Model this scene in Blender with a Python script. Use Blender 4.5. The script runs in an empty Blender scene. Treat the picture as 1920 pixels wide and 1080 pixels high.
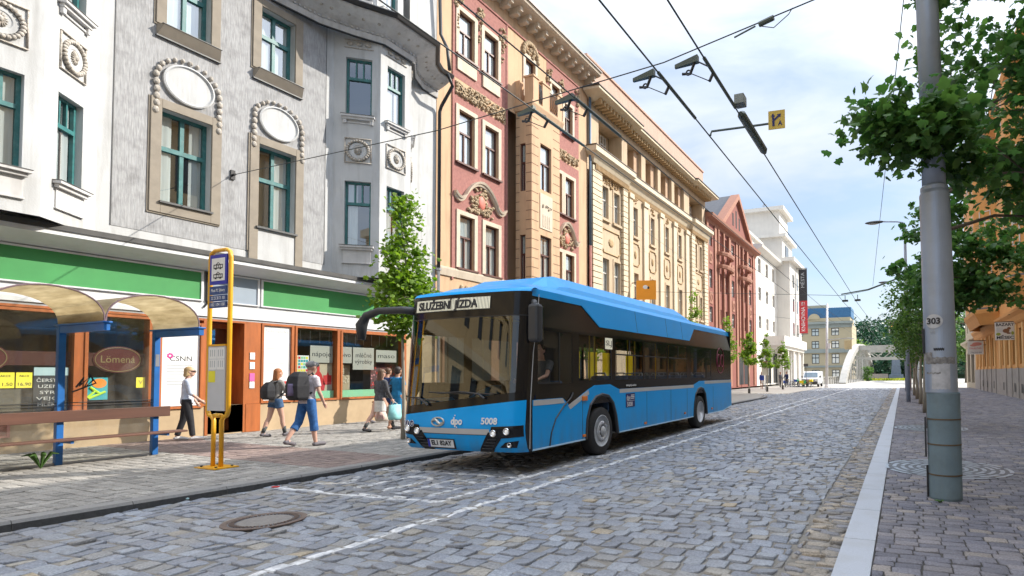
import bpy, math, random
import numpy as np
from mathutils import Vector, Matrix, Euler
SC = bpy.context.scene
COL = SC.collection
R = math.radians
pi = math.pi

# ---------------------------------------------------------------- camera, world, sun, exposure
cd = bpy.data.cameras.new('camera')
cam = bpy.data.objects.new('camera', cd); COL.objects.link(cam)
cd.sensor_width = 36.0
cd.lens = 1062.0/1920.0*36.0
cd.shift_x = -302.0/1920.0
cd.shift_y = 125.0/1920.0
cd.clip_start = 0.05; cd.clip_end = 2000
CAMH = 1.52
th, ph, ro = R(22.0), R(2.0), 0.008
fw = Vector((-math.sin(th)*math.cos(ph), math.cos(th)*math.cos(ph), math.sin(ph)))
r0 = Vector((math.cos(th), math.sin(th), 0)); u0 = r0.cross(fw)
rt = r0*math.cos(ro) - u0*math.sin(ro); up = u0*math.cos(ro) + r0*math.sin(ro)
cam.matrix_world = Matrix(((rt.x, up.x, -fw.x, 0), (rt.y, up.y, -fw.y, 0), (rt.z, up.z, -fw.z, CAMH), (0, 0, 0, 1)))
SC.camera = cam

SKY_BASE, SKY_SUN, SKY_ZEN = 0.52, 0.9, 2.2
SUN = Vector((1.0, 0.95, 1.0)).normalized()
W = bpy.data.worlds.new('World'); SC.world = W; W.use_nodes = True
nt = W.node_tree; nt.nodes.clear()
wo = nt.nodes.new('ShaderNodeOutputWorld'); bg = nt.nodes.new('ShaderNodeBackground')
sky = nt.nodes.new('ShaderNodeTexSky'); sky.sky_type = 'NISHITA'; sky.sun_disc = False
sky.sun_elevation = math.asin(SUN.z); sky.sun_rotation = math.atan2(SUN.x, SUN.y)
sky.air_density = 1.0; sky.dust_density = 0.6; sky.ozone_density = 1.5
tc = nt.nodes.new('ShaderNodeTexCoord'); mp = nt.nodes.new('ShaderNodeMapping')
mp.inputs['Scale'].default_value = (1.0, 1.0, 3.2); mp.inputs['Rotation'].default_value = (0.25, 0.1, 0.9)
n1 = nt.nodes.new('ShaderNodeTexNoise'); n1.inputs['Scale'].default_value = 2.3; n1.inputs['Detail'].default_value = 7; n1.inputs['Roughness'].default_value = 0.55; n1.inputs['Distortion'].default_value = 0.4
rp = nt.nodes.new('ShaderNodeValToRGB'); rp.color_ramp.elements[0].position = 0.36; rp.color_ramp.elements[1].position = 0.60
rp.color_ramp.elements[0].color = (0.56, 0.56, 0.56, 1); rp.color_ramp.elements[1].color = (0.97, 0.97, 0.97, 1)
mx = nt.nodes.new('ShaderNodeMix'); mx.data_type = 'RGBA'
mx.inputs['B'].default_value = (9.6, 9.9, 10.2, 1)
L = nt.links.new
# clouds are brighter overhead and round the sun
def wm(op, a, b=None):
    n = nt.nodes.new('ShaderNodeMath'); n.operation = op
    for i, v in enumerate((a, b)):
        if v is None: continue
        if isinstance(v, (int, float)): n.inputs[i].default_value = v
        else: nt.links.new(v, n.inputs[i])
    return n.outputs[0]
dp = nt.nodes.new('ShaderNodeVectorMath'); dp.operation = 'DOT_PRODUCT'; nt.links.new(tc.outputs['Generated'], dp.inputs[0]); dp.inputs[1].default_value = tuple(SUN)
sx = nt.nodes.new('ShaderNodeSeparateXYZ'); nt.links.new(tc.outputs['Generated'], sx.inputs[0])
g1 = wm('MULTIPLY', wm('POWER', wm('MAXIMUM', dp.outputs['Value'], 0.0), 10.0), SKY_SUN); g2 = wm('MULTIPLY', wm('POWER', wm('MAXIMUM', sx.outputs['Z'], 0.0), 4.0), SKY_ZEN)
gain = wm('ADD', wm('ADD', g1, g2), SKY_BASE)
cc = nt.nodes.new('ShaderNodeVectorMath'); cc.operation = 'SCALE'; cc.inputs[0].default_value = (9.0, 9.7, 10.7); nt.links.new(gain, cc.inputs['Scale'])
nt.links.new(cc.outputs[0], mx.inputs['B'])
L(tc.outputs['Generated'], mp.inputs['Vector']); L(mp.outputs['Vector'], n1.inputs['Vector']); L(n1.outputs['Fac'], rp.inputs['Fac'])
L(rp.outputs['Color'], mx.inputs['Factor']); hsn = nt.nodes.new('ShaderNodeHueSaturation'); hsn.inputs['Saturation'].default_value = 1.5; L(sky.outputs['Color'], hsn.inputs['Color']); L(hsn.outputs['Color'], mx.inputs['A']); L(mx.outputs['Result'], bg.inputs['Color'])
bg.inputs['Strength'].default_value = 0.10
L(bg.outputs['Background'], wo.inputs['Surface'])
sl = bpy.data.lights.new('sun', 'SUN'); sl.energy = 3.7; sl.angle = R(0.5); sl.color = (1.0, 0.935, 0.83)
so = bpy.data.objects.new('sun', sl); COL.objects.link(so); so.rotation_euler = SUN.to_track_quat('Z', 'Y').to_euler(); so.location = (20, 20, 60)
SC.view_settings.view_transform = 'Standard'; SC.view_settings.look = 'None'
SC.view_settings.exposure = 0.88; SC.view_settings.gamma = 1.0
SC.cycles.max_bounces = 6; SC.cycles.transparent_max_bounces = 12; SC.cycles.caustics_reflective = False; SC.cycles.caustics_refractive = False

# ---------------------------------------------------------------- materials
MATS = {}
def newmat(name):
    m = bpy.data.materials.new(name); m.use_nodes = True; m.node_tree.nodes.clear(); MATS[name] = m
    return m, m.node_tree
def nd(t, kind, **kw):
    n = t.nodes.new('ShaderNode'+kind)
    for k, v in kw.items():
        if k in n.inputs.keys(): n.inputs[k].default_value = v
        else: setattr(n, k, v)
    return n
def c4(c): return (c[0], c[1], c[2], 1.0)
def noise_fac(t, scale, detail=4, stretch=None, lo=0.3, hi=0.7, rough=0.6):
    tcn = nd(t, 'TexCoord'); src = tcn.outputs['Object']
    if stretch:
        m = nd(t, 'Mapping'); m.inputs['Scale'].default_value = stretch; t.links.new(src, m.inputs['Vector']); src = m.outputs['Vector']
    n = nd(t, 'TexNoise', Scale=scale, Detail=detail, Roughness=rough); t.links.new(src, n.inputs['Vector'])
    mr = nd(t, 'MapRange'); mr.inputs['From Min'].default_value = lo; mr.inputs['From Max'].default_value = hi
    t.links.new(n.outputs['Fac'], mr.inputs['Value'])
    return mr.outputs['Result']
def mixc(t, fac, a, b, mode='MIX'):
    m = nd(t, 'Mix', data_type='RGBA', blend_type=mode)
    for s, v in (('Factor', fac), ('A', a), ('B', b)):
        if isinstance(v, (tuple, list)): m.inputs[s].default_value = c4(v)
        elif isinstance(v, (int, float)): m.inputs[s].default_value = v
        else: t.links.new(v, m.inputs[s])
    return m.outputs['Result']
def P(name, col, rough=0.6, metal=0.0, var=0.12, vscale=3.0, dirt=None, dirt_amt=0.0, dscale=1.2, streak=False, bump=0.0, bscale=60.0, spec=0.5, coat=0.0, emit=None, estr=0.0, stretch=None):
    if name in MATS: return MATS[name]
    m, t = newmat(name)
    out = nd(t, 'OutputMaterial'); b = nd(t, 'BsdfPrincipled')
    b.inputs['Roughness'].default_value = rough; b.inputs['Metallic'].default_value = metal
    b.inputs['Specular IOR Level'].default_value = spec
    if coat: b.inputs['Coat Weight'].default_value = coat; b.inputs['Coat Roughness'].default_value = 0.04
    c = tuple(col)
    src = None
    if var > 0:
        f = noise_fac(t, vscale, 5, stretch)
        src = mixc(t, f, tuple(max(0, x*(1-var)) for x in c), tuple(min(1, x*(1+var)) for x in c))
    if dirt is not None:
        f2 = noise_fac(t, dscale, 6, (3.0, 3.0, 0.35) if streak else None, 0.48, 0.78)
        mm = nd(t, 'Math', operation='MULTIPLY'); mm.inputs[1].default_value = dirt_amt; t.links.new(f2, mm.inputs[0])
        src = mixc(t, mm.outputs[0], src if src is not None else c, dirt)
    if src is None: b.inputs['Base Color'].default_value = c4(c)
    else: t.links.new(src, b.inputs['Base Color'])
    if bump > 0:
        tcn = nd(t, 'TexCoord'); n = nd(t, 'TexNoise', Scale=bscale, Detail=3)
        if stretch:
            mpn = nd(t, 'Mapping'); mpn.inputs['Scale'].default_value = stretch; t.links.new(tcn.outputs['Object'], mpn.inputs['Vector']); t.links.new(mpn.outputs['Vector'], n.inputs['Vector'])
        else: t.links.new(tcn.outputs['Object'], n.inputs['Vector'])
        bp = nd(t, 'Bump', Strength=bump, Distance=0.02); t.links.new(n.outputs['Fac'], bp.inputs['Height']); t.links.new(bp.outputs['Normal'], b.inputs['Normal'])
    if emit: b.inputs['Emission Color'].default_value = c4(emit); b.inputs['Emission Strength'].default_value = estr
    t.links.new(b.outputs['BSDF'], out.inputs['Surface'])
    return m
def glassmat(name, tint, refl=1.0, rough=0.02, base=0.03, ior=1.5):
    # thin pane: tinted see-through plus mirror reflection growing with the angle
    m, t = newmat(name)
    out = nd(t, 'OutputMaterial'); tr = nd(t, 'BsdfTransparent'); gl = nd(t, 'BsdfGlossy')
    tr.inputs['Color'].default_value = c4(tint); gl.inputs['Roughness'].default_value = rough
    gl.inputs['Color'].default_value = (0.95, 0.97, 1, 1)
    g = nd(t, 'NewGeometry'); dn = nd(t, 'VectorMath', operation='DOT_PRODUCT'); t.links.new(g.outputs['Incoming'], dn.inputs[0]); t.links.new(g.outputs['Normal'], dn.inputs[1])
    ab = nd(t, 'Math', operation='ABSOLUTE'); t.links.new(dn.outputs['Value'], ab.inputs[0])
    iv = nd(t, 'Math', operation='SUBTRACT', use_clamp=True); iv.inputs[0].default_value = 1.0; t.links.new(ab.outputs[0], iv.inputs[1])
    pw = nd(t, 'Math', operation='POWER'); pw.inputs[1].default_value = 3.6; t.links.new(iv.outputs[0], pw.inputs[0])
    ad = nd(t, 'Math', operation='MULTIPLY_ADD'); ad.inputs[1].default_value = refl; ad.inputs[2].default_value = base
    ad.use_clamp = True
    mxs = nd(t, 'MixShader'); t.links.new(pw.outputs[0], ad.inputs[0]); t.links.new(ad.outputs[0], mxs.inputs['Fac'])
    t.links.new(tr.outputs[0], mxs.inputs[1]); t.links.new(gl.outputs[0], mxs.inputs[2]); t.links.new(mxs.outputs[0], out.inputs['Surface'])
    return m
def wavy(name, c1, c2):       # folded cloth
    m, t = newmat(name)
    out = nd(t, 'OutputMaterial'); b = nd(t, 'BsdfPrincipled'); b.inputs['Roughness'].default_value = 0.9
    f = noise_fac(t, 14, 2, (1, 1, 0.05), 0.3, 0.7); t.links.new(mixc(t, f, c1, c2), b.inputs['Base Color']); t.links.new(b.outputs[0], out.inputs['Surface'])
    return m

# ---------------------------------------------------------------- mesh builder
LOC = {}
class Frame:
    def __init__(s, O=(0, 0, 0), U=(1, 0, 0), V=(0, 1, 0), Wd=(0, 0, 1)):
        s.O, s.U, s.V, s.W = Vector(O), Vector(U), Vector(V), Vector(Wd)
    def __call__(s, p): return s.O + s.U*p[0] + s.V*p[1] + s.W*p[2]
def wallframe(x, y0=0.0, side=1, z0=0.0):
    # u runs along +Y, v up, w out of the wall (side=+1: wall faces +X)
    return Frame((x, y0, z0), (0, 1, 0), (0, 0, 1), (side, 0, 0))
def segframe(p0, p1, z0=0.0):
    d = Vector((p1[0]-p0[0], p1[1]-p0[1], 0)); l = d.length; d /= l
    return Frame((p0[0], p0[1], z0), d, (0, 0, 1), (d.y, -d.x, 0)), l
class MB:
    def __init__(s, fr=None): s.v = []; s.f = []; s.mi = []; s.k = 0; s.fr = fr; s.cuts = []
    def cut(s): s.cuts.append((len(s.v), len(s.f))); return s     # what follows becomes an object of its own
    def add(s, vs, fs):
        o = len(s.v)
        if s.fr: s.v += [tuple(s.fr(p)) for p in vs]
        else: s.v += [tuple(p) for p in vs]
        s.f += [tuple(i+o for i in f) for f in fs]; s.mi += [s.k]*len(fs)
        return s
    def box(s, a0, a1, b0, b1, c0, c1):
        vs = [(a, b, c) for c in (c0, c1) for b in (b0, b1) for a in (a0, a1)]
        return s.add(vs, [(0, 2, 3, 1), (4, 5, 7, 6), (0, 1, 5, 4), (2, 6, 7, 3), (0, 4, 6, 2), (1, 3, 7, 5)])
    def cbox(s, c, d, rz=0):
        x, y, z = d[0]/2, d[1]/2, d[2]/2; ca, sa = math.cos(rz), math.sin(rz)
        vs = []
        for k in (-z, z):
            for j in (-y, y):
                for i in (-x, x): vs.append((c[0]+i*ca-j*sa, c[1]+i*sa+j*ca, c[2]+k))
        return s.add(vs, [(0, 2, 3, 1), (4, 5, 7, 6), (0, 1, 5, 4), (2, 6, 7, 3), (0, 4, 6, 2), (1, 3, 7, 5)])
    def quad(s, a, b, c, d): return s.add([a, b, c, d], [(0, 1, 2, 3)])
    def prism(s, poly, w0, w1):     # polygon in (first, second) coordinate, extruded along the third
        n = len(poly)
        vs = [(p[0], p[1], w0) for p in poly] + [(p[0], p[1], w1) for p in poly]
        return s.add(vs, [tuple(range(n))[::-1], tuple(range(n, 2*n))] + [(i, (i+1) % n, n+(i+1) % n, n+i) for i in range(n)])
    def loft(s, rings, cap=True, closed=True):
        n = len(rings[0]); vs = [p for r in rings for p in r]; fs = []
        for i in range(len(rings)-1):
            for j in range(n if closed else n-1):
                a = i*n+j; b = i*n+(j+1) % n
                fs.append((a, b, b+n, a+n))
        if cap and closed: fs += [tuple(range(n))[::-1], tuple(range((len(rings)-1)*n, len(rings)*n))]
        return s.add(vs, fs)
    def tube(s, pts, r, n=8, cap=True):
        pts = [Vector(p) for p in pts]; m = len(pts)
        rr = r if isinstance(r, (list, tuple)) else [r]*m
        rings = []; prev = None
        for i, p in enumerate(pts):
            d = (pts[min(i+1, m-1)] - pts[max(i-1, 0)])
            if d.length < 1e-9: d = Vector((0, 0, 1))
            d.normalize()
            a = prev - d*prev.dot(d) if prev is not None else d.orthogonal()
            if a.length < 1e-6: a = d.orthogonal()
            a.normalize(); b = d.cross(a); prev = a
            rings.append([p + (a*math.cos(2*pi*k/n) + b*math.sin(2*pi*k/n))*rr[i] for k in range(n)])
        return s.loft(rings, cap)
    def lathe(s, prof, c=(0, 0, 0), ax='z', n=24):
        rings = []
        for r, h in prof:
            ring = []
            for k in range(n):
                a = 2*pi*k/n; x, y = r*math.cos(a), r*math.sin(a)
                ring.append({'z': (c[0]+x, c[1]+y, c[2]+h), 'x': (c[0]+h, c[1]+x, c[2]+y), 'y': (c[0]+x, c[1]+h, c[2]+y)}[ax])
            rings.append(ring)
        return s.loft(rings, True)
    def ell(s, c, r, nu=12, nv=8):
        rings = []
        for i in range(1, nv):
            a = pi*i/nv
            rings.append([(c[0]+r[0]*math.sin(a)*math.cos(2*pi*k/nu), c[1]+r[1]*math.sin(a)*math.sin(2*pi*k/nu), c[2]-r[2]*math.cos(a)) for k in range(nu)])
        n0 = len(s.f); s.loft(rings, True)
        return s
    def build(s, name, mats, parent=None, smooth=False, bevel=0.0, loc=None):
        if s.cuts:
            cs = sorted(set([(0, 0)]+s.cuts))+[(len(s.v), len(s.f))]; out = None
            for (v0, f0), (v1, f1) in zip(cs[:-1], cs[1:]):
                if f1 == f0: continue
                q = MB(); q.v = s.v[v0:v1]; q.f = [tuple(i-v0 for i in f) for f in s.f[f0:f1]]; q.mi = s.mi[f0:f1]; out = q.build(name, mats, parent, smooth, bevel, loc)
            return out
        me = bpy.data.meshes.new(name)
        o = Vector((0, 0, 0))
        if parent is not None: o = LOC[parent.name]
        elif loc is not None: o = Vector(loc)
        me.from_pydata([(x-o.x, y-o.y, z-o.z) for x, y, z in s.v], [], s.f)
        if not isinstance(mats, (list, tuple)): mats = [mats]
        for m in mats: me.materials.append(m)
        if len(mats) > 1: me.polygons.foreach_set('material_index', s.mi)
        if smooth: me.polygons.foreach_set('use_smooth', [True]*len(me.polygons))
        me.update()
        ob = bpy.data.objects.new(name, me); COL.objects.link(ob)
        if parent is not None: ob.parent = parent
        elif loc is not None: ob.location = loc
        LOC[ob.name] = o
        if bevel > 0:
            b = ob.modifiers.new('bevel', 'BEVEL'); b.width = bevel; b.segments = 2; b.limit_method = 'ANGLE'; b.angle_limit = R(40)
        return ob
def tag(o, label, cat, group=None, kind=None):
    if label: o['label'] = label
    if cat: o['category'] = cat
    if group: o['group'] = group
    if kind: o['kind'] = kind
    return o
def thing(name, loc, label, cat, group=None):
    o = bpy.data.objects.new(name, None); COL.objects.link(o); o.location = loc; LOC[o.name] = Vector(loc); o.empty_display_size = 0.2
    return tag(o, label, cat, group)
def struct(o): o['kind'] = 'structure'; return o
def dup(root, loc, rz=0.0, label=None, scale=1.0):
    def cp(o, par):
        c = o.copy(); COL.objects.link(c)
        if par is not None: c.parent = par
        for ch in o.children: cp(ch, c)
        return c
    c = cp(root, None); c.location = loc; c.rotation_euler = (0, 0, rz); c.scale = (scale, scale, scale)
    if label: c['label'] = label
    return c
def textmesh(name, body, size, fr, mat, parent=None, align='CENTER', width=None, ext=0.002, bold=0.0, loc=None):
    # fr: frame whose U is the reading direction, V up, W out of the surface; origin = text centre
    cu = bpy.data.curves.new('txt', 'FONT'); cu.body = body; cu.size = size; cu.extrude = ext; cu.align_x = align; cu.align_y = 'CENTER'; cu.offset = bold
    cu.resolution_u = 3
    to = bpy.data.objects.new('txt', cu); COL.objects.link(to)
    dg = bpy.context.evaluated_depsgraph_get(); dg.update()
    me = bpy.data.meshes.new_from_object(to.evaluated_get(dg))
    vs = [tuple(v.co) for v in me.vertices]; fs = [tuple(p.vertices) for p in me.polygons]
    bpy.data.objects.remove(to); bpy.data.curves.remove(cu); bpy.data.meshes.remove(me)
    if not vs: return None
    if width:
        x0 = min(v[0] for v in vs); x1 = max(v[0] for v in vs); k = width/(x1-x0); xm = (x0+x1)/2 if align == 'CENTER' else x0
        vs = [((v[0]-xm)*k, v[1], v[2]) for v in vs]
    b = MB(fr); b.add(vs, fs)
    return b.build(name, mat, parent, loc=loc)
def fshift(fr, u, v, w): return Frame(fr((u, v, w)), fr.U, fr.V, fr.W)
# ---------------------------------------------------------------- shared materials
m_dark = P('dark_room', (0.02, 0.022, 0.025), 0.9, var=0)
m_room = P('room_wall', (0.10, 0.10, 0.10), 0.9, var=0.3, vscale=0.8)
m_pane = glassmat('window_glass', (0.84, 0.90, 0.91), 1.0, 0.02, 0.27)
m_shopglass = glassmat('shop_glass', (0.88, 0.92, 0.92), 1.0, 0.01, 0.08)
m_curt = wavy('curtain_cloth', (0.66, 0.66, 0.64), (0.86, 0.86, 0.84))
m_curtb = wavy('curtain_blue', (0.05, 0.12, 0.2), (0.12, 0.3, 0.42))
m_teal = P('teal_paint', (0.035, 0.16, 0.16), 0.45, var=0.25, vscale=8, dirt=(0.25, 0.32, 0.30), dirt_amt=0.25, dscale=9)
m_brownfr = P('brown_paint', (0.10, 0.035, 0.025), 0.5, var=0.25, vscale=6)
m_whitefr = P('white_frame', (0.62, 0.60, 0.56), 0.5, var=0.15, vscale=6)
m_black = P('black_metal', (0.018, 0.018, 0.02), 0.45, var=0.2)
m_steel = P('galvanised_steel', (0.36, 0.37, 0.40), 0.42, 0.75, var=0.12, vscale=2.5, dirt=(0.2, 0.19, 0.18), dirt_amt=0.25, dscale=3)
m_white = P('white_paint', (0.74, 0.74, 0.73), 0.5, var=0.06)
m_paper = P('paper', (0.76, 0.76, 0.75), 0.7, var=0.05)
m_ink = P('ink', (0.03, 0.03, 0.035), 0.7, var=0)
m_lightgrey = P('pale_grey_print', (0.42, 0.44, 0.46), 0.7, var=0)

# ---------------------------------------------------------------- ground
def stone_material(name, paint=None, rough=0.55):
    m, t = newmat(name); out = nd(t, 'OutputMaterial'); b = nd(t, 'BsdfPrincipled')
    at = nd(t, 'VertexColor'); at.layer_name = 'stone'
    f = noise_fac(t, 55, 4, None, 0.25, 0.75)
    c = mixc(t, f, (0.50, 0.50, 0.50), (1.45, 1.45, 1.45)); c = mixc(t, 1.0, at.outputs['Color'], c, 'MULTIPLY')
    f2 = noise_fac(t, 0.6, 5, None, 0.42, 0.72); mm = nd(t, 'Math', operation='MULTIPLY'); mm.inputs[1].default_value = 0.35; t.links.new(f2, mm.inputs[0])
    c = mixc(t, mm.outputs[0], c, (0.17, 0.15, 0.13))
    b.inputs['Roughness'].default_value = rough
    if paint:
        g = nd(t, 'NewGeometry'); fm = nd(t, 'VectorMath', operation='MULTIPLY'); fm.inputs[1].default_value = (1, 1, 0); t.links.new(g.outputs['Position'], fm.inputs[0])
        acc = None
        for (x0, y0, x1, y1, w, wear) in paint:
            ba = Vector((x1-x0, y1-y0, 0)); bb = ba.length_squared
            pa = nd(t, 'VectorMath', operation='SUBTRACT'); pa.inputs[1].default_value = (x0, y0, 0); t.links.new(fm.outputs[0], pa.inputs[0])
            dt = nd(t, 'VectorMath', operation='DOT_PRODUCT'); dt.inputs[1].default_value = tuple(ba/bb); t.links.new(pa.outputs[0], dt.inputs[0])
            cl = nd(t, 'Clamp'); t.links.new(dt.outputs['Value'], cl.inputs['Value'])
            sc = nd(t, 'VectorMath', operation='SCALE'); sc.inputs[0].default_value = tuple(ba); t.links.new(cl.outputs[0], sc.inputs['Scale'])
            df = nd(t, 'VectorMath', operation='DISTANCE'); t.links.new(pa.outputs[0], df.inputs[0]); t.links.new(sc.outputs[0], df.inputs[1])
            mr = nd(t, 'MapRange'); mr.inputs['From Min'].default_value = w/2+0.012; mr.inputs['From Max'].default_value = w/2-0.012; mr.inputs['To Max'].default_value = wear
            t.links.new(df.outputs['Value'], mr.inputs['Value'])
            if acc is None: acc = mr.outputs[0]
            else:
                mxn = nd(t, 'Math', operation='MAXIMUM'); t.links.new(acc, mxn.inputs[0]); t.links.new(mr.outputs[0], mxn.inputs[1]); acc = mxn.outputs[0]
        wn = noise_fac(t, 9, 6, None, 0.34, 0.60, 0.7)
        inv = nd(t, 'MapRange'); inv.inputs['To Min'].default_value = 0.15; inv.inputs['To Max'].default_value = 1.1; t.links.new(wn, inv.inputs['Value'])
        mu = nd(t, 'Math', operation='MULTIPLY', use_clamp=True); t.links.new(acc, mu.inputs[0]); t.links.new(inv.outputs[0], mu.inputs[1])
        c = mixc(t, mu.outputs[0], c, (0.68, 0.68, 0.69))
    t.links.new(c, b.inputs['Base Color'])
    tcn = nd(t, 'TexCoord'); n = nd(t, 'TexNoise', Scale=38.0, Detail=4); t.links.new(tcn.outputs['Object'], n.inputs['Vector'])
    bp = nd(t, 'Bump', Strength=0.5, Distance=0.012); t.links.new(n.outputs['Fac'], bp.inputs['Height']); t.links.new(bp.outputs['Normal'], b.inputs['Normal'])
    t.links.new(b.outputs[0], out.inputs['Surface'])
    return m
rng = np.random.default_rng(7)
def stones(name, cells, ztop, pal, mat, dome=0.008, tilt=0.006, jit=0.01, gap=0.012, depth=0.03, hj=0.004, ring=8):
    # cells: array of (x0,x1,y0,y1); one sheet of separate raised stones
    c = np.asarray(cells, float); n = len(c)
    cx = (c[:, 0]+c[:, 1])/2; cy = (c[:, 2]+c[:, 3])/2; hx = (c[:, 1]-c[:, 0])/2-gap/2; hy = (c[:, 3]-c[:, 2])/2-gap/2
    if ring == 8:
        ux = np.array([-.78, 0, .78, 1, .78, 0, -.78, -1]); uy = np.array([-.86, -1, -.86, 0, .86, 1, .86, 0])
        ux = np.array([-.93, 0, .93, 1, .93, 0, -.93, -1.0]); uy = np.array([-.93, -1, -.93, 0, .93, 1, .93, 0])
    else:
        ux = np.array([-1, 1, 1, -1.0]); uy = np.array([-1, -1, 1, 1.0])
    k = len(ux)
    jx = rng.normal(0, jit, (n, k)); jy = rng.normal(0, jit, (n, k))
    tx = rng.normal(0, tilt, n); ty = rng.normal(0, tilt, n); h = rng.normal(0, hj, n)
    zt = ztop(cx, cy)
    X = cx[:, None]+ux*hx[:, None]+jx; Y = cy[:, None]+uy*hy[:, None]+jy
    Z = zt[:, None]+h[:, None]+ux*tx[:, None]+uy*ty[:, None]-dome
    top = np.stack([cx[:, None]+(X-cx[:, None])*.90, cy[:, None]+(Y-cy[:, None])*.90, Z+dome*0.85], -1)
    mid = np.stack([X, Y, Z], -1)
    bot = np.stack([X, Y, Z-depth], -1)
    cen = np.stack([cx+jx[:, 0], cy+jy[:, 0], zt+h], -1)[:, None, :]
    V = np.concatenate([cen, top, mid, bot], 1).reshape(-1, 3)
    per = 1+3*k; base = (np.arange(n)*per)[:, None, None]
    tri = np.array([(0, 1+i, 1+(i+1) % k) for i in range(k)])[None]
    q1 = np.array([(1+i, 1+k+i, 1+k+(i+1) % k, 1+(i+1) % k) for i in range(k)])[None]
    q2 = q1+k
    T = (base+tri).reshape(-1, 3); Q = np.concatenate([(base+q1), (base+q2)], 1).reshape(-1, 4)
    me = bpy.data.meshes.new(name); me.vertices.add(len(V)); me.vertices.foreach_set('co', V.ravel())
    me.loops.add(T.size+Q.size); me.loops.foreach_set('vertex_index', np.concatenate([T.ravel(), Q.ravel()]))
    nl = len(T)+len(Q); me.polygons.add(nl)
    st = np.concatenate([np.arange(len(T))*3, T.size+np.arange(len(Q))*4]); me.polygons.foreach_set('loop_start', st)
    me.update(calc_edges=True)
    pal = np.asarray(pal); wts = pal[:, 3]/pal[:, 3].sum(); idx = rng.choice(len(pal), n, p=wts)
    colr = pal[idx, :3]*rng.uniform(.86, 1.14, n)[:, None]
    ca = np.ones((n, per, 4)); ca[:, :, :3] = colr[:, None, :]
    at = me.color_attributes.new('stone', 'FLOAT_COLOR', 'POINT'); at.data.foreach_set('color', ca.reshape(-1))
    me.polygons.foreach_set('use_smooth', [True]*nl)
    me.materials.append(mat); ob = bpy.data.objects.new(name, me); COL.objects.link(ob); LOC[ob.name] = Vector((0, 0, 0))
    return ob
def rows(x0, x1, y0, y1, sx, sy, var=0.22, xr=None):
    out = []; y = y0
    while y < y1:
        dy = sy*rng.uniform(1-var*.5, 1+var*.5); xa, xb = (x0, x1) if xr is None else xr(y)
        x = xa-rng.uniform(0, sx)
        while x < xb:
            dx = sx*rng.uniform(1-var, 1+var); a, b = max(x, xa), min(x+dx, xb)
            if b-a > 0.05: out.append((a, b, y, y+dy))
            x += dx
        y += dy
    return out
KL = [(-9, -9.05), (3, -8.82), (7, -8.55), (12, -8.42), (28, -8.22), (36, -8.25), (38.5, -8.6), (41, -9.6), (43, -11.5), (44.5, -16.5)]
def kx(y): return float(np.interp(y, [k[0] for k in KL], [k[1] for k in KL]))
def zl(x): return 0.02+max(0.0, -8.8-x)*0.0135
paint = [(-4.9, -6, -4.9, 62, 0.115, 1.0),
         (-5.52, 5.62, -5.52, 40, 0.10, 0.9), (-8.45, 5.52, -5.52, 5.62, 0.12, 1.0), (-8.45, 7.28, -5.52, 7.40, 0.10, 0.95),
         (-5.52, 7.4, -8.3, 9.9, 0.10, 0.9),
         (-7.35, 5.95, -7.35, 6.75, .10, .95), (-7.35, 6.75, -7.2, 6.95, .10, .9), (-7.2, 6.95, -6.98, 6.95, .10, .9), (-6.98, 6.95, -6.8, 6.75, .10, .9), (-6.8, 6.75, -6.8, 5.95, .10, .95),
         (-6.45, 5.85, -6.45, 6.95, .10, .8), (-6.45, 6.95, -5.9, 6.8, .10, .7), (-5.9, 6.4, -5.9, 5.9, .10, .6), (-6.45, 6.4, -5.9, 6.4, .08, .6),
         (-8.2, 6.0, -7.8, 6.2, .10, .7), (-7.85, 6.25, -8.15, 6.6, .09, .7)]
m_cobble = stone_material('cobblestone', paint, 0.5)
pal_road = [(.215, .232, .272, 30), (.185, .20, .236, 22), (.25, .270, .308, 22), (.228, .228, .232, 18), (.32, .265, .19, 1.5), (.29, .27, .24, 5)]
zr = lambda x, y: np.full_like(x, -0.08)
near = rows(0, 0, -3, 24, 0.20, 0.175, 0.16, lambda y: (kx(y)+.02, -0.95))
o = struct(stones('road', near, zr, pal_road, m_cobble, dome=0.005, tilt=0.006, jit=0.005, gap=0.018, hj=0.005))
far = rows(0, 0, 24, 64, 0.21, 0.2, 0.2, lambda y: (kx(y)+.02 if y < 43 else -14, -0.95))
o = struct(stones('road', far, zr, pal_road, m_cobble, dome=0.012, tilt=0.008, jit=0.008, gap=0.02, hj=0.006, ring=4))
gut = rows(-0.94, -0.53, -3, 62, 0.205, 0.105, 0.12)
pal_gut = [(0.203, 0.203, 0.223, 20), (0.270, 0.236, 0.196, 16), (0.176, 0.162, 0.149, 10), (0.338, 0.284, 0.223, 6)]
struct(stones('road_gutter', gut, zr, pal_gut, stone_material('gutter_stone', None, .6), dome=0.012, tilt=0.006, jit=0.007, gap=0.014))
m_joint = P('joint_sand', (0.20, 0.185, 0.165), 0.95, var=0.25, vscale=14, bump=0.4, bscale=120)
b = MB(); b.box(-20, 5, -14, 64, -0.40, -0.094); struct(b.build('road_bed', m_joint))
m_ground = P('ground_asphalt', (0.30, 0.29, 0.27), 0.9, var=0.15, vscale=0.2, bump=0.2)
b = MB(); b.quad((-700, -300, -0.45), (700, -300, -0.45), (700, 1200, -0.45), (-700, 1200, -0.45)); struct(b.build('ground', m_ground))
# sunlit crossing beyond the cobbles
m_cross = P('pale_paving', (0.40, 0.375, 0.34), 0.85, var=0.12, vscale=2, bump=0.15, bscale=20)
b = MB(); b.box(-30, 40, 64, 150, -0.40, -0.085); struct(b.build('crossing', m_cross))

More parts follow.
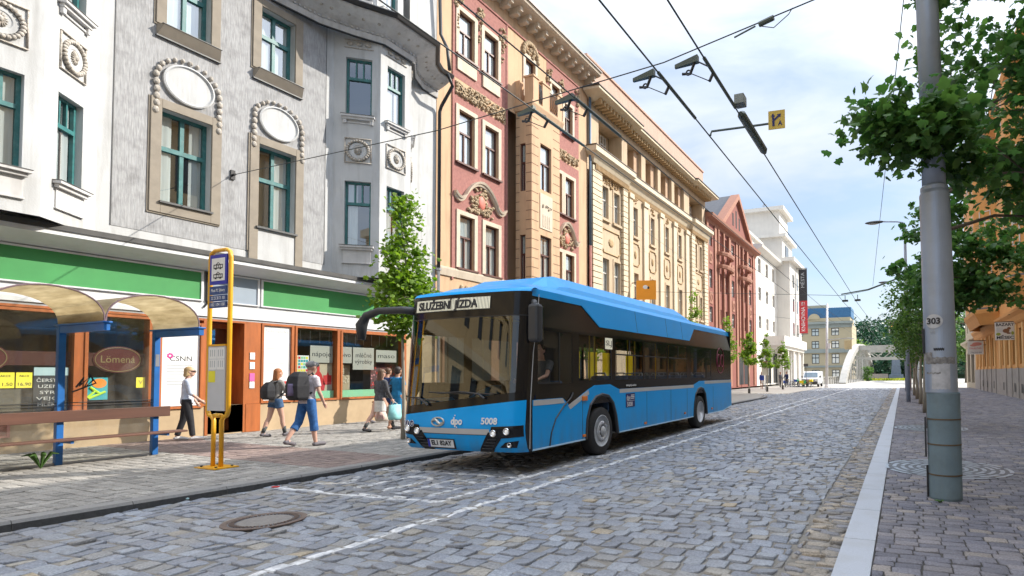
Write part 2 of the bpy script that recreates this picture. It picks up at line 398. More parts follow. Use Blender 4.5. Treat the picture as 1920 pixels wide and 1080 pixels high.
# left pavement and kerb
m_slab = stone_material('paver', None, 0.8)
m_pavebed = P('pavement_bed', (0.09, 0.08, 0.07), 0.95, var=0.2, vscale=10)
zpl = lambda x, y: 0.02+np.maximum(0, -8.8-x)*0.0135
cells = rows(0, 0, -1.5, 25, 0.20, 0.165, 0.0, lambda y: (-16.1, kx(y)-.26))
red = [c for c in cells if (6.55 < c[2] < 7.95)]
plain = [c for c in cells if not (6.55 < c[2] < 7.95)]
pal_pave = [(.265, .252, .234, 10), (.23, .22, .205, 6), (.305, .29, .268, 5)]
struct(stones('left_pavement', plain, zpl, pal_pave, m_slab, dome=0.003, tilt=0.0015, jit=0.002, gap=0.009, depth=0.012, hj=0.0015, ring=4))
struct(stones('left_pavement_red_band', red, zpl, [(.235, .175, .155, 5), (.21, .155, .142, 5)], m_slab, dome=0.003, tilt=0.0015, jit=0.002, gap=0.009, depth=0.012, hj=0.0015, ring=4))
def strip(name, ys, xa, xb, za, zb, mat, side=0.5):
    b = MB(); rings = []
    for y in ys:
        A, B = xa(y), xb(y)
        rings.append([(A, y, za(A)), (B, y, zb(B)), (B, y, -side), (A, y, -side)])
    b.loft(rings, True); return struct(b.build(name, mat))
ysn = [-9, -3, 3, 5, 7, 9, 12, 16, 20, 24.9]
strip('left_pavement_bed', ysn, lambda y: -16.1, lambda y: kx(y)-.25, lambda x: zl(x)-.009, lambda x: zl(x)-.009, m_pavebed)
m_pavefar = P('far_paving', (.27, .25, .225), 0.85, var=0.15, vscale=5, bump=0.1)
strip('left_pavement', [25, 28, 32, 36, 38.5, 41, 43, 44.5], lambda y: -16.6, lambda y: kx(y)-.25, lambda x: zl(x), lambda x: zl(x), m_pavefar)
b = MB(); b.box(-24, -8.3, 44.5, 64, -0.4, -0.055); struct(b.build('left_pavement', m_pavefar))
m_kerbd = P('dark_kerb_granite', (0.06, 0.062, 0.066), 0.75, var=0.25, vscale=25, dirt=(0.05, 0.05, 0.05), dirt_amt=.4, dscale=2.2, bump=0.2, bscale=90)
m_kerbt = P('kerb_granite', (0.22, 0.215, 0.21), 0.8, var=0.14, vscale=40, dirt=(0.2, 0.18, 0.16), dirt_amt=.5, dscale=2, bump=0.2, bscale=90)
b = MB(); yy = -9.0
while yy < 36:
    y1 = min(yy+1.0, 36)
    A0, A1 = kx(yy), kx(y1); g = 0.004
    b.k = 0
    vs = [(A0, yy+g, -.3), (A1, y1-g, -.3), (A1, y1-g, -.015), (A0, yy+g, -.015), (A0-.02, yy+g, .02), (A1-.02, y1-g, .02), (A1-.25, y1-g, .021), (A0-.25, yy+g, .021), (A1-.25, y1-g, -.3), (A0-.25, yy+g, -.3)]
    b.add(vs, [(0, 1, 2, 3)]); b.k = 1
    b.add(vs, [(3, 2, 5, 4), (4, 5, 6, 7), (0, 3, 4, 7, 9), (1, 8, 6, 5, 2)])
    yy = y1
struct(b.build('kerb', [m_kerbd, m_kerbt]))
b = MB(); pts = [(36, -8.25), (37.3, -8.35), (38.5, -8.6), (39.8, -9.05), (41, -9.6), (43, -11.5)]
rings = [[(x, y, -.3), (x, y, .02), (x-.2, y-.1, .021), (x-.2, y-.1, -.3)] for y, x in pts]; b.loft(rings); struct(b.build('kerb', m_kerbt))
# right pavement and pale kerb
m_kerbw = P('pale_granite', (0.40, 0.425, 0.475), 0.7, var=0.10, vscale=70, dirt=(0.3, 0.28, 0.26), dirt_amt=.4, dscale=2.5, bump=0.25, bscale=150)
b = MB(); yy = -5.3
while yy < 62.2:
    b.box(-.53, -.255, yy+.007, yy+1.2-.007, -.4, 0.0); yy += 1.2
struct(b.build('kerb', m_kerbw, bevel=0.006))
zpr = lambda x, y: np.zeros_like(x)
cells = rows(-.25, 6.25, -2, 36, 0.205, 0.125, 0.12)
pal_r = [(0.152, 0.149, 0.177, 10), (0.121, 0.121, 0.150, 7), (0.186, 0.175, 0.191, 5), (0.225, 0.202, 0.191, 2)]
struct(stones('right_pavement', cells, zpr, pal_r, m_slab, dome=0.005, tilt=0.002, jit=0.004, gap=0.012, depth=0.018, hj=0.002, ring=4))
cells = rows(-.25, 6.25, 36, 62.3, 0.4, 0.21, 0.0)
struct(stones('right_pavement', cells, zpr, pal_r, m_slab, dome=0.005, tilt=0.002, jit=0.004, gap=0.016, depth=0.018, hj=0.002, ring=4))
b = MB(); b.box(-.25, 12, -12, 62.3, -.4, -.010); struct(b.build('right_pavement_bed', P('pavement_bed_right', (0.05, 0.046, 0.042), .95, var=.2, vscale=9)))

# ---------------------------------------------------------------- facade helpers
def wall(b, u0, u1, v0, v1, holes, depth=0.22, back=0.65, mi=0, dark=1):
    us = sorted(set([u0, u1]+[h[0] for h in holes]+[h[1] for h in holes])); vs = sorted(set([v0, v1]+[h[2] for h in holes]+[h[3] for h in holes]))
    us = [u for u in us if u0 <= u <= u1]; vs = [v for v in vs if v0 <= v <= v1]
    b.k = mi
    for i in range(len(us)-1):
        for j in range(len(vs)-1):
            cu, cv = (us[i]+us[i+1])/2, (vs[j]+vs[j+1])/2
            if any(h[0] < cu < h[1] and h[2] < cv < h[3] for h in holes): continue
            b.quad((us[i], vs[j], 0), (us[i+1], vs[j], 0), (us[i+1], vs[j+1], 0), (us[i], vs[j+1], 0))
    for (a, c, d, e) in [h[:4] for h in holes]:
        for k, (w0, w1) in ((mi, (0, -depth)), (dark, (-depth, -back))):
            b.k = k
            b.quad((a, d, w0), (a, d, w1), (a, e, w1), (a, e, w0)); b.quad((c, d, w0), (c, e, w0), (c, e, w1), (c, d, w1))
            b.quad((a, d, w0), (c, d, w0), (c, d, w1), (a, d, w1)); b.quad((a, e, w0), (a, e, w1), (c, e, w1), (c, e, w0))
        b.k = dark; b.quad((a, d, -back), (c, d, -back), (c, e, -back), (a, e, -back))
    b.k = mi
rnd = random.Random(5)
def window(fr, par, u0, u1, v0, v1, depth=0.2, style='cross', mat=None, pane=None, curtain=None, bar=0.06, cm=None):
    mat = mat or m_teal; W_ = -depth; b = MB(fr); H = v1-v0; t = bar
    b.box(u0, u0+t, v0, v1, W_-.05, W_+.012); b.box(u1-t, u1, v0, v1, W_-.05, W_+.012)
    b.box(u0+t, u1-t, v0, v0+t, W_-.05, W_+.010); b.box(u0+t, u1-t, v1-t, v1, W_-.05, W_+.010)
    vt = v0+H*(0.60 if style != 'tri' else 0.66); um = (u0+u1)/2
    b.box(u0+t, u1-t, vt-t*.7, vt+t*.7, W_-.045, W_+.03)
    s = t*.55
    if style == 'cross': b.box(um-s, um+s, v0+t, vt-t*.7, W_-.04, W_+.015); b.box(um-s, um+s, vt+t*.7, v1-t, W_-.04, W_+.015)
    elif style == 'T': b.box(um-s, um+s, v0+t, vt-t*.7, W_-.04, W_+.015)
    elif style == 'tri':
        for k in (1, 2):
            x = u0+t+(u1-u0-2*t)*k/3; b.box(x-s*.6, x+s*.6, vt+t*.7, v1-t, W_-.04, W_+.012)
    wn = b.build('window', mat, par)
    g = MB(fr); g.quad((u0+t*.5, v0+t*.5, W_-.03), (u1-t*.5, v0+t*.5, W_-.03), (u1-t*.5, v1-t*.5, W_-.03), (u0+t*.5, v1-t*.5, W_-.03)); g.build('pane', pane or m_pane, wn)
    if curtain is None: curtain = rnd.choice(['both', 'full', 'full', 'half', 'half'])
    if curtain != 'none':
        c = MB(fr); wd = u1-u0-2*t; w2 = W_-.055
        spans = {'both': [(0, .3), (.7, 1)], 'left': [(0, .45)], 'right': [(.55, 1)], 'full': [(0, 1)], 'half': [(0, .5), (.62, 1)]}[curtain]
        for a0, a1 in spans:
            n = max(6, int((a1-a0)*wd*26)); pts = [(u0+t+wd*(a0+(a1-a0)*i/n), .018*math.sin(i*1.9)+.01*math.sin(i*.7)) for i in range(n+1)]
            rings = [[(u, v, w2+w*.6) for u, w in pts] for v in (v0+t, v1-t)]
            c.loft(rings, False, False)
        c.build('curtain', cm or m_curt, wn, smooth=True)
    return wn
def plansweep(b, path, prof):
    # path: plan points (x,y) of the wall line, walked so that the outside lies to the right of the walking direction reversed: outward = (dy,-dx); prof: (outward, z)
    n = len(path); nor = []
    for i in range(n):
        ds = []
        if i > 0: ds.append((path[i][0]-path[i-1][0], path[i][1]-path[i-1][1]))
        if i < n-1: ds.append((path[i+1][0]-path[i][0], path[i+1][1]-path[i][1]))
        ns = []
        for d in ds:
            l = math.hypot(*d); ns.append((d[1]/l, -d[0]/l))
        if len(ns) == 1: nor.append(ns[0])
        else:
            m = (ns[0][0]+ns[1][0], ns[0][1]+ns[1][1]); l = math.hypot(*m); m = (m[0]/l, m[1]/l); k = 1/max(.5, m[0]*ns[0][0]+m[1]*ns[0][1]); nor.append((m[0]*k, m[1]*k))
    rings = [[(path[i][0]+nor[i][0]*w, path[i][1]+nor[i][1]*w, z) for w, z in prof] for i in range(n)]
    return b.loft(rings, True)
# ================================================================ corner house with the shop (grey-blue)
XF = -15.8
m_b1w = P('cream_white_stucco', (0.53, 0.535, 0.535), 0.85, var=0.08, vscale=1.5, dirt=(0.25, 0.24, 0.225), dirt_amt=0.65, dscale=1.3, streak=True, bump=0.15, bscale=40)
m_b1g = P('combed_grey_render', (0.365, 0.365, 0.37), 0.9, var=0.20, vscale=34, stretch=(1, 1, .14), dirt=(0.17, 0.165, 0.165), dirt_amt=0.75, dscale=2.6, bump=0.5, bscale=30)
m_b1t = P('taupe_surround', (0.285, 0.245, 0.195), 0.8, var=0.10, vscale=4, dirt=(0.15, 0.13, 0.11), dirt_amt=.3, dscale=3)
m_orn = P('aged_plaster_ornament', (0.46, 0.42, 0.37), 0.9, var=0.35, vscale=22, dirt=(0.16, 0.13, 0.10), dirt_amt=.6, dscale=14, bump=.5, bscale=60)
m_sill = P('zinc_sill', (0.10, 0.10, 0.10), 0.5, 0.3, var=.2)
m_led = P('facade_ledge', (0.58, 0.57, 0.56), 0.8, var=0.12, vscale=2, dirt=(.25, .23, .21), dirt_amt=.5, dscale=2, streak=True)
b1 = thing('corner_house', (XF, 8.0, 0.1), 'grey and white ornate house with green shop fascia behind the bus shelter', 'house')
F1 = wallframe(XF)
mainwin = [(7.55, 8.58, 5.60, 7.79), (9.69, 10.68, 5.54, 7.76), (7.60, 8.52, 9.74, 11.52), (9.70, 10.62, 9.77, 11.52)]
b = MB(F1); wall(b, 6.45, 11.82, 4.55, 12.4, mainwin, 0.22); wall(b, 14.65, 15.88, 4.55, 17.6, [], .2); wall(b, 6.45, 11.82, 12.6, 17.6, [(7.6, 8.5, 13.6, 15.5), (9.7, 10.6, 13.6, 15.5)], .2)
b.box(2.5, 15.88, 4.3, 17.6, -9, -.66); b.box(2.5, 15.88, .1, 4.3, -9, -1.62)
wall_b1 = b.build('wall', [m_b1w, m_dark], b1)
# combed grey field: set 6 mm proud of the white wall, with its own openings
b = MB(fshift(F1, 0, 0, .006)); g = [(6.69, 11.58, 4.72, 12.0)]
us = mainwin
fld = MB(fshift(F1, 0, 0, .008))
def field(bb, u0, u1, v0, v1, holes):
    us_ = sorted(set([u0, u1]+[h[0] for h in holes]+[h[1] for h in holes])); vs_ = sorted(set([v0, v1]+[h[2] for h in holes]+[h[3] for h in holes]))
    for i in range(len(us_)-1):
        for j in range(len(vs_)-1):
            cu, cv = (us_[i]+us_[i+1])/2, (vs_[j]+vs_[j+1])/2
            if any(h[0] < cu < h[1] and h[2] < cv < h[3] for h in holes): continue
            bb.quad((us_[i], vs_[j], 0), (us_[i+1], vs_[j], 0), (us_[i+1], vs_[j+1], 0), (us_[i], vs_[j+1], 0))
field(fld, 6.69, 11.58, 4.85, 12.0, mainwin); fld.build('combed_render', m_b1g, b1)
b = MB(F1); b.box(6.69, 6.705, 4.85, 12, .002, .014); b.box(11.565, 11.58, 4.85, 12, .002, .014); b.build('panel_groove', m_sill, b1)
def surround(par, fr, u0, u1, v0, v1, wd, top, bot, mat, pr=0.055, sill=True):
    b = MB(fr)
    b.box(u0-wd, u0, v0-bot, v1+top, .004, pr); b.box(u1, u1+wd, v0-bot, v1+top, .004, pr)
    b.box(u0, u1, v1, v1+top, .004, pr); b.box(u0, u1, v0-bot, v0, .004, pr)
    b.box(u0-wd-.035, u0-wd, v0-bot-.03, v1+top, .004, pr*.5); b.box(u0-wd-.035, u1+wd, v0-bot-.04, v0-bot, .004, pr*.6)
    o = b.build('window_surround', mat, par, bevel=.008)
    if sill:
        s = MB(fr); s.box(u0-.03, u1+.03, v0-.03, v0+.015, pr+.002, pr+.05); s.build('sill', m_sill, par)
    return o
for (u0, u1, v0, v1), cur in zip(mainwin, ['both', 'right', 'full', 'full']):
    window(F1, b1, u0, u1, v0, v1, .2, 'cross', m_teal, curtain=cur, bar=.075)
surround(b1, F1, *mainwin[0], .21, .21, .26, m_b1t)
surround(b1, F1, *mainwin[2], .2, .2, .0, m_b1t, sill=False); surround(b1, F1, *mainwin[3], .21, .2, .0, m_b1t, sill=False)
b = MB(F1); u0, u1, v0, v1 = mainwin[1]
b.box(u0-.22, u0, 4.6, v1+.21, .01, .055); b.box(u1, u1+.22, 4.6, v1+.21, .01, .055); b.box(u0, u1, v1, v1+.21, .01, .055); b.box(u0-.26, u0-.22, 4.85, v1+.21, .01, .035); b.build('window_surround', m_b1t, b1, bevel=.008)
b = MB(F1); b.box(u0, u1, 4.62, v0-.05, .01, .03); b.build('apron_panel', m_b1w, b1)
b = MB(F1); b.box(u0-.06, u1+.04, v0-.05, v0, .03, .10); b.build('sill', m_sill, b1)
for k in (2, 3):      # deep sloping aprons under the upper windows
    u0, u1, v0, v1 = mainwin[k]; b = MB(F1)
    vs = [(u0-.18, v0-.28, .01), (u1+.2, v0-.28, .01), (u1+.2, v0-.28, .06), (u0-.18, v0-.28, .06), (u0-.18, v0-.02, .01), (u1+.2, v0-.02, .01), (u1+.14, v0-.04, .20), (u0-.12, v0-.04, .20)]
    b.add(vs, [(0, 1, 2, 3), (4, 7, 6, 5), (3, 2, 6, 7), (0, 3, 7, 4), (1, 5, 6, 2)]); b.build('window_apron', m_b1t, b1)
    b = MB(F1); b.box(u0-.2, u1+.22, v0-.31, v0-.28, .01, .07); b.box(u0-.14, u1+.16, v0-.035, v0-.02, .01, .21); b.build('sill', m_sill, b1)
def oval(par, fr, u, v, a, c, mat_in, garl=True):
    N = 40; b = MB(fr)
    prof = [(1.0, .012), (1.0, .07), (.93, .085), (.88, .05), (.86, .045), (0.0, .05)]
    b.loft([[(u+a*r*math.cos(2*pi*k/N), v+c*r*math.sin(2*pi*k/N), w) for k in range(N)] for r, w in prof[:-1]]+[[(u+.001*math.cos(2*pi*k/N), v+.001*math.sin(2*pi*k/N), .05) for k in range(N)]])
    b.build('oval_medallion', mat_in, par, smooth=False)
    if garl:
        g = MB(fr)
        for s in (-1, 1):
            n = 12
            for i in range(n):
                t = i/(n-1)
                if t < .55: an = pi/2*(1-t/.55)+.02; x = u+s*(a*1.22)*math.cos(an); z = v+(c*1.22)*math.sin(an)
                else: x = u+s*a*1.22; z = v-(t-.55)/.45*c*1.75
                rr = .045+.03*min(1, t*1.6)
                g.ell((x+rnd.uniform(-.01, .01), z, .05), (rr*.85, rr*1.15, .05), 8, 6)
        g.build('garland', m_orn, par, smooth=True)
oval(b1, F1, 8.08, 8.52, .53, .47, m_b1w); oval(b1, F1, 10.2, 8.48, .53, .45, m_b1w)
def rosette(par, fr, u, v, r):
    b = MB(fr)
    b.box(u-r, u+r, v-r*1.04, v-r*.97, .004, .035); b.box(u-r, u+r, v+r*.97, v+r*1.04, .004, .035); b.box(u-r*1.0, u-r*.93, v-r*.97, v+r*.97, .004, .03); b.box(u+r*.93, u+r, v-r*.97, v+r*.97, .004, .03)
    for k in range(26):
        a = 2*pi*k/26; q = r*.80
        b.ell((u+q*math.cos(a), v+q*math.sin(a), .04), (r*.135, r*.135, .05), 6, 4)
    for k in range(16):
        a = 2*pi*k/16; b.tube([(u+.10*r*math.cos(a), v+.13*r*math.sin(a), .055), (u+.27*r*math.cos(a), v+.38*r*math.sin(a), .03)], r*.035, 5)
    b.ell((u, v, .04), (r*.13, r*.18, .06), 8, 6)
    b.build('rosette', m_orn, par, smooth=True)
    d = MB(fr); N = 28
    d.loft([[(u+r*q*math.cos(2*pi*k/N), v+r*q*math.sin(2*pi*k/N), w) for k in range(N)] for q, w in ((.68, .004), (.66, .03), (.45, .035), (.40, .022), (.001, .022))]); d.build('medallion', m_b1w, par)
def bay(par, path, lvl, wins, roses, sills, fri):
    fs = []
    for i in range(3):
        fr, l = segframe(path[i], path[i+1]); fs.append((fr, l))
        b = MB(fr); hw = min(.72, l*.57); c = l/2+(.04 if i == 0 else -.04 if i == 2 else .0)
        hs = [(c-hw/2, c+hw/2, a, d) for a, d in wins]
        wall(b, 0, l, lvl[0], lvl[1], hs, .14, .42); b.build('bay_wall', [m_b1w, m_dark], par)
        for j, h in enumerate(hs):
            cm = m_curtb if (j == 1 and i == 0) else None
            window(fr, par, *h, .13, 'tri', m_teal, curtain='none' if cm else ('left' if i == 0 else 'half'), bar=.06)
            s = MB(fr); z = h[2]
            s.box(h[0]-.1, h[1]+.1, z-.07, z-.01, .004, .14); s.box(h[0]-.06, h[1]+.06, z-.14, z-.07, .004, .09); 
            if j == 1: s.box(h[0]-.05, h[0]+.04, z-.26, z-.14, .004, .07); s.box(h[1]-.04, h[1]+.05, z-.26, z-.14, .004, .07); s.box(h[0]-.05, h[1]+.05, z-.24, z-.20, .004, .03)
            else: s.box(h[0]-.02, h[1]+.02, z-.52, z-.14, .004, .025); s.box(h[0]-.04, h[1]+.04, z-.55, z-.52, .004, .045)
            s.build('sill', m_led, par, bevel=.006)
            zb = MB(fr); zb.box(h[0]-.105, h[1]+.105, z-.012, z, .004, .15); zb.build('sill_flashing', m_sill, par)
        for v in roses: rosette(par, fr, c, v, min(.37, l*.36))
        for v in fri:
            b = MB(fr); b.box(c-.4, c+.4, v-.13, v-.11, .004, .03); b.box(c-.4, c+.4, v+.11, v+.13, .004, .03)
            for q in (-.25, 0, .25): b.ell((c+q, v, .02), (.1, .06, .045), 8, 6)
            b.build('frieze', m_orn, par)
    return fs
PR = [(XF, 11.82), (-14.8, 12.62), (-14.8, 13.80), (XF, 14.65)]
PL = [(XF, 3.25), (-14.8, 4.08), (-14.8, 5.27), (XF, 6.45)]
bay(b1, PR, (4.55, 12.4), [(5.5, 7.48), (9.5, 11.3)], [8.42], None, [11.72])
bay(b1, PL, (4.55, 12.4), [(5.35, 7.1), (8.9, 10.7)], [7.95], None, [])
bay(b1, [(XF-.2, 11.95), (-15.1, 12.72), (-15.1, 13.72), (XF-.2, 14.5)], (12.5, 17.6), [(13.25, 15.3)], [], None, [])
b = MB(F1); wall(b, 2.5, 3.25, 4.55, 12.4, [], .2); b.build('wall', [m_b1w, m_dark], b1)
# cornice following the bays
cpath = [(XF, 2.5), (XF, 2.6), (XF+.35, 3.3), (-14.75, 4.0), (-14.75, 5.3), (XF+.35, 6.2), (XF, 7.4), (XF, 9.9), (XF+.2, 11.2), (XF+.6, 12.0), (-14.75, 12.7), (-14.75, 13.8), (XF+.35, 14.5), (XF, 15.2), (XF, 15.9)]
b = MB(); plansweep(b, cpath, [(-.6, 12.02), (.05, 12.02), (.10, 12.10), (.20, 12.14), (.42, 12.22), (.68, 12.36), (.72, 12.46), (-.6, 12.60)]); b.build('cornice', m_led, b1)
b = MB(); plansweep(b, cpath, [(.0, 11.86), (.05, 11.86), (.09, 12.02), (.0, 12.02)]); b.build('cornice_moulding', m_led, b1)
b = MB(); plansweep(b, cpath, [(.70, 12.40), (.80, 12.40), (.84, 12.50), (.78, 12.56), (.70, 12.54)]); plansweep(b, cpath, [(.0, 11.82), (.06, 11.82), (.06, 11.85), (.0, 11.85)]); b.build('gutter', m_black, b1)
bo = MB(); de = MB()
for i in range(len(cpath)-1):
    fr, l = segframe(cpath[i], cpath[i+1]); bo.fr = fr; de.fr = fr
    if cpath[i+1][1] < 2: continue
    for k in range(max(1, int(l/.3))):
        u = (k+.5)*l/max(1, int(l/.3)); bo.ell((u, 12.24, .40), (.055, .055, .06), 8, 6)
    for k in range(max(1, int(l/.13))):
        u = (k+.5)*l/max(1, int(l/.13)); de.box(u-.03, u+.03, 12.035, 12.09, .06, .13)
bo.build('cornice_bosses', m_orn, b1, smooth=True); de.build('dentils', m_led, b1)
b = MB(); b.tube([(-14.95, 15.55, 12.4), (-15.0, 15.85, 12.1), (-15.6, 15.93, 11.5), (-15.68, 15.93, 11.3), (-15.68, 15.93, 5.4)], .06, 8); b.tube([(-15.55, 15.7, 17.4), (-15.62, 15.9, 14.2), (-15.3, 15.9, 13.6), (-15.1, 15.8, 12.7)], .06, 8); b.build('downpipe', m_black, b1, smooth=True)
b = MB(); b.tube([(-15.68, 15.93, 5.4), (-15.68, 15.93, .3)], .05, 8); b.lathe([(.03, 0), (.09, .02), (.09, .1), (.03, .12)], (-15.68, 15.93, 5.38)); b.build('downpipe_lower', m_steel, b1)
# ---- canopy ledge, fascia, sign boards
m_fas = P('grey_fascia', (0.36, 0.37, 0.39), 0.7, var=.08, vscale=2, dirt=(.2, .2, .2), dirt_amt=.3)
m_fasw = P('white_fascia', (0.68, 0.69, 0.71), 0.6, var=.05, dirt=(.4, .4, .4), dirt_amt=.3, dscale=2)
m_green = P('green_sign_board', (0.055, 0.29, 0.085), 0.5, var=.10, vscale=1.2)
b = MB(F1); b.box(2.5, 15.88, 4.44, 4.55, .0, .58); b.build('canopy_flashing', P('lead_flashing', (.07, .068, .066), .6, .2, var=.3, vscale=3), b1)
b = MB(F1); b.prism([(0, 4.44), (.55, 4.44), (.55, 4.36), (.0, 4.16)], -6, 15.88) if False else None
rings = [[(u, 4.44, 0), (u, 4.44, .55), (u, 4.345, .55), (u, 4.34, .50), (u, 4.15, .06), (u, 4.15, 0)] for u in (2.5, 15.88)]
b.loft(rings); b.build('canopy', m_fasw, b1)
b = MB(F1); b.box(2.5, 15.88, 2.98, 4.15, -.5, 0); b.build('fascia', m_fas, b1)
b = MB(F1); b.box(2.5, 15.88, 3.04, 3.40, .002, .03); b.build('fascia_band', m_fasw, b1)
for (u0, u1, mat, nm) in ((2.6, 8.40, m_green, 'green_board'), (8.62, 9.70, P('blue_grey_board', (.30, .36, .43), .6, var=.05), 'blank_board'), (9.84, 15.6, m_green, 'green_board')):
    b = MB(F1); b.box(u0, u1, 3.43, 4.09, .002, .05); b.build(nm, mat, b1)
    b = MB(F1); b.box(u0-.05, u1+.05, 4.09, 4.13, .002, .075); b.box(u0-.05, u1+.05, 3.40, 3.43, .002, .075); b.box(u0-.05, u0, 3.43, 4.09, .002, .075); b.box(u1, u1+.05, 3.43, 4.09, .002, .075); b.build('board_frame', m_fasw, b1)
b = MB(F1); b.tube([(8.52, 4.12, .06), (8.52, 3.42, .06), (8.55, 3.36, .05), (8.47, 3.25, .05)], .022, 6); b.build('cable', m_black, b1)
# ---- shop front
m_or = P('orange_wood', (0.40, 0.115, 0.028), 0.5, var=.22, vscale=9, stretch=(1, 1, .15), dirt=(.2, .07, .03), dirt_amt=.3)
m_tan = P('tan_plinth', (0.47, 0.345, 0.21), 0.7, var=.08, vscale=3, dirt=(.3, .2, .12), dirt_amt=.3, dscale=2)
shopw = [(3.55, 6.17, .86, 2.86), (6.39, 7.42, .86, 2.86), (7.66, 8.44, .86, 2.80), (9.90, 10.64, .90, 2.92), (10.80, 12.02, .90, 2.92), (12.2, 14.45, .90, 2.88)]
door = (8.62, 9.42, .16, 2.9)
b = MB(F1)
hs = shopw+[door]
wall(b, 3.2, 15.88, .06, .84, [(8.62, 9.42, .16, .84)], .1, 1.55, 0, 1)
b.k = 0; b.box(2.5, 3.2, .06, 2.98, -.3, 0)
b.box(14.6, 15.88, .84, 2.98, -.3, 0)
b.build('plinth', [m_tan, m_dark], b1)
b = MB(F1)
def ofr(u0, u1, v0, v1, w=.055, d=.04):
    b.box(u0-w, u0, v0-w, v1+w, -.2, d); b.box(u1, u1+w, v0-w, v1+w, -.2, d); b.box(u0, u1, v1, v1+w, -.2, d-.004); b.box(u0, u1, v0-w, v0, -.2, d-.004)
for h in shopw: ofr(*h)
gaps = [(3.2, 3.49), (6.228, 6.332), (7.478, 7.602), (8.502, 8.56), (9.48, 9.84), (10.70, 10.742), (12.078, 12.142), (14.51, 14.6)]
for a, c in gaps: b.box(a, c, .845, 2.975, -.2, .018)
b.box(3.2, 14.6, 2.93, 2.98, -.2, .012)
b.box(8.56, 8.62, .12, 2.93, -.75, .02); b.box(9.42, 9.48, .12, 2.93, -.75, .02); b.box(9.48, 9.84, .12, .84, -.2, .03)
b.box(8.62, 9.42, 2.30, 2.36, -.62, -.55); b.box(8.62, 9.42, 2.80, 2.93, -.62, -.5)
b.box(8.62, 8.72, .16, 2.30, -.62, -.56); b.box(9.34, 9.42, .16, 2.30, -.62, -.56)
b.build('shop_front_frame', m_or, b1)
dr = MB(F1); dr.box(8.72, 8.78, .17, 2.3, -1.3, -.6); dr.build('door', m_or, b1)
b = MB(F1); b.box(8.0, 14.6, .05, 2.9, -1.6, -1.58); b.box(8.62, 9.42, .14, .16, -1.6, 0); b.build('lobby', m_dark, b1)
b = MB(F1); b.quad((8.62, 2.38, -.59), (9.42, 2.38, -.59), (9.42, 2.8, -.59), (8.62, 2.8, -.59)); b.build('transom_pane', m_pane, b1)
m_inw = P('shop_interior', (.24, .21, .17), .9, var=.3, vscale=2)
b = MB(F1)
for (a, c) in ((3.3, 7.5), (10.72, 14.5)):
    b.quad((a, .86, -1.5), (c, .86, -1.5), (c, 2.95, -1.5), (a, 2.95, -1.5)); b.quad((a, .80, -1.5), (c, .80, -1.5), (c, .80, -.2), (a, .80, -.2)); b.quad((a, 2.95, -1.5), (c, 2.95, -1.5), (c, 2.95, -.2), (a, 2.95, -.2))
    b.quad((a, .8, -1.5), (a, 2.95, -1.5), (a, 2.95, -.2), (a, .8, -.2)); b.quad((c, .8, -1.5), (c, 2.95, -1.5), (c, 2.95, -.2), (c, .8, -.2))
b.build('display_room', m_inw, b1)
for h in (shopw[0], shopw[1], shopw[4], shopw[5]):
    g = MB(F1); g.quad((h[0], h[2], -.06), (h[1], h[2], -.06), (h[1], h[3], -.06), (h[0], h[3], -.06)); g.build('shop_pane', m_shopglass, b1)
b = MB(F1)
for k in range(12): u = 10.95+k*.3; b.cut(); b.tube([(u, 2.9, -.5), (u, 2.55, -.5)], .008, 5)
b.build('hanging_rods', m_white, b1)
# ---- posters, stickers, goods (things that hang on or stand in the shop window)
pcol = {}
def colm(n, c, r=.7): return P(n, c, r, var=.04)
def poster(u0, u1, v0, v1, w, mat, label, deco=None, cat='poster', nm='poster', group=None):
    t = MB(F1); t.box(u0, u1, v0, v1, w, w+.008); o = t.build(nm, mat, None, loc=F1(((u0+u1)/2, v0, w))); tag(o, label, cat, group)
    LOC[o.name] = Vector(F1(((u0+u1)/2, v0, w))); return o
def ptext(o, s, u, v, w, size, mat, width=None, nm='lettering', align='CENTER', bold=0):
    return textmesh(nm, s, size, fshift(F1, u, v, w+.0095), mat, o, align, width, .001, bold)
m_magenta = colm('magenta_print', (.55, .03, .25)); m_redp = colm('red_print', (.55, .03, .03)); m_yel = colm('yellow_paper', (.80, .72, .05)); m_grn = colm('mint_print', (.28, .62, .36))
m_teal2 = colm('teal_print', (.03, .35, .4)); m_choc = colm('maroon_print', (.13, .03, .025)); m_gold = colm('gold_print', (.33, .25, .11)); m_boardb = colm('blackboard', (.03, .035, .04)); m_orp = colm('orange_print', (.8, .25, .03)); m_navy = colm('navy_print', (.02, .02, .12))
o = poster(7.67, 8.43, .87, 2.79, -.02, m_paper, 'tall white poster with CSNN heading left of the shop door')
ptext(o, 'CSNN', 8.06, 1.98, -.02, .17, m_ink); ptext(o, 'www.', 8.2, 1.10, -.02, .11, m_magenta)
b = MB(F1)
for k in range(7): b.box(7.78, 8.3-.06*(k % 3), 1.82-k*.075, 1.84-k*.075, -.011, -.0095)
b.build('text_lines', m_lightgrey, o)
b = MB(F1)
for k in range(7): a = 2*pi*k/7; b.ell((7.84+.045*math.cos(a), 2.05+.045*math.sin(a), -.010), (.025, .025, .002), 6, 4)
b.build('emblem', m_magenta, o)
o = poster(9.91, 10.63, .91, 2.91, -.02, m_paper, 'tall white poster headed Nase nabidka with a red box, right of the door')
ptext(o, 'Naše nabídka', 10.27, 2.78, -.02, .13, m_lightgrey, .6); b = MB(F1); b.box(10.25, 10.6, 1.25, 1.42, -.011, -.009); b.build('red_box', m_redp, o); ptext(o, 'internet', 10.43, 1.33, -.017, .09, m_paper, .26)
b = MB(F1); [b.box(10.0, 10.5-.08*(k % 2), 2.3-k*.2, 2.32-k*.2, -.011, -.0095) for k in range(4)]; b.build('text_lines', colm('pale_orange_print', (.75, .6, .5)), o)
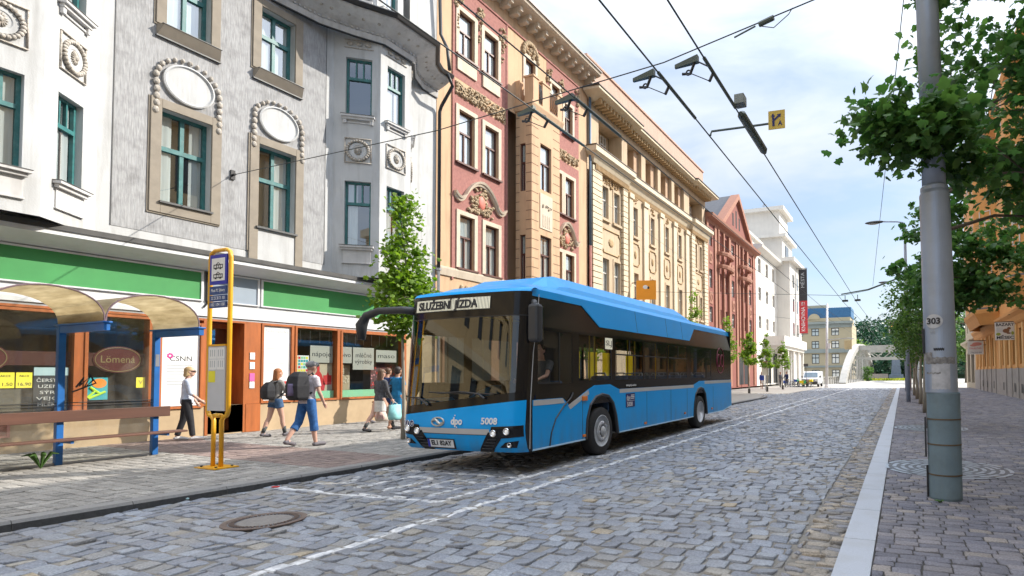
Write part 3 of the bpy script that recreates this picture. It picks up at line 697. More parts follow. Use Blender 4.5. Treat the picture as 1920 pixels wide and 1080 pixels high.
m_sheet = colm('grey_sheet', (.40, .39, .34))
for (u0, u1, v0, v1, s, lab) in ((11.28, 11.98, 1.95, 2.45, 'nápoje', 'grey hanging sheet reading napoje in the shop window'), (12.22, 12.62, 1.95, 2.45, 'pivo', 'narrow grey sheet reading pivo just right of the window post'), (12.66, 13.42, 1.75, 2.45, 'mléčné\nvýrobky', 'grey sheet reading mlecne vyrobky on the wide shop window'), (13.5, 14.3, 2.0, 2.4, 'maso', 'faded grey sheet at the far right of the shop window')):
    o = poster(u0, u1, v0, v1, -.12, m_sheet, lab, cat='sign', nm='paper_sign'); ptext(o, s, (u0+u1)/2, (v0+v1)/2, -.12, .20, m_ink, (u1-u0)*.82)
o = poster(10.84, 11.26, 1.55, 2.15, -.14, m_paper, 'white price leaflet with rows of coloured squares in the shop window')
b = MB(F1)
mats_ = [m_grn, m_redp, m_yel, m_teal2]
for i in range(5):
    for j in range(6): b.k = rnd.randrange(4); b.box(10.87+i*.075, 10.93+i*.075, 1.60+j*.09, 1.665+j*.09, -.131, -.129)
b.build('coloured_squares', mats_, o)
o = poster(11.02, 12.0, .92, 1.95, -.16, colm('beige_print', (.50, .42, .30)), 'beige poster with a red bottle and red jug')
b = MB(F1); b.prism([(11.35, 1.12), (11.75, 1.12), (11.78, 1.30), (11.66, 1.62), (11.60, 1.70), (11.60, 1.86), (11.52, 1.86), (11.52, 1.70), (11.45, 1.6), (11.33, 1.3)], -.151, -.147); b.prism([(11.72, 1.30), (11.98, 1.30), (11.98, 1.58), (11.9, 1.58), (11.86, 1.7), (11.82, 1.58), (11.72, 1.58)], -.151, -.147); b.build('red_bottle', m_redp, o)
o = poster(10.81, 12.01, .905, 1.12, -.1, m_grn, 'mint green strip along the foot of the narrower shop window', cat='strip', nm='window_strip')
o = poster(12.21, 14.44, .905, 1.12, -.1, m_grn, 'mint green strip along the foot of the wide shop window', cat='strip', nm='window_strip')
o = poster(12.22, 12.7, 1.12, 1.9, -.3, colm('nut_print', (.42, .34, .22)), 'brown poster of nuts behind the window post')
b = MB(F1)
for k in range(60): b.ell((12.25+rnd.random()*.42, 1.3+rnd.random()*.5, -.29), (.03, .025, .01), 6, 4)
b.build('nut_shapes', colm('cream_print', (.62, .54, .4)), o)
o = poster(13.45, 14.42, 1.12, 1.95, -.3, colm('dark_fruit_print', (.12, .05, .05)), 'dark poster of red fruit at the right of the wide window')
b = MB(F1)
for k in range(90): b.k = rnd.randrange(3); b.ell((13.48+rnd.random()*.9, 1.17+rnd.random()*.72, -.29), (.035, .035, .01), 6, 4)
b.build('fruit_shapes', [m_redp, colm('pink_print', (.6, .25, .25)), m_choc], o)
# left window: maroon band, ovals, yellow notes, blackboard
o = poster(3.6, 7.4, 1.80, 2.08, -.10, colm('maroon_band', (.10, .03, .022)), 'maroon band running across the left shop windows', cat='band', nm='window_band')
for k, (uc, lab) in enumerate(((6.93, 'maroon oval sticker with gold script seen through the shelter glass'), (4.88, 'maroon oval sticker at the left edge of the picture'))):
    t = MB(F1); N = 36
    t.prism([(uc+.42*math.cos(2*pi*i/N), 1.94+.29*math.sin(2*pi*i/N)) for i in range(N)], -.085, -.08)
    o = t.build('oval_sign', m_choc, None, loc=F1((uc, 1.8, -.085))); tag(o, lab, 'sign')
    r_ = MB(F1); r_.tube([(uc+.385*math.cos(2*pi*i/N), 1.94+.26*math.sin(2*pi*i/N), -.079) for i in range(N+1)], .008, 5); r_.build('gold_ring', m_gold, o); ptext(o, 'Lömená', uc, 1.94, -.089, .22, m_gold, .58)
for (u0, u1, s, lab) in ((5.12, 5.36, '11,50', 'yellow price note 11,50 on the left shop window'), (5.38, 5.60, '16,90', 'yellow price note AKCE 16,90 beside the blackboard')):
    o = poster(u0, u1, 1.36, 1.66, -.04, m_yel, lab, cat='price note', nm='price_note'); ptext(o, s, (u0+u1)/2, 1.43, -.04, .09, m_ink); ptext(o, 'AKCE', (u0+u1)/2, 1.59, -.04, .055, m_ink)
o = poster(7.23, 7.39, 1.32, 1.55, -.04, m_yel, 'small yellow note alone beside the right shelter post', cat='price note', nm='price_note'); ptext(o, 'V', 7.31, 1.44, -.04, .12, m_gold)
o = poster(5.62, 6.12, .90, 1.76, -.04, m_boardb, 'blackboard with white chalk writing behind the shelter', cat='blackboard', nm='blackboard')
m_chalk = colm('chalk', (.6, .62, .6))
for k, s in enumerate(('ČERSTVÉ', 'UZENÉ', 'SÝRY', 'VEJCE', 'MLÉKO')): ptext(o, s, 5.86, 1.50-k*.12, -.04, .09, m_chalk, .40-.05*(k % 3))
b = MB(F1); b.box(5.62, 6.12, 1.60, 1.76, -.031, -.029); b.build('heading_strip', colm('pale_blue_print', (.35, .5, .52)), o)
o = poster(6.40, 6.74, 1.08, 1.55, -.03, m_teal2, 'colourful food poster with an orange disc and a green splash')
b = MB(F1); b.prism([(6.60+.12*math.cos(2*pi*i/20), 1.43+.10*math.sin(2*pi*i/20)) for i in range(20)], -.021, -.018); b.build('orange_disc', m_orp, o)
b = MB(F1); b.tube([(6.41, 1.13, -.018), (6.52, 1.25, -.018), (6.45, 1.35, -.018), (6.62, 1.2, -.018), (6.7, 1.25, -.018), (6.43, 1.11, -.018)], .025, 6); b.build('green_splash', colm('lime_print', (.45, .75, .04)), o)
o = poster(3.9, 4.3, 1.2, 1.5, -.03, m_yel, 'yellow flyer in the far left shop window')
# air grille
g = MB(F1); g.box(4.4, 5.3, .42, .46, .002, .04); g.box(4.4, 5.3, .66, .70, .002, .04); g.box(4.4, 4.44, .46, .66, .002, .04); g.box(5.26, 5.3, .46, .66, .002, .04)
for k in range(5): g.box(4.44, 5.26, .47+k*.038, .49+k*.038, .004, .025)
g.build('vent_grille', P('pink_paint', (.45, .2, .15), .6, var=.1), b1)
b = MB(F1)
for k in range(6): b.box(13.3, 14.3, .25+k*.09, .29+k*.09, .002, .03)
b.build('vent_grille', m_or, b1)
for k, (v, mt) in enumerate(((2.0, m_paper), (1.75, m_paper), (1.42, colm('pink_plate', (.75, .12, .35))), (1.25, m_paper))):
    b = MB(F1); b.box(9.56, 9.68, v, v+(.18 if k != 2 else .22), .02, .035); b.build('bell_plate', mt, b1)

# next house on the left, mostly outside the picture; it shows as the reflection in the bus windscreen
m_y0 = P('honey_stucco', (.52, .40, .22), .85, var=.06, streak=True, dirt=(.35, .26, .14), dirt_amt=.3)
b0 = thing('honey_house', (XF, -15, .1), 'honey-coloured house at the left edge, mirrored in the bus windscreen', 'house')
w0 = [(u, u+1.1, z, z+2.0) for u in np.arange(-35, 1, 2.6).tolist() for z in (5.2, 8.8, 12.2)]+[(u, u+1.6, .8, 3.4) for u in np.arange(-35, 0, 3.2).tolist()]
b = MB(F1); wall(b, -38, 2.45, .05, 16.5, w0, .25, .5); b.k = 0; b.box(-38, 2.45, .05, 16.5, -9, -.51); b.build('wall', [m_y0, m_dark], b0)
b = MB(F1); b.box(-38, 2.45, 4.0, 4.4, .004, .4); b.box(-38, 2.45, 16.0, 16.7, .004, .8); b.box(-38, 2.45, 7.7, 7.9, .004, .15); b.build('cornice', P('honey_trim', (.58, .48, .32), .85, var=.05), b0)
b = MB(F1)
for h in w0: b.cut(); b.box(h[0], h[1], h[2], h[3], -.2, -.19)
b.build('window', P('dim_window_left', (.05, .06, .07), .1, var=.3, vscale=.6), b0)
# ================================================================ red and peach house
m_peach = P('peach_stucco', (0.58, 0.385, 0.235), 0.85, var=0.06, vscale=1.2, dirt=(0.30, 0.19, 0.12), dirt_amt=.55, dscale=1.4, streak=True, bump=.12, bscale=30)
m_red = P('dusty_red_render', (0.35, 0.155, 0.132), 0.9, var=0.18, vscale=9, dirt=(.42, .2, .17), dirt_amt=.5, dscale=4, bump=.3, bscale=50)
m_cream2 = P('cream_trim', (0.60, 0.51, 0.40), 0.8, var=.08, vscale=3, dirt=(.35, .26, .18), dirt_amt=.35, dscale=2, streak=True)
m_tanorn = P('tan_ornament', (0.44, 0.33, 0.21), 0.9, var=.35, vscale=16, dirt=(.18, .12, .07), dirt_amt=.6, dscale=9, bump=.5, bscale=50)
m_crd2 = P('brown_shop_wood', (.16, .07, .035), .6, var=.2, vscale=6)
b2 = thing('town_house', (XF, 21.3, .1), 'peach and dusty red town house with bay and balcony next to the grey corner house', 'house')
Y0, Y1 = 15.9, 26.75
lo = [(17.08, 17.9, 5.72, 7.80), (18.54, 19.36, 5.70, 7.75), (24.53, 25.34, 5.70, 7.72)]
mid = [(17.02, 17.88, 9.85, 11.92), (18.5, 19.34, 9.85, 11.90), (24.52, 25.33, 9.68, 11.69)]
upw = [(17.0, 17.86, 14.1, 15.87), (18.44, 19.3, 14.09, 15.86), (21.2, 21.95, 14.3, 16.2), (23.3, 24.0, 14.0, 15.98), (24.45, 25.2, 13.9, 15.5)]
lo.append((23.55, 24.2, 5.7, 7.72)); mid.append((23.55, 24.2, 9.7, 11.7))
b = MB(F1); wall(b, Y0, 19.95, 4.4, 17.6, lo[:2]+mid[:2]+upw[:2], .2, .7); wall(b, 23.0, Y1, 4.4, 17.6, lo[2:]+mid[2:]+upw[3:], .2, .7); wall(b, 19.95, 23.0, 13.2, 17.6, [upw[2]], .2, .7)
b.k = 0; b.box(Y0, Y1, .1, 4.4, -8, 0); b.box(Y0, Y1, 4.4, 17.6, -9, -.71); b.build('wall', [m_peach, m_dark], b2)
b = MB(fshift(F1, 0, 0, .006)); field(b, 16.75, 19.85, 13.1, 16.92, upw[:2]); b.cut(); field(b, 16.75, 19.85, 5.6, 12.42, lo[:2]+mid[:2]); b.cut(); field(b, 23.1, 25.85, 5.6, 12.42, lo[2:]+mid[2:]); b.cut(); field(b, 22.9, 25.85, 13.0, 16.9, upw[3:]); b.build('red_panel', m_red, b2)
b = MB(F1); b.box(19.85, 19.95, 5.2, 16.92, .004, .03); b.box(16.66, 16.75, 5.2, 16.95, .004, .05); b.box(16.66, 25.9, 16.92, 17.0, .004, .05); b.build('red_edging', m_red, b2)
def lites(par, fr, L, style, mat, pane=None, d=.12, bar=.05, cur=None):
    for h in L: window(fr, par, *h, d, style, mat, pane, cur or rnd.choice(['full', 'full', 'half', 'both']), bar)
lites(b2, F1, lo+mid+upw, 'T', m_brownfr)
def simple_sur(par, fr, h, wd, mat, pr=.05, top=None):
    b = MB(fr); u0, u1, v0, v1 = h; t = top or wd
    b.box(u0-wd, u0, v0-.02, v1+t, .008, pr); b.box(u1, u1+wd, v0-.02, v1+t, .008, pr); b.box(u0, u1, v1, v1+t, .008, pr-.003); b.build('window_surround', mat, par)
    s = MB(fr); s.box(u0-wd, u1+wd, v0-.09, v0-.02, .008, pr+.08); s.build('sill', m_brownfr if mat is m_cream2 else m_led, par)
for h in lo+mid+upw: simple_sur(b2, F1, h, .17, m_cream2)
for h in upw[:2]:
    b = MB(F1); b.box(h[0]-.1, h[1]+.1, h[2]-.65, h[2]-.1, .01, .07); b.build('apron_panel', m_cream2, b2)
def blobs(b, u0, u1, v0, v1, n, r, w=.04):
    for k in range(n): b.ell((rnd.uniform(u0, u1), rnd.uniform(v0, v1), w), (rnd.uniform(.5, 1)*r, rnd.uniform(.5, 1)*r, r*.8), 7, 5)
b = MB(F1); blobs(b, 16.82, 19.8, 12.5, 13.02, 150, .10); b.build('frieze', m_tanorn, b2, smooth=True)
b = MB(F1); blobs(b, 23.2, 25.8, 12.5, 13.0, 110, .10); b.build('frieze', m_tanorn, b2, smooth=True)
b = MB(F1)
for uc in (16.95, 18.17, 19.6, 23.1, 24.2, 25.6): b.cut(); blobs(b, uc-.2, uc+.2, 15.9, 16.6, 16, .10); blobs(b, uc-.06, uc+.06, 15.0, 15.9, 10, .06)
b.build('festoon', m_tanorn, b2, smooth=True)
def pediment(uc, v, hw, s=1):
    pts = []
    for i in range(33):
        t = -1+2*i/32; a = abs(t)
        h = .75*math.cos(min(1, a/.62)*pi/2)**.8 if a < .62 else -.16*math.sin((a-.62)/.38*pi)
        pts.append((uc+t*hw, v+h))
    b = MB(F1)
    for off, wd in ((0, .17), (-.1, .11)):
        rings = [[(u, z+off, .01), (u, z+off, wd), (u, z+off+.09, wd+.03), (u, z+off+.09, .01)] for u, z in pts]; b.loft(rings)
    b.build('pediment', m_cream2, b2)
    o = MB(F1); blobs(o, uc-.75*s, uc+.75*s, v-.5, v+.1, 60, .10); blobs(o, uc-.35, uc+.35, v-.1, v+.55, 36, .09); o.build('pediment_ornament', m_tanorn, b2, smooth=True)
    c = MB(F1); c.ell((uc, v-.02, .07), (.22, .30, .08), 14, 8); c.build('shield', P('salmon_shield', (.60, .17, .12), .6, var=.1), b2, smooth=True)
pediment(18.25, 8.55, 1.5); pediment(24.6, 8.5, 1.15, .8)
b = MB(F1)
for u0, u1 in ((16.3, 18.9), (19.4, 20.4), (20.9, 23.2), (23.8, 26.3)): b.cut(); b.box(u0, u1, .45 if u0 != 19.4 else .1, 3.4, .004, .03)
b.build('shop_window', P('dim_shop_glass', (.025, .03, .03), .08, var=.3, vscale=.7), b2)
b = MB(F1)
for u0, u1, v0, v1, w0, w1 in ((16.2, 16.3, .1, 3.5, .004, .07), (18.9, 19.4, .1, 3.5, .004, .05), (20.4, 20.9, .1, 3.5, .004, .05), (23.2, 23.8, .1, 3.5, .004, .05), (16.2, 26.4, 3.4, 3.9, .004, .08)): b.box(u0, u1, v0, v1, w0, w1)
b.build('shop_front_frame', m_crd2, b2)
# bay with joints, windows, balcony
B0, B1, BX = 20.55, 22.75, -14.95
pb = [(XF, B0-.55), (XF, B0-.001), (BX, B0), (BX, B1), (XF, B1+.001)]
frs, ls = segframe((XF, B0), (BX, B0)); frs.W = Vector((0, -1, 0))
b = MB(frs); wall(b, 0, ls, 4.4, 13.6, [(.22, .52, 5.6, 7.75), (.22, .52, 9.7, 11.85)], .1, .4); b.build('bay_wall', [m_peach, m_dark], b2)
for z in ((5.6, 7.75), (9.7, 11.85)): window(frs, b2, .22, .52, z[0], z[1], .1, 'T', m_brownfr, curtain='half', bar=.05)
frb = wallframe(BX); bw = [(21.2, 22.06, 5.7, 7.85), (21.2, 22.06, 9.93, 12.04)]
b = MB(frb); wall(b, B0, B1, 4.4, 13.6, bw, .15, .5); b.k = 0; b.quad((B1, 4.4, 0), (B1, 4.4, -.85), (B1, 13.6, -.85), (B1, 13.6, 0)); b.quad((B0, 13.6, 0), (B1, 13.6, 0), (B1, 13.6, -.85), (B0, 13.6, -.85)); b.build('bay_wall', [m_peach, m_dark], b2)
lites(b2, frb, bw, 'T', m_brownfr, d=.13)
b = MB(frb)
for k in range(22):
    v = 4.6+k*.42
    for u0, u1 in ((B0, 21.05), (22.2, B1)): b.box(u0, u1, v, v+.025, .002, .006)
b.fr = frs
for k in range(22): v = 4.6+k*.42; b.box(.0, .2, v, v+.025, .002, .006); b.box(.55, .84, v, v+.025, .002, .006)
b.build('masonry_joints', P('joint_brown', (.14, .08, .05), .9, var=0), b2)
b = MB(frb); b.box(21.15, 22.1, 8.15, 9.75, .004, .03); [b.box(21.35+k*.16, 21.41+k*.16, 8.25, 8.8, .03, .05) for k in range(4)]; blobs(b, 21.3, 22.0, 9.1, 9.3, 8, .08); b.build('apron_panel', m_cream2, b2)
b = MB(); plansweep(b, [(XF, B0), (BX, B0), (BX, B1), (XF, B1)], [(-.02, 13.3), (.08, 13.3), (.16, 13.55), (.16, 13.65), (-.02, 13.65)]); b.build('bay_cornice', m_peach, b2)
b = MB(frb)
for u0, u1, w0, w1 in ((B0-.05, B0+.35, -.35, .12), (21.2, 21.75, -.25, .12), (B1-.35, B1+.05, -.35, .12)):
    b.cut(); b.box(u0, u1, 13.65, 14.75, w0, w1); b.box(u0-.04, u1+.04, 14.75, 14.83, w0-.04, w1+.04)
b.cut(); b.box(B0-.05, B0+.25, 13.65, 14.7, -.85, -.6)
b.build('balcony_parapet', m_peach, b2)
b = MB(frb)
for (u0, u1) in ((B0+.4, 21.15), (21.8, B1-.4)):
    b.cut(); b.tube([(u0, 14.62, .05), (u1, 14.62, .05)], .02, 6); b.tube([(u0, 13.75, .05), (u1, 13.75, .05)], .018, 6)
    n = 4
    for k in range(n+1): u = u0+(u1-u0)*k/n; b.tube([(u, 13.75, .05), (u+.05, 14.0, .12), (u-.02, 14.3, .14), (u, 14.62, .05)], .013, 5)
b.build('balcony_railing', m_black, b2)
# arched ornament over the balcony door, cornice with brackets, attic gable
b = MB(F1)
for i in range(13):
    a = pi*i/12; b.ell((21.58+.55*math.cos(a), 16.35+.6*math.sin(a), .06), (.13, .13, .09), 7, 5)
blobs(b, 21.15, 22.0, 16.3, 16.8, 22, .1); b.build('door_ornament', m_tanorn, b2, smooth=True)
b = MB(); plansweep(b, [(XF, Y0+.02), (XF, Y1)], [(-.6, 17.6), (.06, 17.6), (.12, 17.72), (.75, 17.78), (.88, 17.84), (.92, 17.98), (-.6, 18.1)]); b.build('cornice', m_cream2, b2)
b = MB(F1)
for k in range(17): u = 16.2+k*.64; b.cut(); b.box(u, u+.22, 17.42, 17.76, .004, .45); b.box(u+.02, u+.2, 17.55, 17.76, .45, .62)
b.build('cornice_brackets', m_cream2, b2)
b = MB(); plansweep(b, [(XF, Y0+.02), (XF, Y1)], [(.90, 17.97), (.97, 17.97), (.97, 18.05), (.0, 18.18), (.0, 18.12), (.9, 18.0)]); b.build('gutter', P('green_copper', (.12, .10, .09), .5, .3, var=.2), b2)
b = MB(fshift(F1, 0, 0, -.75)); gp = [(Y0+.1, 18.1)]
for i in range(25): t = i/24; gp.append((Y0+.6+t*6.6, 18.5+2.7*math.sin(t*pi)**.7))
gp += [(23.6, 18.5), (26.6, 18.5), (26.6, 18.1)]; b.prism(gp, -.4, 0); b.build('attic_gable', m_peach, b2)
b = MB(fshift(F1, 0, 0, -.75)); b.box(24.0, 26.7, 18.5, 19.3, -.8, -.02); b.lathe([(.001, 0), (.3, 0), (.3, .25), (.42, .35), (.42, .45), (.001, .5)], (25.2, 19.3, -.3), 'y', 14); b.build('chimney', m_peach, b2)
b = MB(); b.tube([(-15.68, 26.85, 17.4), (-15.68, 26.85, 8.6)], .07, 8); b.build('downpipe', P('blue_pipe', (.10, .16, .24), .5, .2, var=.15), b2, smooth=True)
b = MB(); b.tube([(-15.68, 26.85, 8.6), (-15.68, 26.85, .2)], .075, 8); b.build('downpipe_lower', m_red, b2, smooth=True)
b = MB(); plansweep(b, [(XF, Y0+.02), (XF, B0), (BX, B0), (BX, B1), (XF, B1), (XF, Y1)], [(-.02, 5.3), (.05, 5.3), (.10, 5.55), (.10, 5.62), (-.02, 5.62)]); b.build('string_course', m_cream2, b2)
b = MB(F1)
for uc in (17.5, 18.95, 23.9, 24.9):
    b.cut()
    for k in (-1, 0, 1): b.ell((uc+k*.27, 4.95, .02), (.11, .14, .06), 8, 6)
b.build('wreaths', m_tanorn, b2, smooth=True)
# ================================================================ long cream house with colossal pilasters
m_cr = P('cream_stucco', (0.54, 0.42, 0.285), 0.85, var=0.06, vscale=1.2, dirt=(0.28, 0.2, 0.125), dirt_amt=.55, dscale=1.3, streak=True)
m_crl = P('pale_cream_trim', (0.64, 0.55, 0.40), 0.8, var=.06, vscale=2, dirt=(.4, .3, .2), dirt_amt=.3, streak=True)
m_crd = P('ochre_trim', (0.46, 0.32, 0.17), 0.85, var=.12, vscale=5)
b3 = thing('long_house', (XF, 37, .1), 'long cream house with tall pilasters and a bracketed cornice', 'house')
Y0, Y1 = 27.0, 47.0
def b3rows():
    up, lw, top = [], [], []
    for u in (28.38, 29.8): up.append((u, u+.72, 10.58, 12.45)); lw.append((u, u+.78, 6.2, 8.26)); top.append((u, u+.7, 14.75, 16.1))
    for u in (32.43, 35.13, 37.73, 40.33): up.append((u, u+.64, 10.42, 12.3)); lw.append((u+.05, u+.72, 6.1, 8.05)); top.append((u-.1, u+.5, 14.7, 16.0))
    for u in (44.05, 45.25): up.append((u, u+.56, 10.37, 12.4)); lw.append((u, u+.56, 6.1, 8.05)); top.append((u, u+.5, 14.7, 16.0))
    return up, lw, top
up_, lw_, tp_ = b3rows()
gf = [(u, u+1.6, .9, 3.3) for u in (28.5, 32, 34.8, 37.5, 40.2, 44)]
b = MB(F1); wall(b, Y0, Y1, .1, 13.3, up_+lw_+gf, .16, .6); b.k = 0; b.box(Y0, Y1, 13.3, 17.0, -8.5, -1.0); b.box(Y0, Y1, .1, 13.3, -9, -.61); b.build('wall', [m_cr, m_dark], b3)
lites(b3, F1, up_+lw_, 'T', m_whitefr, d=.14, bar=.045)
FT = fshift(F1, 0, 0, -.9)
for h in tp_: window(FT, b3, *h, -.0, 'cross', m_whitefr, curtain='none', bar=.045)
b = MB(F1)      # loggia piers and lintel
for u0, u1 in ((27.0, 28.1), (31.0, 31.75), (33.85, 34.5), (36.6, 37.1), (39.2, 39.75), (41.8, 43.0), (46.2, 47.0)): b.cut(); b.box(u0, u1, 14.1, 16.3, -.95, -.05)
b.cut(); b.box(Y0, Y1, 16.3, 16.75, -.95, -.03); b.build('loggia', m_cr, b3)
b = MB(F1)
for u0, u1 in ((33.2, 33.84), (35.9, 36.58), (38.6, 39.18), (41.2, 41.78)): b.cut(); b.box(u0, u1, 14.1, 16.3, -.9, -.3)
b.build('loggia_pier', P('pinkish_stucco', (.50, .34, .22), .85, var=.08), b3)
def ledge(z0, z1, out, par, mat, nm, segs):
    b = MB()
    for p in segs: plansweep(b, p, [(-.3, z0), (.04, z0), (.04+out*.35, z0+(z1-z0)*.35), (.04+out, z0+(z1-z0)*.6), (.04+out, z1-.03), (-.3, z1)])
    return b.build(nm, mat, par)
segs = [[(XF, Y0), (XF+.22, Y0+.02), (XF+.22, 31.3), (XF, 31.35)], [(XF, 31.36), (XF, 42.9)], [(XF, 42.91), (XF+.22, 42.95), (XF+.22, Y1-.02), (XF, Y1)]]
ledge(13.3, 14.1, .38, b3, m_crl, 'string_cornice', segs); ledge(16.75, 17.15, .75, b3, m_crl, 'cornice', segs)
b = MB(); [plansweep(b, p, [(.80, 17.14), (.84, 17.14), (.84, 17.2), (.0, 17.3), (.0, 17.2)]) for p in segs]; [plansweep(b, p, [(.42, 14.08), (.45, 14.08), (.45, 14.13), (0, 14.16), (0, 14.1)]) for p in segs]; b.build('flashing', P('brown_flashing', (.09, .065, .05), .5, .2, var=.2), b3)
b = MB(F1); u = 27.2
while u < 46.9: b.cut(); b.box(u, u+.17, 16.62, 16.92, .03, .62 if not 31.3 < u < 42.9 else .45); u += .38
b.build('cornice_brackets', m_crd, b3)
b = MB(F1); u = 27.3
while u < 46.8:
    b.box(u, u+.07, 13.0, 13.28, .004, .05 if 31.4 < u < 42.8 else .27); u += .15
b.build('dentils', m_crd, b3)
b = MB(F1); b.box(Y0, Y1, 17.1, 19.35, -1.4, -.2); b.box(Y0-.05, Y1+.05, 19.35, 19.47, -1.5, -.12); b.build('attic', P('pink_attic', (.50, .33, .255), .85, var=.08, dirt=(.3, .2, .15), dirt_amt=.3, streak=True), b3)
b = MB(F1)
for u in (28.0, 33.9, 39.2, 44.6): b.cut(); b.lathe([(.001, 0), (.25, 0), (.3, .2), (.12, .45), (.001, .5)], (u, 17.2, .1), 'y', 10)
b.build('urns', m_crd, b3)
b = MB(F1)      # giant pilasters
for u0, u1 in ((31.75, 32.2), (33.9, 34.55), (36.6, 37.15), (39.2, 39.75), (41.8, 42.5)):
    b.cut(); b.box(u0, u1, 4.3, 13.0, .004, .12); b.box(u0-.08, u1+.08, 12.7, 13.0, .12, .2); b.box(u0-.06, u1+.06, 4.3, 4.7, .12, .17)
b.build('pilasters', m_crl, b3)
b = MB(F1)      # rusticated piers of the two end pavilions
for u0, u1 in ((27.05, 28.1), (30.75, 31.35), (42.95, 43.75), (46.1, 46.98)):
    v = 4.3; b.cut()
    while v < 12.95: b.box(u0, u1, v+.02, v+.30, .004, .19); v += .33
b.build('rustication', m_crl, b3)
b = MB(F1)
for h in up_+lw_:
    b.cut(); b.box(h[0]-.12, h[0], h[2]-.02, h[3]+.14, .004, .04); b.box(h[1], h[1]+.12, h[2]-.02, h[3]+.14, .004, .04); b.box(h[0], h[1], h[3], h[3]+.14, .004, .037); b.box(h[0]-.16, h[1]+.16, h[2]-.16, h[2]-.02, .004, .13)
b.build('window_surround', m_cr, b3)
def cartouche(uc, vc, hw, hh):
    b = MB(F1); c = min(hw, hh)*.3
    pts = [(-hw+c, -hh), (hw-c, -hh), (hw-c, -hh+c*.5), (hw, -hh+c), (hw, hh-c), (hw-c, hh-c*.5), (hw-c, hh), (-hw+c, hh), (-hw+c, hh-c*.5), (-hw, hh-c), (-hw, -hh+c), (-hw+c, -hh+c*.5)]
    P_ = [(uc+x, vc+z, .03) for x, z in pts]; b.tube(P_+[P_[0]], .035, 5); b.ell((uc, vc, .02), (hw*.28, hh*.38, .07), 8, 6); b.build('cartouche', m_crd, b3)
for h in up_[2:6]: cartouche((h[0]+h[1])/2, 9.25, .55, .72)
cartouche(29.45, 9.3, 1.15, .68); cartouche(44.95, 9.3, .9, .68)
b = MB(F1)
for h in up_[2:6]: uc = (h[0]+h[1])/2; b.cut(); blobs(b, uc-.3, uc+.3, 12.55, 12.9, 10, .08)
for uc in (29.45, 44.95):
    b.cut()
    for i in range(14): a = 2*pi*i/14; b.ell((uc+.22*math.cos(a), 12.85+.3*math.sin(a), .05), (.07, .07, .06), 6, 4)
    blobs(b, uc-.9, uc-.4, 12.6, 13.0, 12, .08); blobs(b, uc+.4, uc+.9, 12.6, 13.0, 12, .08)
b.build('relief', m_crd, b3, smooth=True)
ledge(3.7, 4.3, .2, b3, m_crl, 'plinth_ledge', [[(XF, Y0), (XF, Y1)]])
# ================================================================ red gabled house
m_rb = P('brick_red_stucco', (0.25, 0.085, 0.065), 0.85, var=.10, vscale=2, dirt=(.25, .08, .05), dirt_amt=.35, streak=True)
m_rt = P('salmon_trim', (0.36, 0.17, 0.115), 0.85, var=.10, vscale=3, dirt=(.35, .15, .1), dirt_amt=.35, streak=True)
m_slate = P('slate_roof', (0.085, 0.085, 0.095), 0.6, var=.2, vscale=5)
b4 = thing('gabled_house', (XF, 56, .1), 'brick red house with a steep gable and two rounded balconies', 'house')
Y0, Y1 = 47.0, 65.3
W4 = []
for z0, z1 in ((13.1, 14.65), (9.3, 11.0), (6.2, 7.6)):
    W4 += [(47.85, 48.8, z0, z1), (55.1, 56.1, z0, z1), (62.0, 63.1, z0, z1), (50.7, 51.5, z0, z1), (52.6, 53.4, z0, z1), (57.7, 58.5, z0, z1), (59.6, 60.4, z0, z1)]
b = MB(F1); wall(b, Y0, Y1, .1, 15.2, W4, .16, .6); b.k = 0; b.box(Y0, Y1, .1, 15.2, -9, -.61); b.build('wall', [m_rb, m_dark], b4)
lites(b4, F1, W4, 'T', m_whitefr, d=.14, bar=.06)
b = MB(F1)
for u0, u1 in ((47.05, 47.5), (49.3, 49.9), (54.0, 54.6), (56.5, 57.1), (61.1, 61.6), (63.7, 64.2)): b.cut(); b.box(u0, u1, .3, 15.2, .004, .12)
for u0 in (50.1, 51.8, 53.6, 57.3, 58.8, 60.6): b.cut(); b.box(u0, u0+.32, 4.4, 15.0, .004, .22)
b.build('pilasters', m_rt, b4)
b = MB(F1)
for u0 in (48.3, 55.6, 62.5):
    for v in (12.05, 8.4): b.cut(); b.box(u0-.45, u0+.45, v-.55, v+.55, .004, .05); b.tube([(u0+.25*math.cos(2*pi*i/16), v+.3*math.sin(2*pi*i/16), .06) for i in range(17)], .04, 5)
b.build('relief_panel', m_rt, b4)
b = MB()
for y0, y1 in ((49.9, 54.0), (57.1, 61.1)):
    for z in (11.35, 12.55):
        b.cut(); pts = [(XF, y0), (XF+.5, y0+.25), (XF+.78, y0+.9), (XF+.85, (y0+y1)/2), (XF+.78, y1-.9), (XF+.5, y1-.25), (XF, y1)]
        plansweep(b, pts, [(-.2, z), (.06, z), (.12, z+.2), (.12, z+.34), (-.2, z+.34)])
b.build('balcony', m_rt, b4)
b = MB(); plansweep(b, [(XF, Y0+.02), (XF, Y1)], [(-.4, 15.1), (.05, 15.1), (.15, 15.35), (.62, 15.45), (.7, 15.75), (-.4, 15.9)]); b.build('cornice', m_rt, b4)
b = MB(F1); b.prism([(51.0, 15.8), (62.0, 15.8), (56.5, 20.0)], -.3, .15); b.build('gable', m_rb, b4)
b = MB(F1)
for s in (-1, 1): b.cut(); b.prism([(56.5, 20.15), (56.5, 19.6), (56.5+s*5.2, 15.85), (56.5+s*6.0, 15.85)], -.4, .5)
b.build('gable_moulding', m_rt, b4)
b = MB(F1)
for u in (55.3, 56.5, 57.7): b.cut(); b.box(u-.22, u+.22, 16.6, 17.9+(.5 if u == 56.5 else 0), .152, .16)
b.build('gable_window', m_dark, b4)
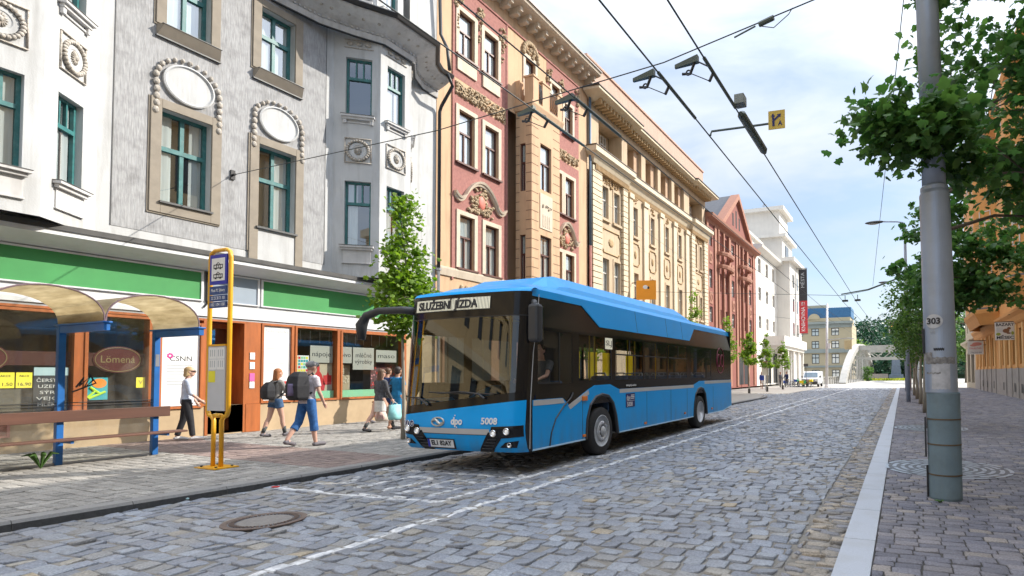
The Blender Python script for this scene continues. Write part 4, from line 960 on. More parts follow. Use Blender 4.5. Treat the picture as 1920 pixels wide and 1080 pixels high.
b = MB(F1); b.loft([[(Y0, 15.85, .3), (Y0, 20.0, -5.5), (Y0, 15.85, -9)], [(Y1, 15.85, .3), (Y1, 20.0, -5.5), (Y1, 15.85, -9)]]); b.loft([[(51, 15.9, -.3), (56.5, 20.1, -.3), (62, 15.9, -.3)], [(56, 18, -6), (56.5, 20.0, -6), (57, 18, -6)]]); b.build('roof', m_slate, b4)
b = MB(F1); b.box(48.2, 50.6, 16, 21.6, -7.2, -4.6); b.box(48.1, 50.7, 21.6, 21.85, -7.3, -4.5); b.build('chimney', P('grey_chimney', (.42, .42, .43), .8, var=.08), b4)
b = MB(F1); [b.cut().box(u, u+1.9, .4, 3.4, .004, .02) for u in (50.2, 52.4, 57.4, 59.6)]; b.build('shop_opening', m_dark, b4)
# ================================================================ white library with stepped tower
m_wh = P('white_render', (0.68, 0.65, 0.60), 0.8, var=.05, vscale=1, dirt=(.45, .42, .38), dirt_amt=.25, streak=True)
m_whd = P('warm_grey_render', (0.52, 0.47, 0.42), 0.85, var=.06)
b5 = thing('library_building', (XF, 73, .1), 'white library building with a stepped corner tower beyond the red gable', 'library')
Y0, Y1 = 65.3, 77.5
W5 = []
for u in (66.6, 70.65, 74.55):
    for z0, z1 in ((13.8, 15.5), (10.4, 12.0), (7.0, 8.5)): W5.append((u, u+1.4, z0, z1))
b = MB(F1); wall(b, Y0, Y1, .1, 16.3, W5, .25, .7); b.k = 0; b.box(Y0, Y1, .1, 16.3, -14, -.71); b.build('wall', [m_wh, m_dark], b5)
lites(b5, F1, W5, 'T', m_whd, d=.2, bar=.08)
b = MB(); plansweep(b, [(XF, Y0+.02), (XF, Y1)], [(-.5, 16.2), (.1, 16.2), (.8, 16.5), (.9, 16.8), (-.5, 16.95)]); b.box(-21, -17.6, 65.4, 76, 16.9, 19.0); b.box(-21.4, -17.2, 65.3, 76.4, 19.0, 19.3); b.build('cornice', m_wh, b5)
tw = [(-14.0, 17.2, 77.5, 86, 1.0), (-14.8, 20.2, 76.6, 84.5, .55), (-15.2, 23.2, 77, 83, .7)]
b = MB(); b.box(-24, -14.0, 77.5, 86.5, .0, 16.9); b.box(-24, -15.0, 77.7, 85.2, 16.9, 20.4); b.box(-24, -15.4, 77.9, 84.0, 20.4, 24.2); b.build('tower', m_wh, b5)
b = MB(); b.box(-24, -13.3, 77.0, 87.2, 16.9, 17.4); b.box(-24, -14.4, 77.2, 85.8, 20.4, 20.8); b.box(-24, -14.7, 77.3, 84.7, 24.2, 24.7); b.build('tower_cornice', m_wh, b5)
b = MB(wallframe(-14.0)); 
for z in (13.6, 10.2, 6.8): b.cut(); b.box(79.5, 80.6, z, z+1.8, .002, .03); b.cut(); b.box(82.8, 83.9, z, z+1.8, .002, .03)
b.cut(); b.box(79.5, 82.0, 18, 19.6, -.98, -.9); b.build('tower_window', P('dim_glass', (.10, .11, .12), .1, var=.2), b5)
b = MB(); b.box(XF, -13.3, 69.5, 86.8, 5.0, 6.2); b.box(XF, -13.6, 69.7, 86.5, 4.6, 5.0); b.build('balcony', m_wh, b5)
b = MB()
for y in (70.2, 74, 78, 82, 86): b.cut(); b.box(-14.2, -13.7, y, y+.5, 0, 4.6)
b.build('porch_pillar', m_wh, b5)
b = MB(wallframe(XF)); b.box(70, 73, .3, 4.2, .004, .03); b.cut(); b.box(74.5, 77, .3, 4.2, .004, .03); b.build('entrance', m_dark, b5)
b = MB(); b.tube([(-18, 80, 24.7), (-18, 80, 26)], .08, 6); b.tube([(-18.3, 80, 25.7), (-17.6, 80, 25.9)], .06, 6); b.build('roof_mast', m_steel, b5)
# ================================================================ right-hand row
m_or2 = P('orange_stucco', (0.62, 0.31, 0.10), 0.85, var=.06, vscale=1.5, dirt=(.42, .2, .07), dirt_amt=.3, streak=True)
m_or3 = P('pale_orange_stucco', (0.68, 0.42, 0.17), 0.85, var=.06, vscale=2)
m_plg = P('grey_plinth', (0.33, 0.31, 0.29), 0.85, var=.12, vscale=2, dirt=(.18, .16, .15), dirt_amt=.4, streak=True)
XR = 6.2
FR = wallframe(XR, side=-1)
b6 = thing('orange_house', (XR, 44, 0), 'orange house with stepped oriels and a grey plinth behind the pole and tree', 'house')
Y0, Y1 = 30.5, 58.0
wr = []
for z0 in (7.2, 10.6, 14.0):
    for u in (31.2, 33.0, 38.0, 41.0, 53, 55.6): wr.append((u, u+1.05, z0, z0+2.0))
gw = [(u, u+.95, 1.95, 4.0) for u in (32.2, 34.2, 36.2, 38.4, 40.4, 42.2, 46.6, 48.6, 51, 53, 55)]
b = MB(FR); wall(b, Y0, Y1, 1.8, 17.5, wr+gw, .2, .7); b.k = 0; b.box(Y0, Y1, -.1, 17.5, -10, -.71); b.box(Y0, Y1, -.1, 1.8, -.7, 0); b.build('wall', [m_or2, m_dark], b6)
lites(b6, FR, wr, 'T', m_whitefr, d=.16, bar=.06)
b = MB(FR); b.box(Y0, Y1, -.1, 1.72, .002, .06)
for u in (33, 35.3, 37.4, 39.5, 41.5, 45.8, 48, 50.4, 52.4, 54.5): b.box(u-.35, u+.25, -.1, 1.74, .06, .12)
b.build('plinth', m_plg, b6)
b = MB(FR)
for u in (33.9, 36.0, 38.1, 42.0, 46.2, 49.8, 52.2): b.cut(); b.box(u-.15, u+.15, .35, .85, .121, .14)
b.build('plinth_vent', m_black, b6)
b = MB(FR)
for u in (31.7, 33.45, 35.5, 37.5, 39.6, 41.5, 43.4, 45.7, 47.9, 49.9, 52.2, 54.2, 56.4): b.cut(); b.box(u, u+.42, 1.8, 4.25, .004, .10)
b.build('pilasters', m_or3, b6)
b = MB(); plansweep(b, [(XR, Y1), (XR, Y0)], [(-.05, 4.3), (.04, 4.3), (.10, 4.42), (.16, 4.7), (.30, 4.9), (.32, 5.05), (-.05, 5.1)]); b.build('string_cornice', m_or2, b6)
def oriel(y0, y1, z0, z1, d, s):
    pth = [(XR, y1+.9), (XR-d, y1), (XR-d, y0), (XR, y0-.9)]
    b = MB(); plansweep(b, pth, [(-.3, z0-.8), (-.25, z0-.8), (-.02, z0-.25), (.12, z0), (.16, z0+.25), (.06, z0+.32), (.0, z0+.4), (.0, z0+1.35), (.10, z0+1.45), (.12, z0+1.6), (.0, z0+1.65), (.0, z1), (-.3, z1)]); b.build('oriel', m_or2, b6)
    b = MB(); plansweep(b, pth, [(.06, z0+.32), (.14, z0+.27), (.14, z0+.31), (.02, z0+.40)]); plansweep(b, pth, [(.02, z0+1.63), (.13, z0+1.6), (.13, z0+1.66), (.0, z0+1.72)]); b.build('oriel_flashing', m_sill, b6)
    fr = wallframe(XR-d, side=-1); n = max(1, int((y1-y0)/2))
    for k in range(n):
        u = y0+(k+.5)*(y1-y0)/n
        for z in (z0+1.9, z0+5.2, z0+8.6):
            if z+2 < z1: window(fr, b6, u-.5, u+.5, z, z+1.9, -.02, 'T', m_whitefr, curtain='none')
    fr2, l2 = segframe(pth[2], pth[3])
    for z in (z0+1.9, z0+5.2): window(fr2, b6, l2/2-.4, l2/2+.4, z, z+1.9, -.02, 'T', m_whitefr, curtain='none')
oriel(44.8, 51.5, 5.6, 16.8, 1.3, 1); oriel(33.8, 36.8, 6.15, 16.8, .95, 1)
b = MB(); plansweep(b, [(XR, Y1), (XR, Y0)], [(-.5, 17.3), (.1, 17.3), (.7, 17.7), (.8, 18.0), (-.5, 18.1)]); b.build('cornice', m_or2, b6)
b7 = thing('low_house', (XR, 62, 0), 'low cream house at the far end of the right-hand row', 'house')
m_dull = P('dull_cream_stucco', (0.46, 0.40, 0.30), 0.85, var=.08, streak=True, dirt=(.3, .26, .2), dirt_amt=.3)
w7 = [(u, u+1.1, z, z+1.9) for u in (59, 61.2, 63.6) for z in (5.4, 9.0)]+[(59.2, 61.5, .5, 3.4), (62.5, 64.8, .5, 3.4)]
b = MB(FR); wall(b, 58.02, 66, -.1, 13.5, w7, .2, .7); b.k = 0; b.box(58.02, 66, -.1, 13.5, -10, -.71); b.build('wall', [m_dull, m_dark], b7)
lites(b7, FR, w7[:6], 'T', m_whitefr, d=.16)
b = MB(); plansweep(b, [(XR, 66), (XR, 58.02)], [(-.3, 3.9), (.05, 3.9), (.5, 4.3), (.5, 4.5), (-.3, 4.7)]); plansweep(b, [(XR, 66), (XR, 58.02)], [(-.3, 13.3), (.05, 13.3), (.6, 13.7), (.6, 13.9), (-.3, 14)]); b.build('cornice', m_dull, b7)
# the rest of the row, beside and behind the photographer (mirrored in the bus windscreen, shades the street)
b8 = thing('corner_block', (XR, 10, 0), 'pale yellow apartment house on the near right side of the street', 'house')
m_yel8 = P('pale_yellow_stucco', (0.58, 0.46, 0.27), 0.85, var=.06, streak=True, dirt=(.4, .3, .2), dirt_amt=.3)
w8 = [(u, u+1.2, z, z+2.1) for u in np.arange(-26, 29, 3.0).tolist() for z in (.9, 5.0, 8.6, 12.2)]
b = MB(FR); wall(b, -30, 30.4, -.1, 16.6, w8, .2, .5); b.k = 0; b.box(-30, 30.4, -.1, 16.6, -10, -.51); b.build('wall', [m_yel8, m_dark], b8)
b = MB(FR)
for u in np.arange(-27.2, 30, 3.0).tolist(): b.box(u, u+.5, 4.6, 15.6, .004, .12)
b.box(-30, 30.4, 4.0, 4.5, .004, .25); b.box(-30, 30.4, 16.0, 16.8, .004, .6); b.build('cornice', m_crl, b8)
b = MB(FR)
for h in w8: b.cut(); b.box(h[0]+.05, h[1]-.05, h[2]+.05, h[3]-.05, -.16, -.15)
b.build('window', P('dim_window', (.06, .07, .08), .08, var=.3, vscale=.6), b8)
# shop signs hanging out over the right pavement
m_cardw = P('sign_white', (.68, .66, .62), .6, var=.05)
def hangsign(Y, x0, x1, z0, z1, label, build):
    fr = Frame(((x0+x1)/2, Y, (z0+z1)/2), (1, 0, 0), (0, 0, 1), (0, -1, 0))
    t = thing('hanging_sign', ((x0+x1)/2, Y, z0), label, 'sign')
    hw, hh = (x1-x0)/2, (z1-z0)/2
    b = MB(fr); b.box(-hw, hw, -hh, hh, -.06, 0); b.build('sign_board', m_cardw, t)
    b = MB(fr); b.tube([(-hw, hh+.03, -.03), (XR-(x0+x1)/2, hh+.03, -.03)], .025, 6); b.tube([(-hw*.6, hh, -.03), (-hw*.6, hh+.03, -.03)], .015, 5); b.tube([(hw, hh*.4, -.03), (XR-(x0+x1)/2, hh*.4, -.03)], .02, 5); b.build('bracket', m_black, t)
    build(fr, t, hw, hh); return t
def d1(fr, t, hw, hh):
    textmesh('lettering', 'BAZARY', .24, fshift(fr, 0, hh-.14, .004), m_ink, t, 'CENTER', hw*1.8, .001, .006); textmesh('lettering', 'MĚSEC', .24, fshift(fr, 0, -hh+.14, .004), m_ink, t, 'CENTER', hw*1.7, .001, .006)
    b = MB(fr)
    b.ell((.05, .02, .004), (.18, .13, .006), 10, 6); b.ell((.2, .16, .004), (.1, .08, .006), 8, 6); b.ell((.18, -.12, .004), (.12, .05, .006), 8, 6); b.build('brown_motif', P('brown_print', (.22, .10, .05), .7, var=0), t)
    b = MB(fr); b.ell((-.35, -.17, .004), (.13, .09, .006), 10, 6); b.ell((.38, -.12, .004), (.08, .11, .006), 8, 6); b.build('green_motif', P('olive_print', (.30, .34, .05), .7, var=0), t)
    b = MB(fr); [b.box(-.45, -.12, .18-k*.07, .2-k*.07, .002, .005) for k in range(4)]; b.build('small_print', m_lightgrey, t)
hangsign(38, 5.12, 6.16, 3.38, 4.42, 'white BAZARY MESEC sign bracketed from the orange house', d1)
def d2(fr, t, hw, hh):
    b = MB(fr); b.ell((.1, hh*.55, .004), (.35, .14, .006), 10, 6); b.ell((-.15, hh*.35, .004), (.25, .09, .006), 10, 6); b.build('pink_motif', P('rosy_print', (.6, .25, .2), .7, var=0), t)
    textmesh('lettering', 'Dětský Svět', .2, fshift(fr, 0, -.05, .004), m_redp, t, 'CENTER', hw*1.5, .001); textmesh('lettering', '776 310 404', .15, fshift(fr, .03, -hh+.15, .004), m_navy, t, 'CENTER', hw*1.4, .001)
hangsign(50, 4.82, 5.92, 2.9, 3.95, 'white and pink shop sign farther along, left of the BAZARY sign', d2)
# orange banner on the cream house, library banner
t = thing('hanging_banner', (-14.7, 32.1, 6.3), 'square orange banner sign on a bracket above the bus roof', 'sign')
fr = Frame((-14.75, 32.1, 6.82), (.93, .37, 0), (0, 0, 1), (.37, -.93, 0))
b = MB(fr); b.box(-.62, .62, -.6, .6, -.06, 0); b.build('sign_board', P('bright_orange', (.85, .33, .02), .6, var=.05), t)
b = MB(fr); b.ell((-.05, .18, .003), (.16, .13, .006), 10, 6); b.build('emblem', m_white, t)
b = MB(fr); b.ell((.14, .14, .004), (.07, .09, .006), 8, 6); b.build('emblem', m_ink, t)
b = MB(); b.tube([(XF, 32.0, 7.3), (-15.2, 32.0, 7.3)], .03, 6); b.tube([(XF, 32.0, 6.3), (-15.2, 32.0, 6.3)], .03, 6); b.build('bracket', m_black, t)
t = thing('library_banner', (-14.0, 83, 7), 'tall vertical black and red KNIHOVNA banner on the white library', 'banner')
fr = Frame((-13.2, 82.6, 0), (1, 0, 0), (0, 0, 1), (0, -1, 0))
b = MB(fr); b.box(-.45, .75, 7.3, 12.0, -.05, 0); b.build('red_panel', P('banner_red', (.50, .03, .04), .6, var=.05), t)
b = MB(fr); b.box(-.45, .75, 12.0, 16.6, -.05, 0); b.build('black_panel', P('banner_black', (.025, .025, .03), .5, var=0), t)
textmesh('lettering', 'KNIHOVNA !!!', .8, Frame((-13.05, 82.59, 9.7), (0, 0, 1), (-1, 0, 0), (0, -1, 0)), m_white, t, 'CENTER', 4.2, .003)
textmesh('lettering', 'MĚSTA', .7, Frame((-13.05, 82.59, 15.0), (0, 0, 1), (-1, 0, 0), (0, -1, 0)), m_lightgrey, t, 'CENTER', 2.2, .003)
b = MB(); b.tube([(-14, 82.62, 16.7), (-12.4, 82.62, 16.7)], .05, 6); b.tube([(-14, 82.62, 7.2), (-12.4, 82.62, 7.2)], .05, 6); b.build('bracket', m_black, t)
# ================================================================ far end: office block, bridge, hill
m_of = P('sand_stucco', (0.46, 0.39, 0.26), 0.85, var=.07, vscale=.4)
m_ofg = P('grey_green_band', (0.28, 0.31, 0.29), 0.85, var=.08, vscale=.4)
b9 = thing('office_block', (-20, 150, -1.6), 'distant sand-coloured block with a blue sheet roof at the end of the street', 'building')
fo = Frame((0, 150, 0), (1, 0, 0), (0, 0, 1), (0, -1, 0))
wins = []
for u in (-33.5, -29.8, -25.8, -21.7, -16.7): 
    for z0, z1 in ((11.2, 13.1), (7.95, 9.85), (4.0, 6.5), (.4, 2.4)): wins.append((u, u+1.9, z0, z1))
b = MB(fo); wall(b, -38, -11.7, -2, 14.2, wins, .25, .8); b.k = 0; b.box(-38, -11.7, -2, 14.2, -16, -.81); b.build('wall', [m_of, m_dark], b9)
lites(b9, fo, wins, 'cross', P('dark_frame', (.04, .05, .06), .5, var=0), d=.2, bar=.16, cur='full')
b = MB(fo); b.box(-38.3, -11.4, 6.75, 7.75, .004, .35); b.box(-38.3, -11.4, 3.0, 3.5, .004, .25); b.box(-38.5, -11.3, 14.2, 14.8, -.2, .6); b.box(-38.3, -11.5, 13.2, 14.19, .004, .15); b.build('bands', m_ofg, b9)
b = MB(fo); b.box(-38, -12, 14.81, 15.8, -12, -.2); b.build('attic', m_of, b9)
b = MB(fo)
for u in (-29.0, -21.0): b.cut(); b.prism([(u+1.5*math.cos(pi*i/12), 15.6+1.4*math.sin(pi*i/12)) for i in range(13)], -.6, -.1)
b.build('dormer', m_of, b9)
b = MB(fo); b.prism([(-38, 15.82), (-11.8, 15.82), (-11.8, 18.4), (-38, 18.7)], -10, -.9); u = -37.5
while u < -12: b.box(u, u+.08, 15.85, 18.5, -.9, -.8); u += .6
b.build('roof', P('blue_sheet_roof', (.045, .16, .32), .45, .1, var=.1), b9)
b = MB(fo); b.box(-27, -18, 18.5, 19.6, -8, -4); b.build('chimney', m_of, b9)
# arch bridge: two ribs with hangers joined by a portal
m_br = P('bridge_paint', (0.38, 0.37, 0.34), 0.6, var=.12, vscale=1.2, dirt=(.3, .24, .18), dirt_amt=.4, dscale=.8)
br = thing('arch_bridge', (-4, 110, -.1), 'white steel arch bridge spanning away at the end of the street', 'bridge')
def rib(xa, xb, off):
    A, B_ = Vector((xa, 88, -.3)), Vector((xb, 150, -.8)); pts = []
    for i in range(25):
        t = i/24; p = A.lerp(B_, t); p.z += 7.3*(1-(2*t-1)**2)**.85; pts.append(p)
    b = MB()
    for w0, dz in ((.0, 0),):
        rings = []
        for i, p in enumerate(pts):
            d = (pts[min(i+1, 24)]-pts[max(i-1, 0)]).normalized(); n = Vector((-d.x*d.z, -d.y*d.z, math.hypot(d.x, d.y))).normalized()
            rings.append([p+Vector((s*.5, 0, 0))+n*h for s, h in ((-1, -.45), (1, -.45), (1, .45), (-1, .45))])
        b.loft(rings)
    b.build('rib', m_br, br)
    b = MB()
    for i in range(2, 23):
        p = pts[i]; g = A.lerp(B_, i/24)
        b.cut(); b.box(p.x-.08, p.x+.08, p.y-.10, p.y+.10, g.z-.3, p.z-.3)
        if i % 4 == 0 and i < 22: b.tube([(p.x, p.y, g.z+.2), (pts[i+1].x, pts[i+1].y, pts[i+1].z-.5)], .09, 4)
    b.build('hanger', m_br, br)
    return pts
pl = rib(-8.3, -6.6, 0); pr_ = rib(1.9, 3.6, 0)
b = MB()
for i in (8, 15):
    a, c = pl[i], pr_[i]; b.cut(); b.box(a.x, c.x, a.y-.3, a.y+.3, a.z-.5, a.z+.35); b.box(a.x, c.x, a.y-.15, a.y+.15, a.z-2.1, a.z-1.8)
    n = 6
    for k in range(n): x0 = a.x+(c.x-a.x)*k/n; x1 = a.x+(c.x-a.x)*(k+1)/n; b.tube([(x0, a.y, a.z-(.5 if k % 2 else 1.9)), (x1, a.y, a.z-(1.9 if k % 2 else .5))], .12, 4)
b.build('portal_bracing', m_br, br)
b = MB()
for k in range(14): y = 80+k*1.1; x = -11.2+k*.21; b.box(x-.12, x+.12, y-.2, y+.2, -.1, 1.0)
b.loft([[(x-.06, y, z), (x+.06, y, z), (x+.06, y, z+.12), (x-.06, y, z+.12)] for x, y, z in ((-11.3, 79.6, .9), (-8.4, 94.6, .9))]); b.loft([[(x-.04, y, z), (x+.04, y, z), (x+.04, y, z+.08), (x-.04, y, z+.08)] for x, y, z in ((-11.3, 79.6, .5), (-8.4, 94.6, .5))])
o = b.build('bridge_railing', m_br, None, loc=(-10, 87, -.1)); tag(o, 'pale balustrade of square posts leading to the arch bridge', 'railing')
# obelisk, low wall, flower bed
b = MB(); b.loft([[(-1.2+s*w, 130+u*w, z) for s, u in ((-1, -1), (1, -1), (1, 1), (-1, 1))] for w, z in ((1.5, -.5), (1.45, 1.1), (1.0, 1.15), (.55, 7.5))]); o = b.build('stone_monument', P('blue_grey_stone', (.15, .19, .26), .7, var=.15), None, loc=(-1.2, 130, -.5)); tag(o, 'blue-grey tapering stone monument beyond the bridge portal', 'monument')
b = MB(); b.box(-6.8, -2.9, 132, 132.5, -.5, 1.3); o = b.build('low_wall', P('pinkish_wall', (.36, .32, .28), .8, var=.1), None, loc=(-5, 132, -.5)); tag(o, 'low pinkish grey wall left of the stone monument', 'wall')
# ================================================================ the bus
m_blue = P('bus_blue_paint', (0.0, 0.345, 0.82), 0.30, var=.04, vscale=1, spec=.25, coat=.05, dirt=(.03, .18, .38), dirt_amt=.2, dscale=2)
def grime(m):       # road dirt thrown up on the lower body
    t = m.node_tree; pb = [n for n in t.nodes if n.type == 'BSDF_PRINCIPLED'][0]; ln = pb.inputs['Base Color'].links[0].from_socket
    tcn = nd(t, 'TexCoord'); sp = nd(t, 'SeparateXYZ'); t.links.new(tcn.outputs['Object'], sp.inputs[0])
    mr = nd(t, 'MapRange'); mr.inputs['From Min'].default_value = .36; mr.inputs['From Max'].default_value = .95; mr.inputs['To Min'].default_value = .55; mr.inputs['To Max'].default_value = .0; t.links.new(sp.outputs['Z'], mr.inputs['Value'])
    f = noise_fac(t, 5, 6, (1, 1, .4), .3, .75); mu = nd(t, 'Math', operation='MULTIPLY'); t.links.new(mr.outputs[0], mu.inputs[0]); t.links.new(f, mu.inputs[1])
    t.links.new(mixc(t, mu.outputs[0], ln, (.10, .13, .17)), pb.inputs['Base Color'])
grime(m_blue)
m_bblk = P('gloss_black_panel', (0.008, 0.008, 0.010), 0.12, var=0, spec=.35)
m_rub = P('tyre_rubber', (0.022, 0.021, 0.022), 0.8, var=.2, vscale=12)
m_plas = P('dark_plastic', (0.035, 0.037, 0.042), 0.5, var=.1)
m_strip = P('bus_grey_stripe', (0.50, 0.49, 0.48), 0.4, var=.03)
m_alu = P('wheel_alloy', (0.50, 0.51, 0.53), 0.4, .25, var=.12, vscale=8)
m_chrome = P('lamp_chrome', (.8, .8, .82), .12, 1.0, var=0)
m_lens = glassmat('lamp_lens', (.9, .92, .95), 1.0, .02, .06)
m_amber = P('amber_lens', (.75, .20, .02), .3, var=0)
m_wind = glassmat('windscreen_glass', (.48, .52, .51), 1.0, .01, .09)
m_tint = glassmat('tinted_glass', (.70, .72, .72), .6, .015, .03)
m_inter = P('bus_interior_grey', (.16, .165, .17), .7, var=.1)
m_seat = P('seat_cloth', (.05, .10, .20), .85, var=.4, vscale=20)
m_pole = P('yellow_handrail', (.80, .55, .02), .4, var=0)
m_whl = P('sky_blue_edge', (.45, .68, .86), .4, var=0)
m_clear = glassmat('clear_cab_glass', (.90, .91, .91), .5, .015, .03)
BO = Vector((-6.87, 7.32, -.08))
bus = thing('city_bus', BO, 'bright blue single-deck city bus standing at the kerb with wheels on the cobbles', 'bus')
FB = Frame(BO, (1, 0, 0), (0, 1, 0), (0, 0, 1))
HW = 1.275
def yf(z):      # front profile in side view
    return float(np.interp(z, [.34, .42, .60, .75, 1.2, 1.35, 2.58, 2.64, 2.98, 3.04, 3.10], [.12, .05, .0, -.02, .02, .03, .13, .135, .17, .22, .45]))
def cf(a):      # plan curve of the front
    t = abs(a)/HW; return .10*t**2+.12*max(0, (t-.80)/.20)**2.2
def S(a, z, off=0.0): return (a, yf(z)+cf(a)-off, z)
def patch(name, a0, a1, zlo, zhi, mat, off=0, na=24, nz=6, par=None, smooth=True):
    b = MB(FB); rings = []
    for j in range(nz+1):
        row = []
        for i in range(na+1):
            a = a0+(a1-a0)*i/na; lo = zlo(a) if callable(zlo) else zlo; hi = zhi(a) if callable(zhi) else zhi
            row.append(S(a, lo+(hi-lo)*j/nz, off))
        rings.append(row)
    b.loft(rings, False, False); return b.build(name, mat, par or bus, smooth=smooth)
def aw(z): return HW-max(0, z-2.4)*.14     # sides lean in above the windows
def sidepoly(name, poly, mat, proud, th=.03, par=None, s=1):
    b = MB(FB); n = len(poly)
    vs = [(s*(aw(z)+proud-th), y, z) for y, z in poly]+[(s*(aw(z)+proud), y, z) for y, z in poly]
    b.add(vs, [tuple(range(n))[::-1], tuple(range(n, 2*n))]+[(i, (i+1) % n, n+(i+1) % n, n+i) for i in range(n)]); return b.build(name, mat, par or bus)
arcF = [(2.08, .38), (2.12, .75), (2.24, 1.02), (2.46, 1.17), (2.72, 1.21), (2.98, 1.17), (3.18, 1.02), (3.31, .75), (3.40, .38)]
arcR = [(8.08, .38), (8.14, .75), (8.26, 1.02), (8.46, 1.16), (8.70, 1.20), (8.94, 1.16), (9.13, 1.02), (9.23, .75), (9.30, .38)]
low = [(.40, .38)]+arcF+arcR+[(10.95, .38), (11.98, .50), (11.98, 1.40), (9.10, 1.40), (8.62, 1.40), (8.28, 1.33), (8.12, 1.30), (3.46, 1.30), (3.32, 1.33), (3.04, 1.41), (2.42, 1.40), (2.16, 1.32), (1.50, 1.06), (1.28, 1.20), (.40, 1.20)]
for s in (1, -1):
    sidepoly('side_panel', low, m_blue, .0, .03, s=s)
    # black glazing band with window openings
    fr = Frame(BO+Vector((s*(HW-.012), 0, 0)), (0, 1, 0), (0, 0, 1), (s, 0, 0))
    wn = [(.56, 1.62, 1.46, 2.36), (1.86, 3.12, 1.50, 2.36), (3.30, 4.66, 1.50, 2.36), (4.76, 6.10, 1.50, 2.36), (6.24, 7.58, 1.50, 2.36), (7.90, 9.75, 1.50, 2.36)]
    b = MB(fr); field(b, .50, 11.98, 1.04, 2.42, wn); b.build('window_band', m_bblk, bus)
    for h in wn:
        b = MB(fr); b.quad((h[0], h[2], -.008), (h[1], h[2], -.008), (h[1], h[3], -.008), (h[0], h[3], -.008)); w_ = b.build('side_window', m_tint if h[0] > 1 else m_clear, bus)
        b = MB(fr)
        if h[0] > 3 and h[0] < 7.7: b.box(h[0], h[1], 2.02, 2.05, -.003, .004); b.box((h[0]+h[1])/2-.015, (h[0]+h[1])/2+.015, 2.05, h[3], -.003, .004)
        elif h[0] < 1: b.box(1.18, 1.21, h[2], h[3], -.003, .005); b.box(h[0], 1.18, h[2], h[2]+.025, -.003, .005)
        else: b.box(h[1]-.03, h[1], h[2], h[3], -.003, .003)
        b.build('window_bar', m_black, w_)
    sidepoly('upper_band', [(.50, 2.42), (11.98, 2.42), (11.98, 3.02), (.50, 3.02)], m_bblk, -.012, .02, s=s)
    sidepoly('roof_edge', [(.48, 2.93), (2.05, 2.93), (2.66, 2.56), (7.85, 2.56), (8.36, 2.93), (11.98, 2.93), (11.98, 3.06), (.48, 3.06)], m_blue, .004, .03, s=s)
    sidepoly('skirt_edge', [(.40, .372), (2.06, .372), (2.06, .40), (.40, .40)], m_whl, .004, .02, s=s); sidepoly('skirt_edge', [(3.42, .372), (8.07, .372), (8.07, .40), (3.42, .40)], m_whl, .004, .02, s=s); sidepoly('skirt_edge', [(9.31, .372), (10.95, .372), (11.98, .49), (11.98, .52), (10.95, .40), (9.31, .40)], m_whl, .004, .02, s=s)
    for y in (4.4, 6.2, 7.3): sidepoly('panel_seam', [(y, 2.57), (y+.012, 2.57), (y+.012, 3.05), (y, 3.05)], m_black, .0055, .01, s=s)
    for pl_ in ([(3.47, 1.215), (8.10, 1.215), (8.10, 1.298), (3.47, 1.298)], [(9.08, 1.305), (11.97, 1.305), (11.97, 1.395), (9.08, 1.395)], [(.42, 1.105), (1.35, 1.105), (1.29, 1.195), (.42, 1.195)], [(1.53, .985), (2.20, 1.235), (2.17, 1.315), (1.46, 1.055)]):
        sidepoly('grey_stripe', pl_, m_strip, .003, .012, s=s)
    for y in (1.95, 4.85, 6.35, 7.55, 9.9): sidepoly('panel_seam', [(y, .41), (y+.012, .41), (y+.012, 1.21), (y, 1.21)], m_black, .0015, .01, s=s)
    b = MB(FB); a = s*(HW+.004); b.tube([(a, .88, .40), (a, .93, .62), (a, 1.06, .85), (a, 1.32, 1.06), (a, 1.55, 1.19), (a, 1.62, 1.28)], .013, 5); b.build('door_seam', m_black, bus)
    for arc in (arcF, arcR):
        b = MB(FB); b.tube([(s*(HW-.01), y, z) for y, z in arc], .035, 6); b.build('wheel_arch_lip', m_plas, bus)
        b = MB(FB); b.loft([[(s*(HW-.02), y, z) for y, z in arc], [(s*(HW-.75), y, z) for y, z in arc]], False, False); b.build('wheel_housing', m_black, bus)
    for y, z in ((2.02, 1.16), (2.0, .46), (4.75, .47), (7.35, .53), (9.75, .52)):
        b = MB(FB); big = z > 1; b.cbox((s*(HW+.012), y, z), (.03, .17 if big else .09, .085 if big else .05)); b.build('marker_lamp', m_amber, bus, bevel=.006)
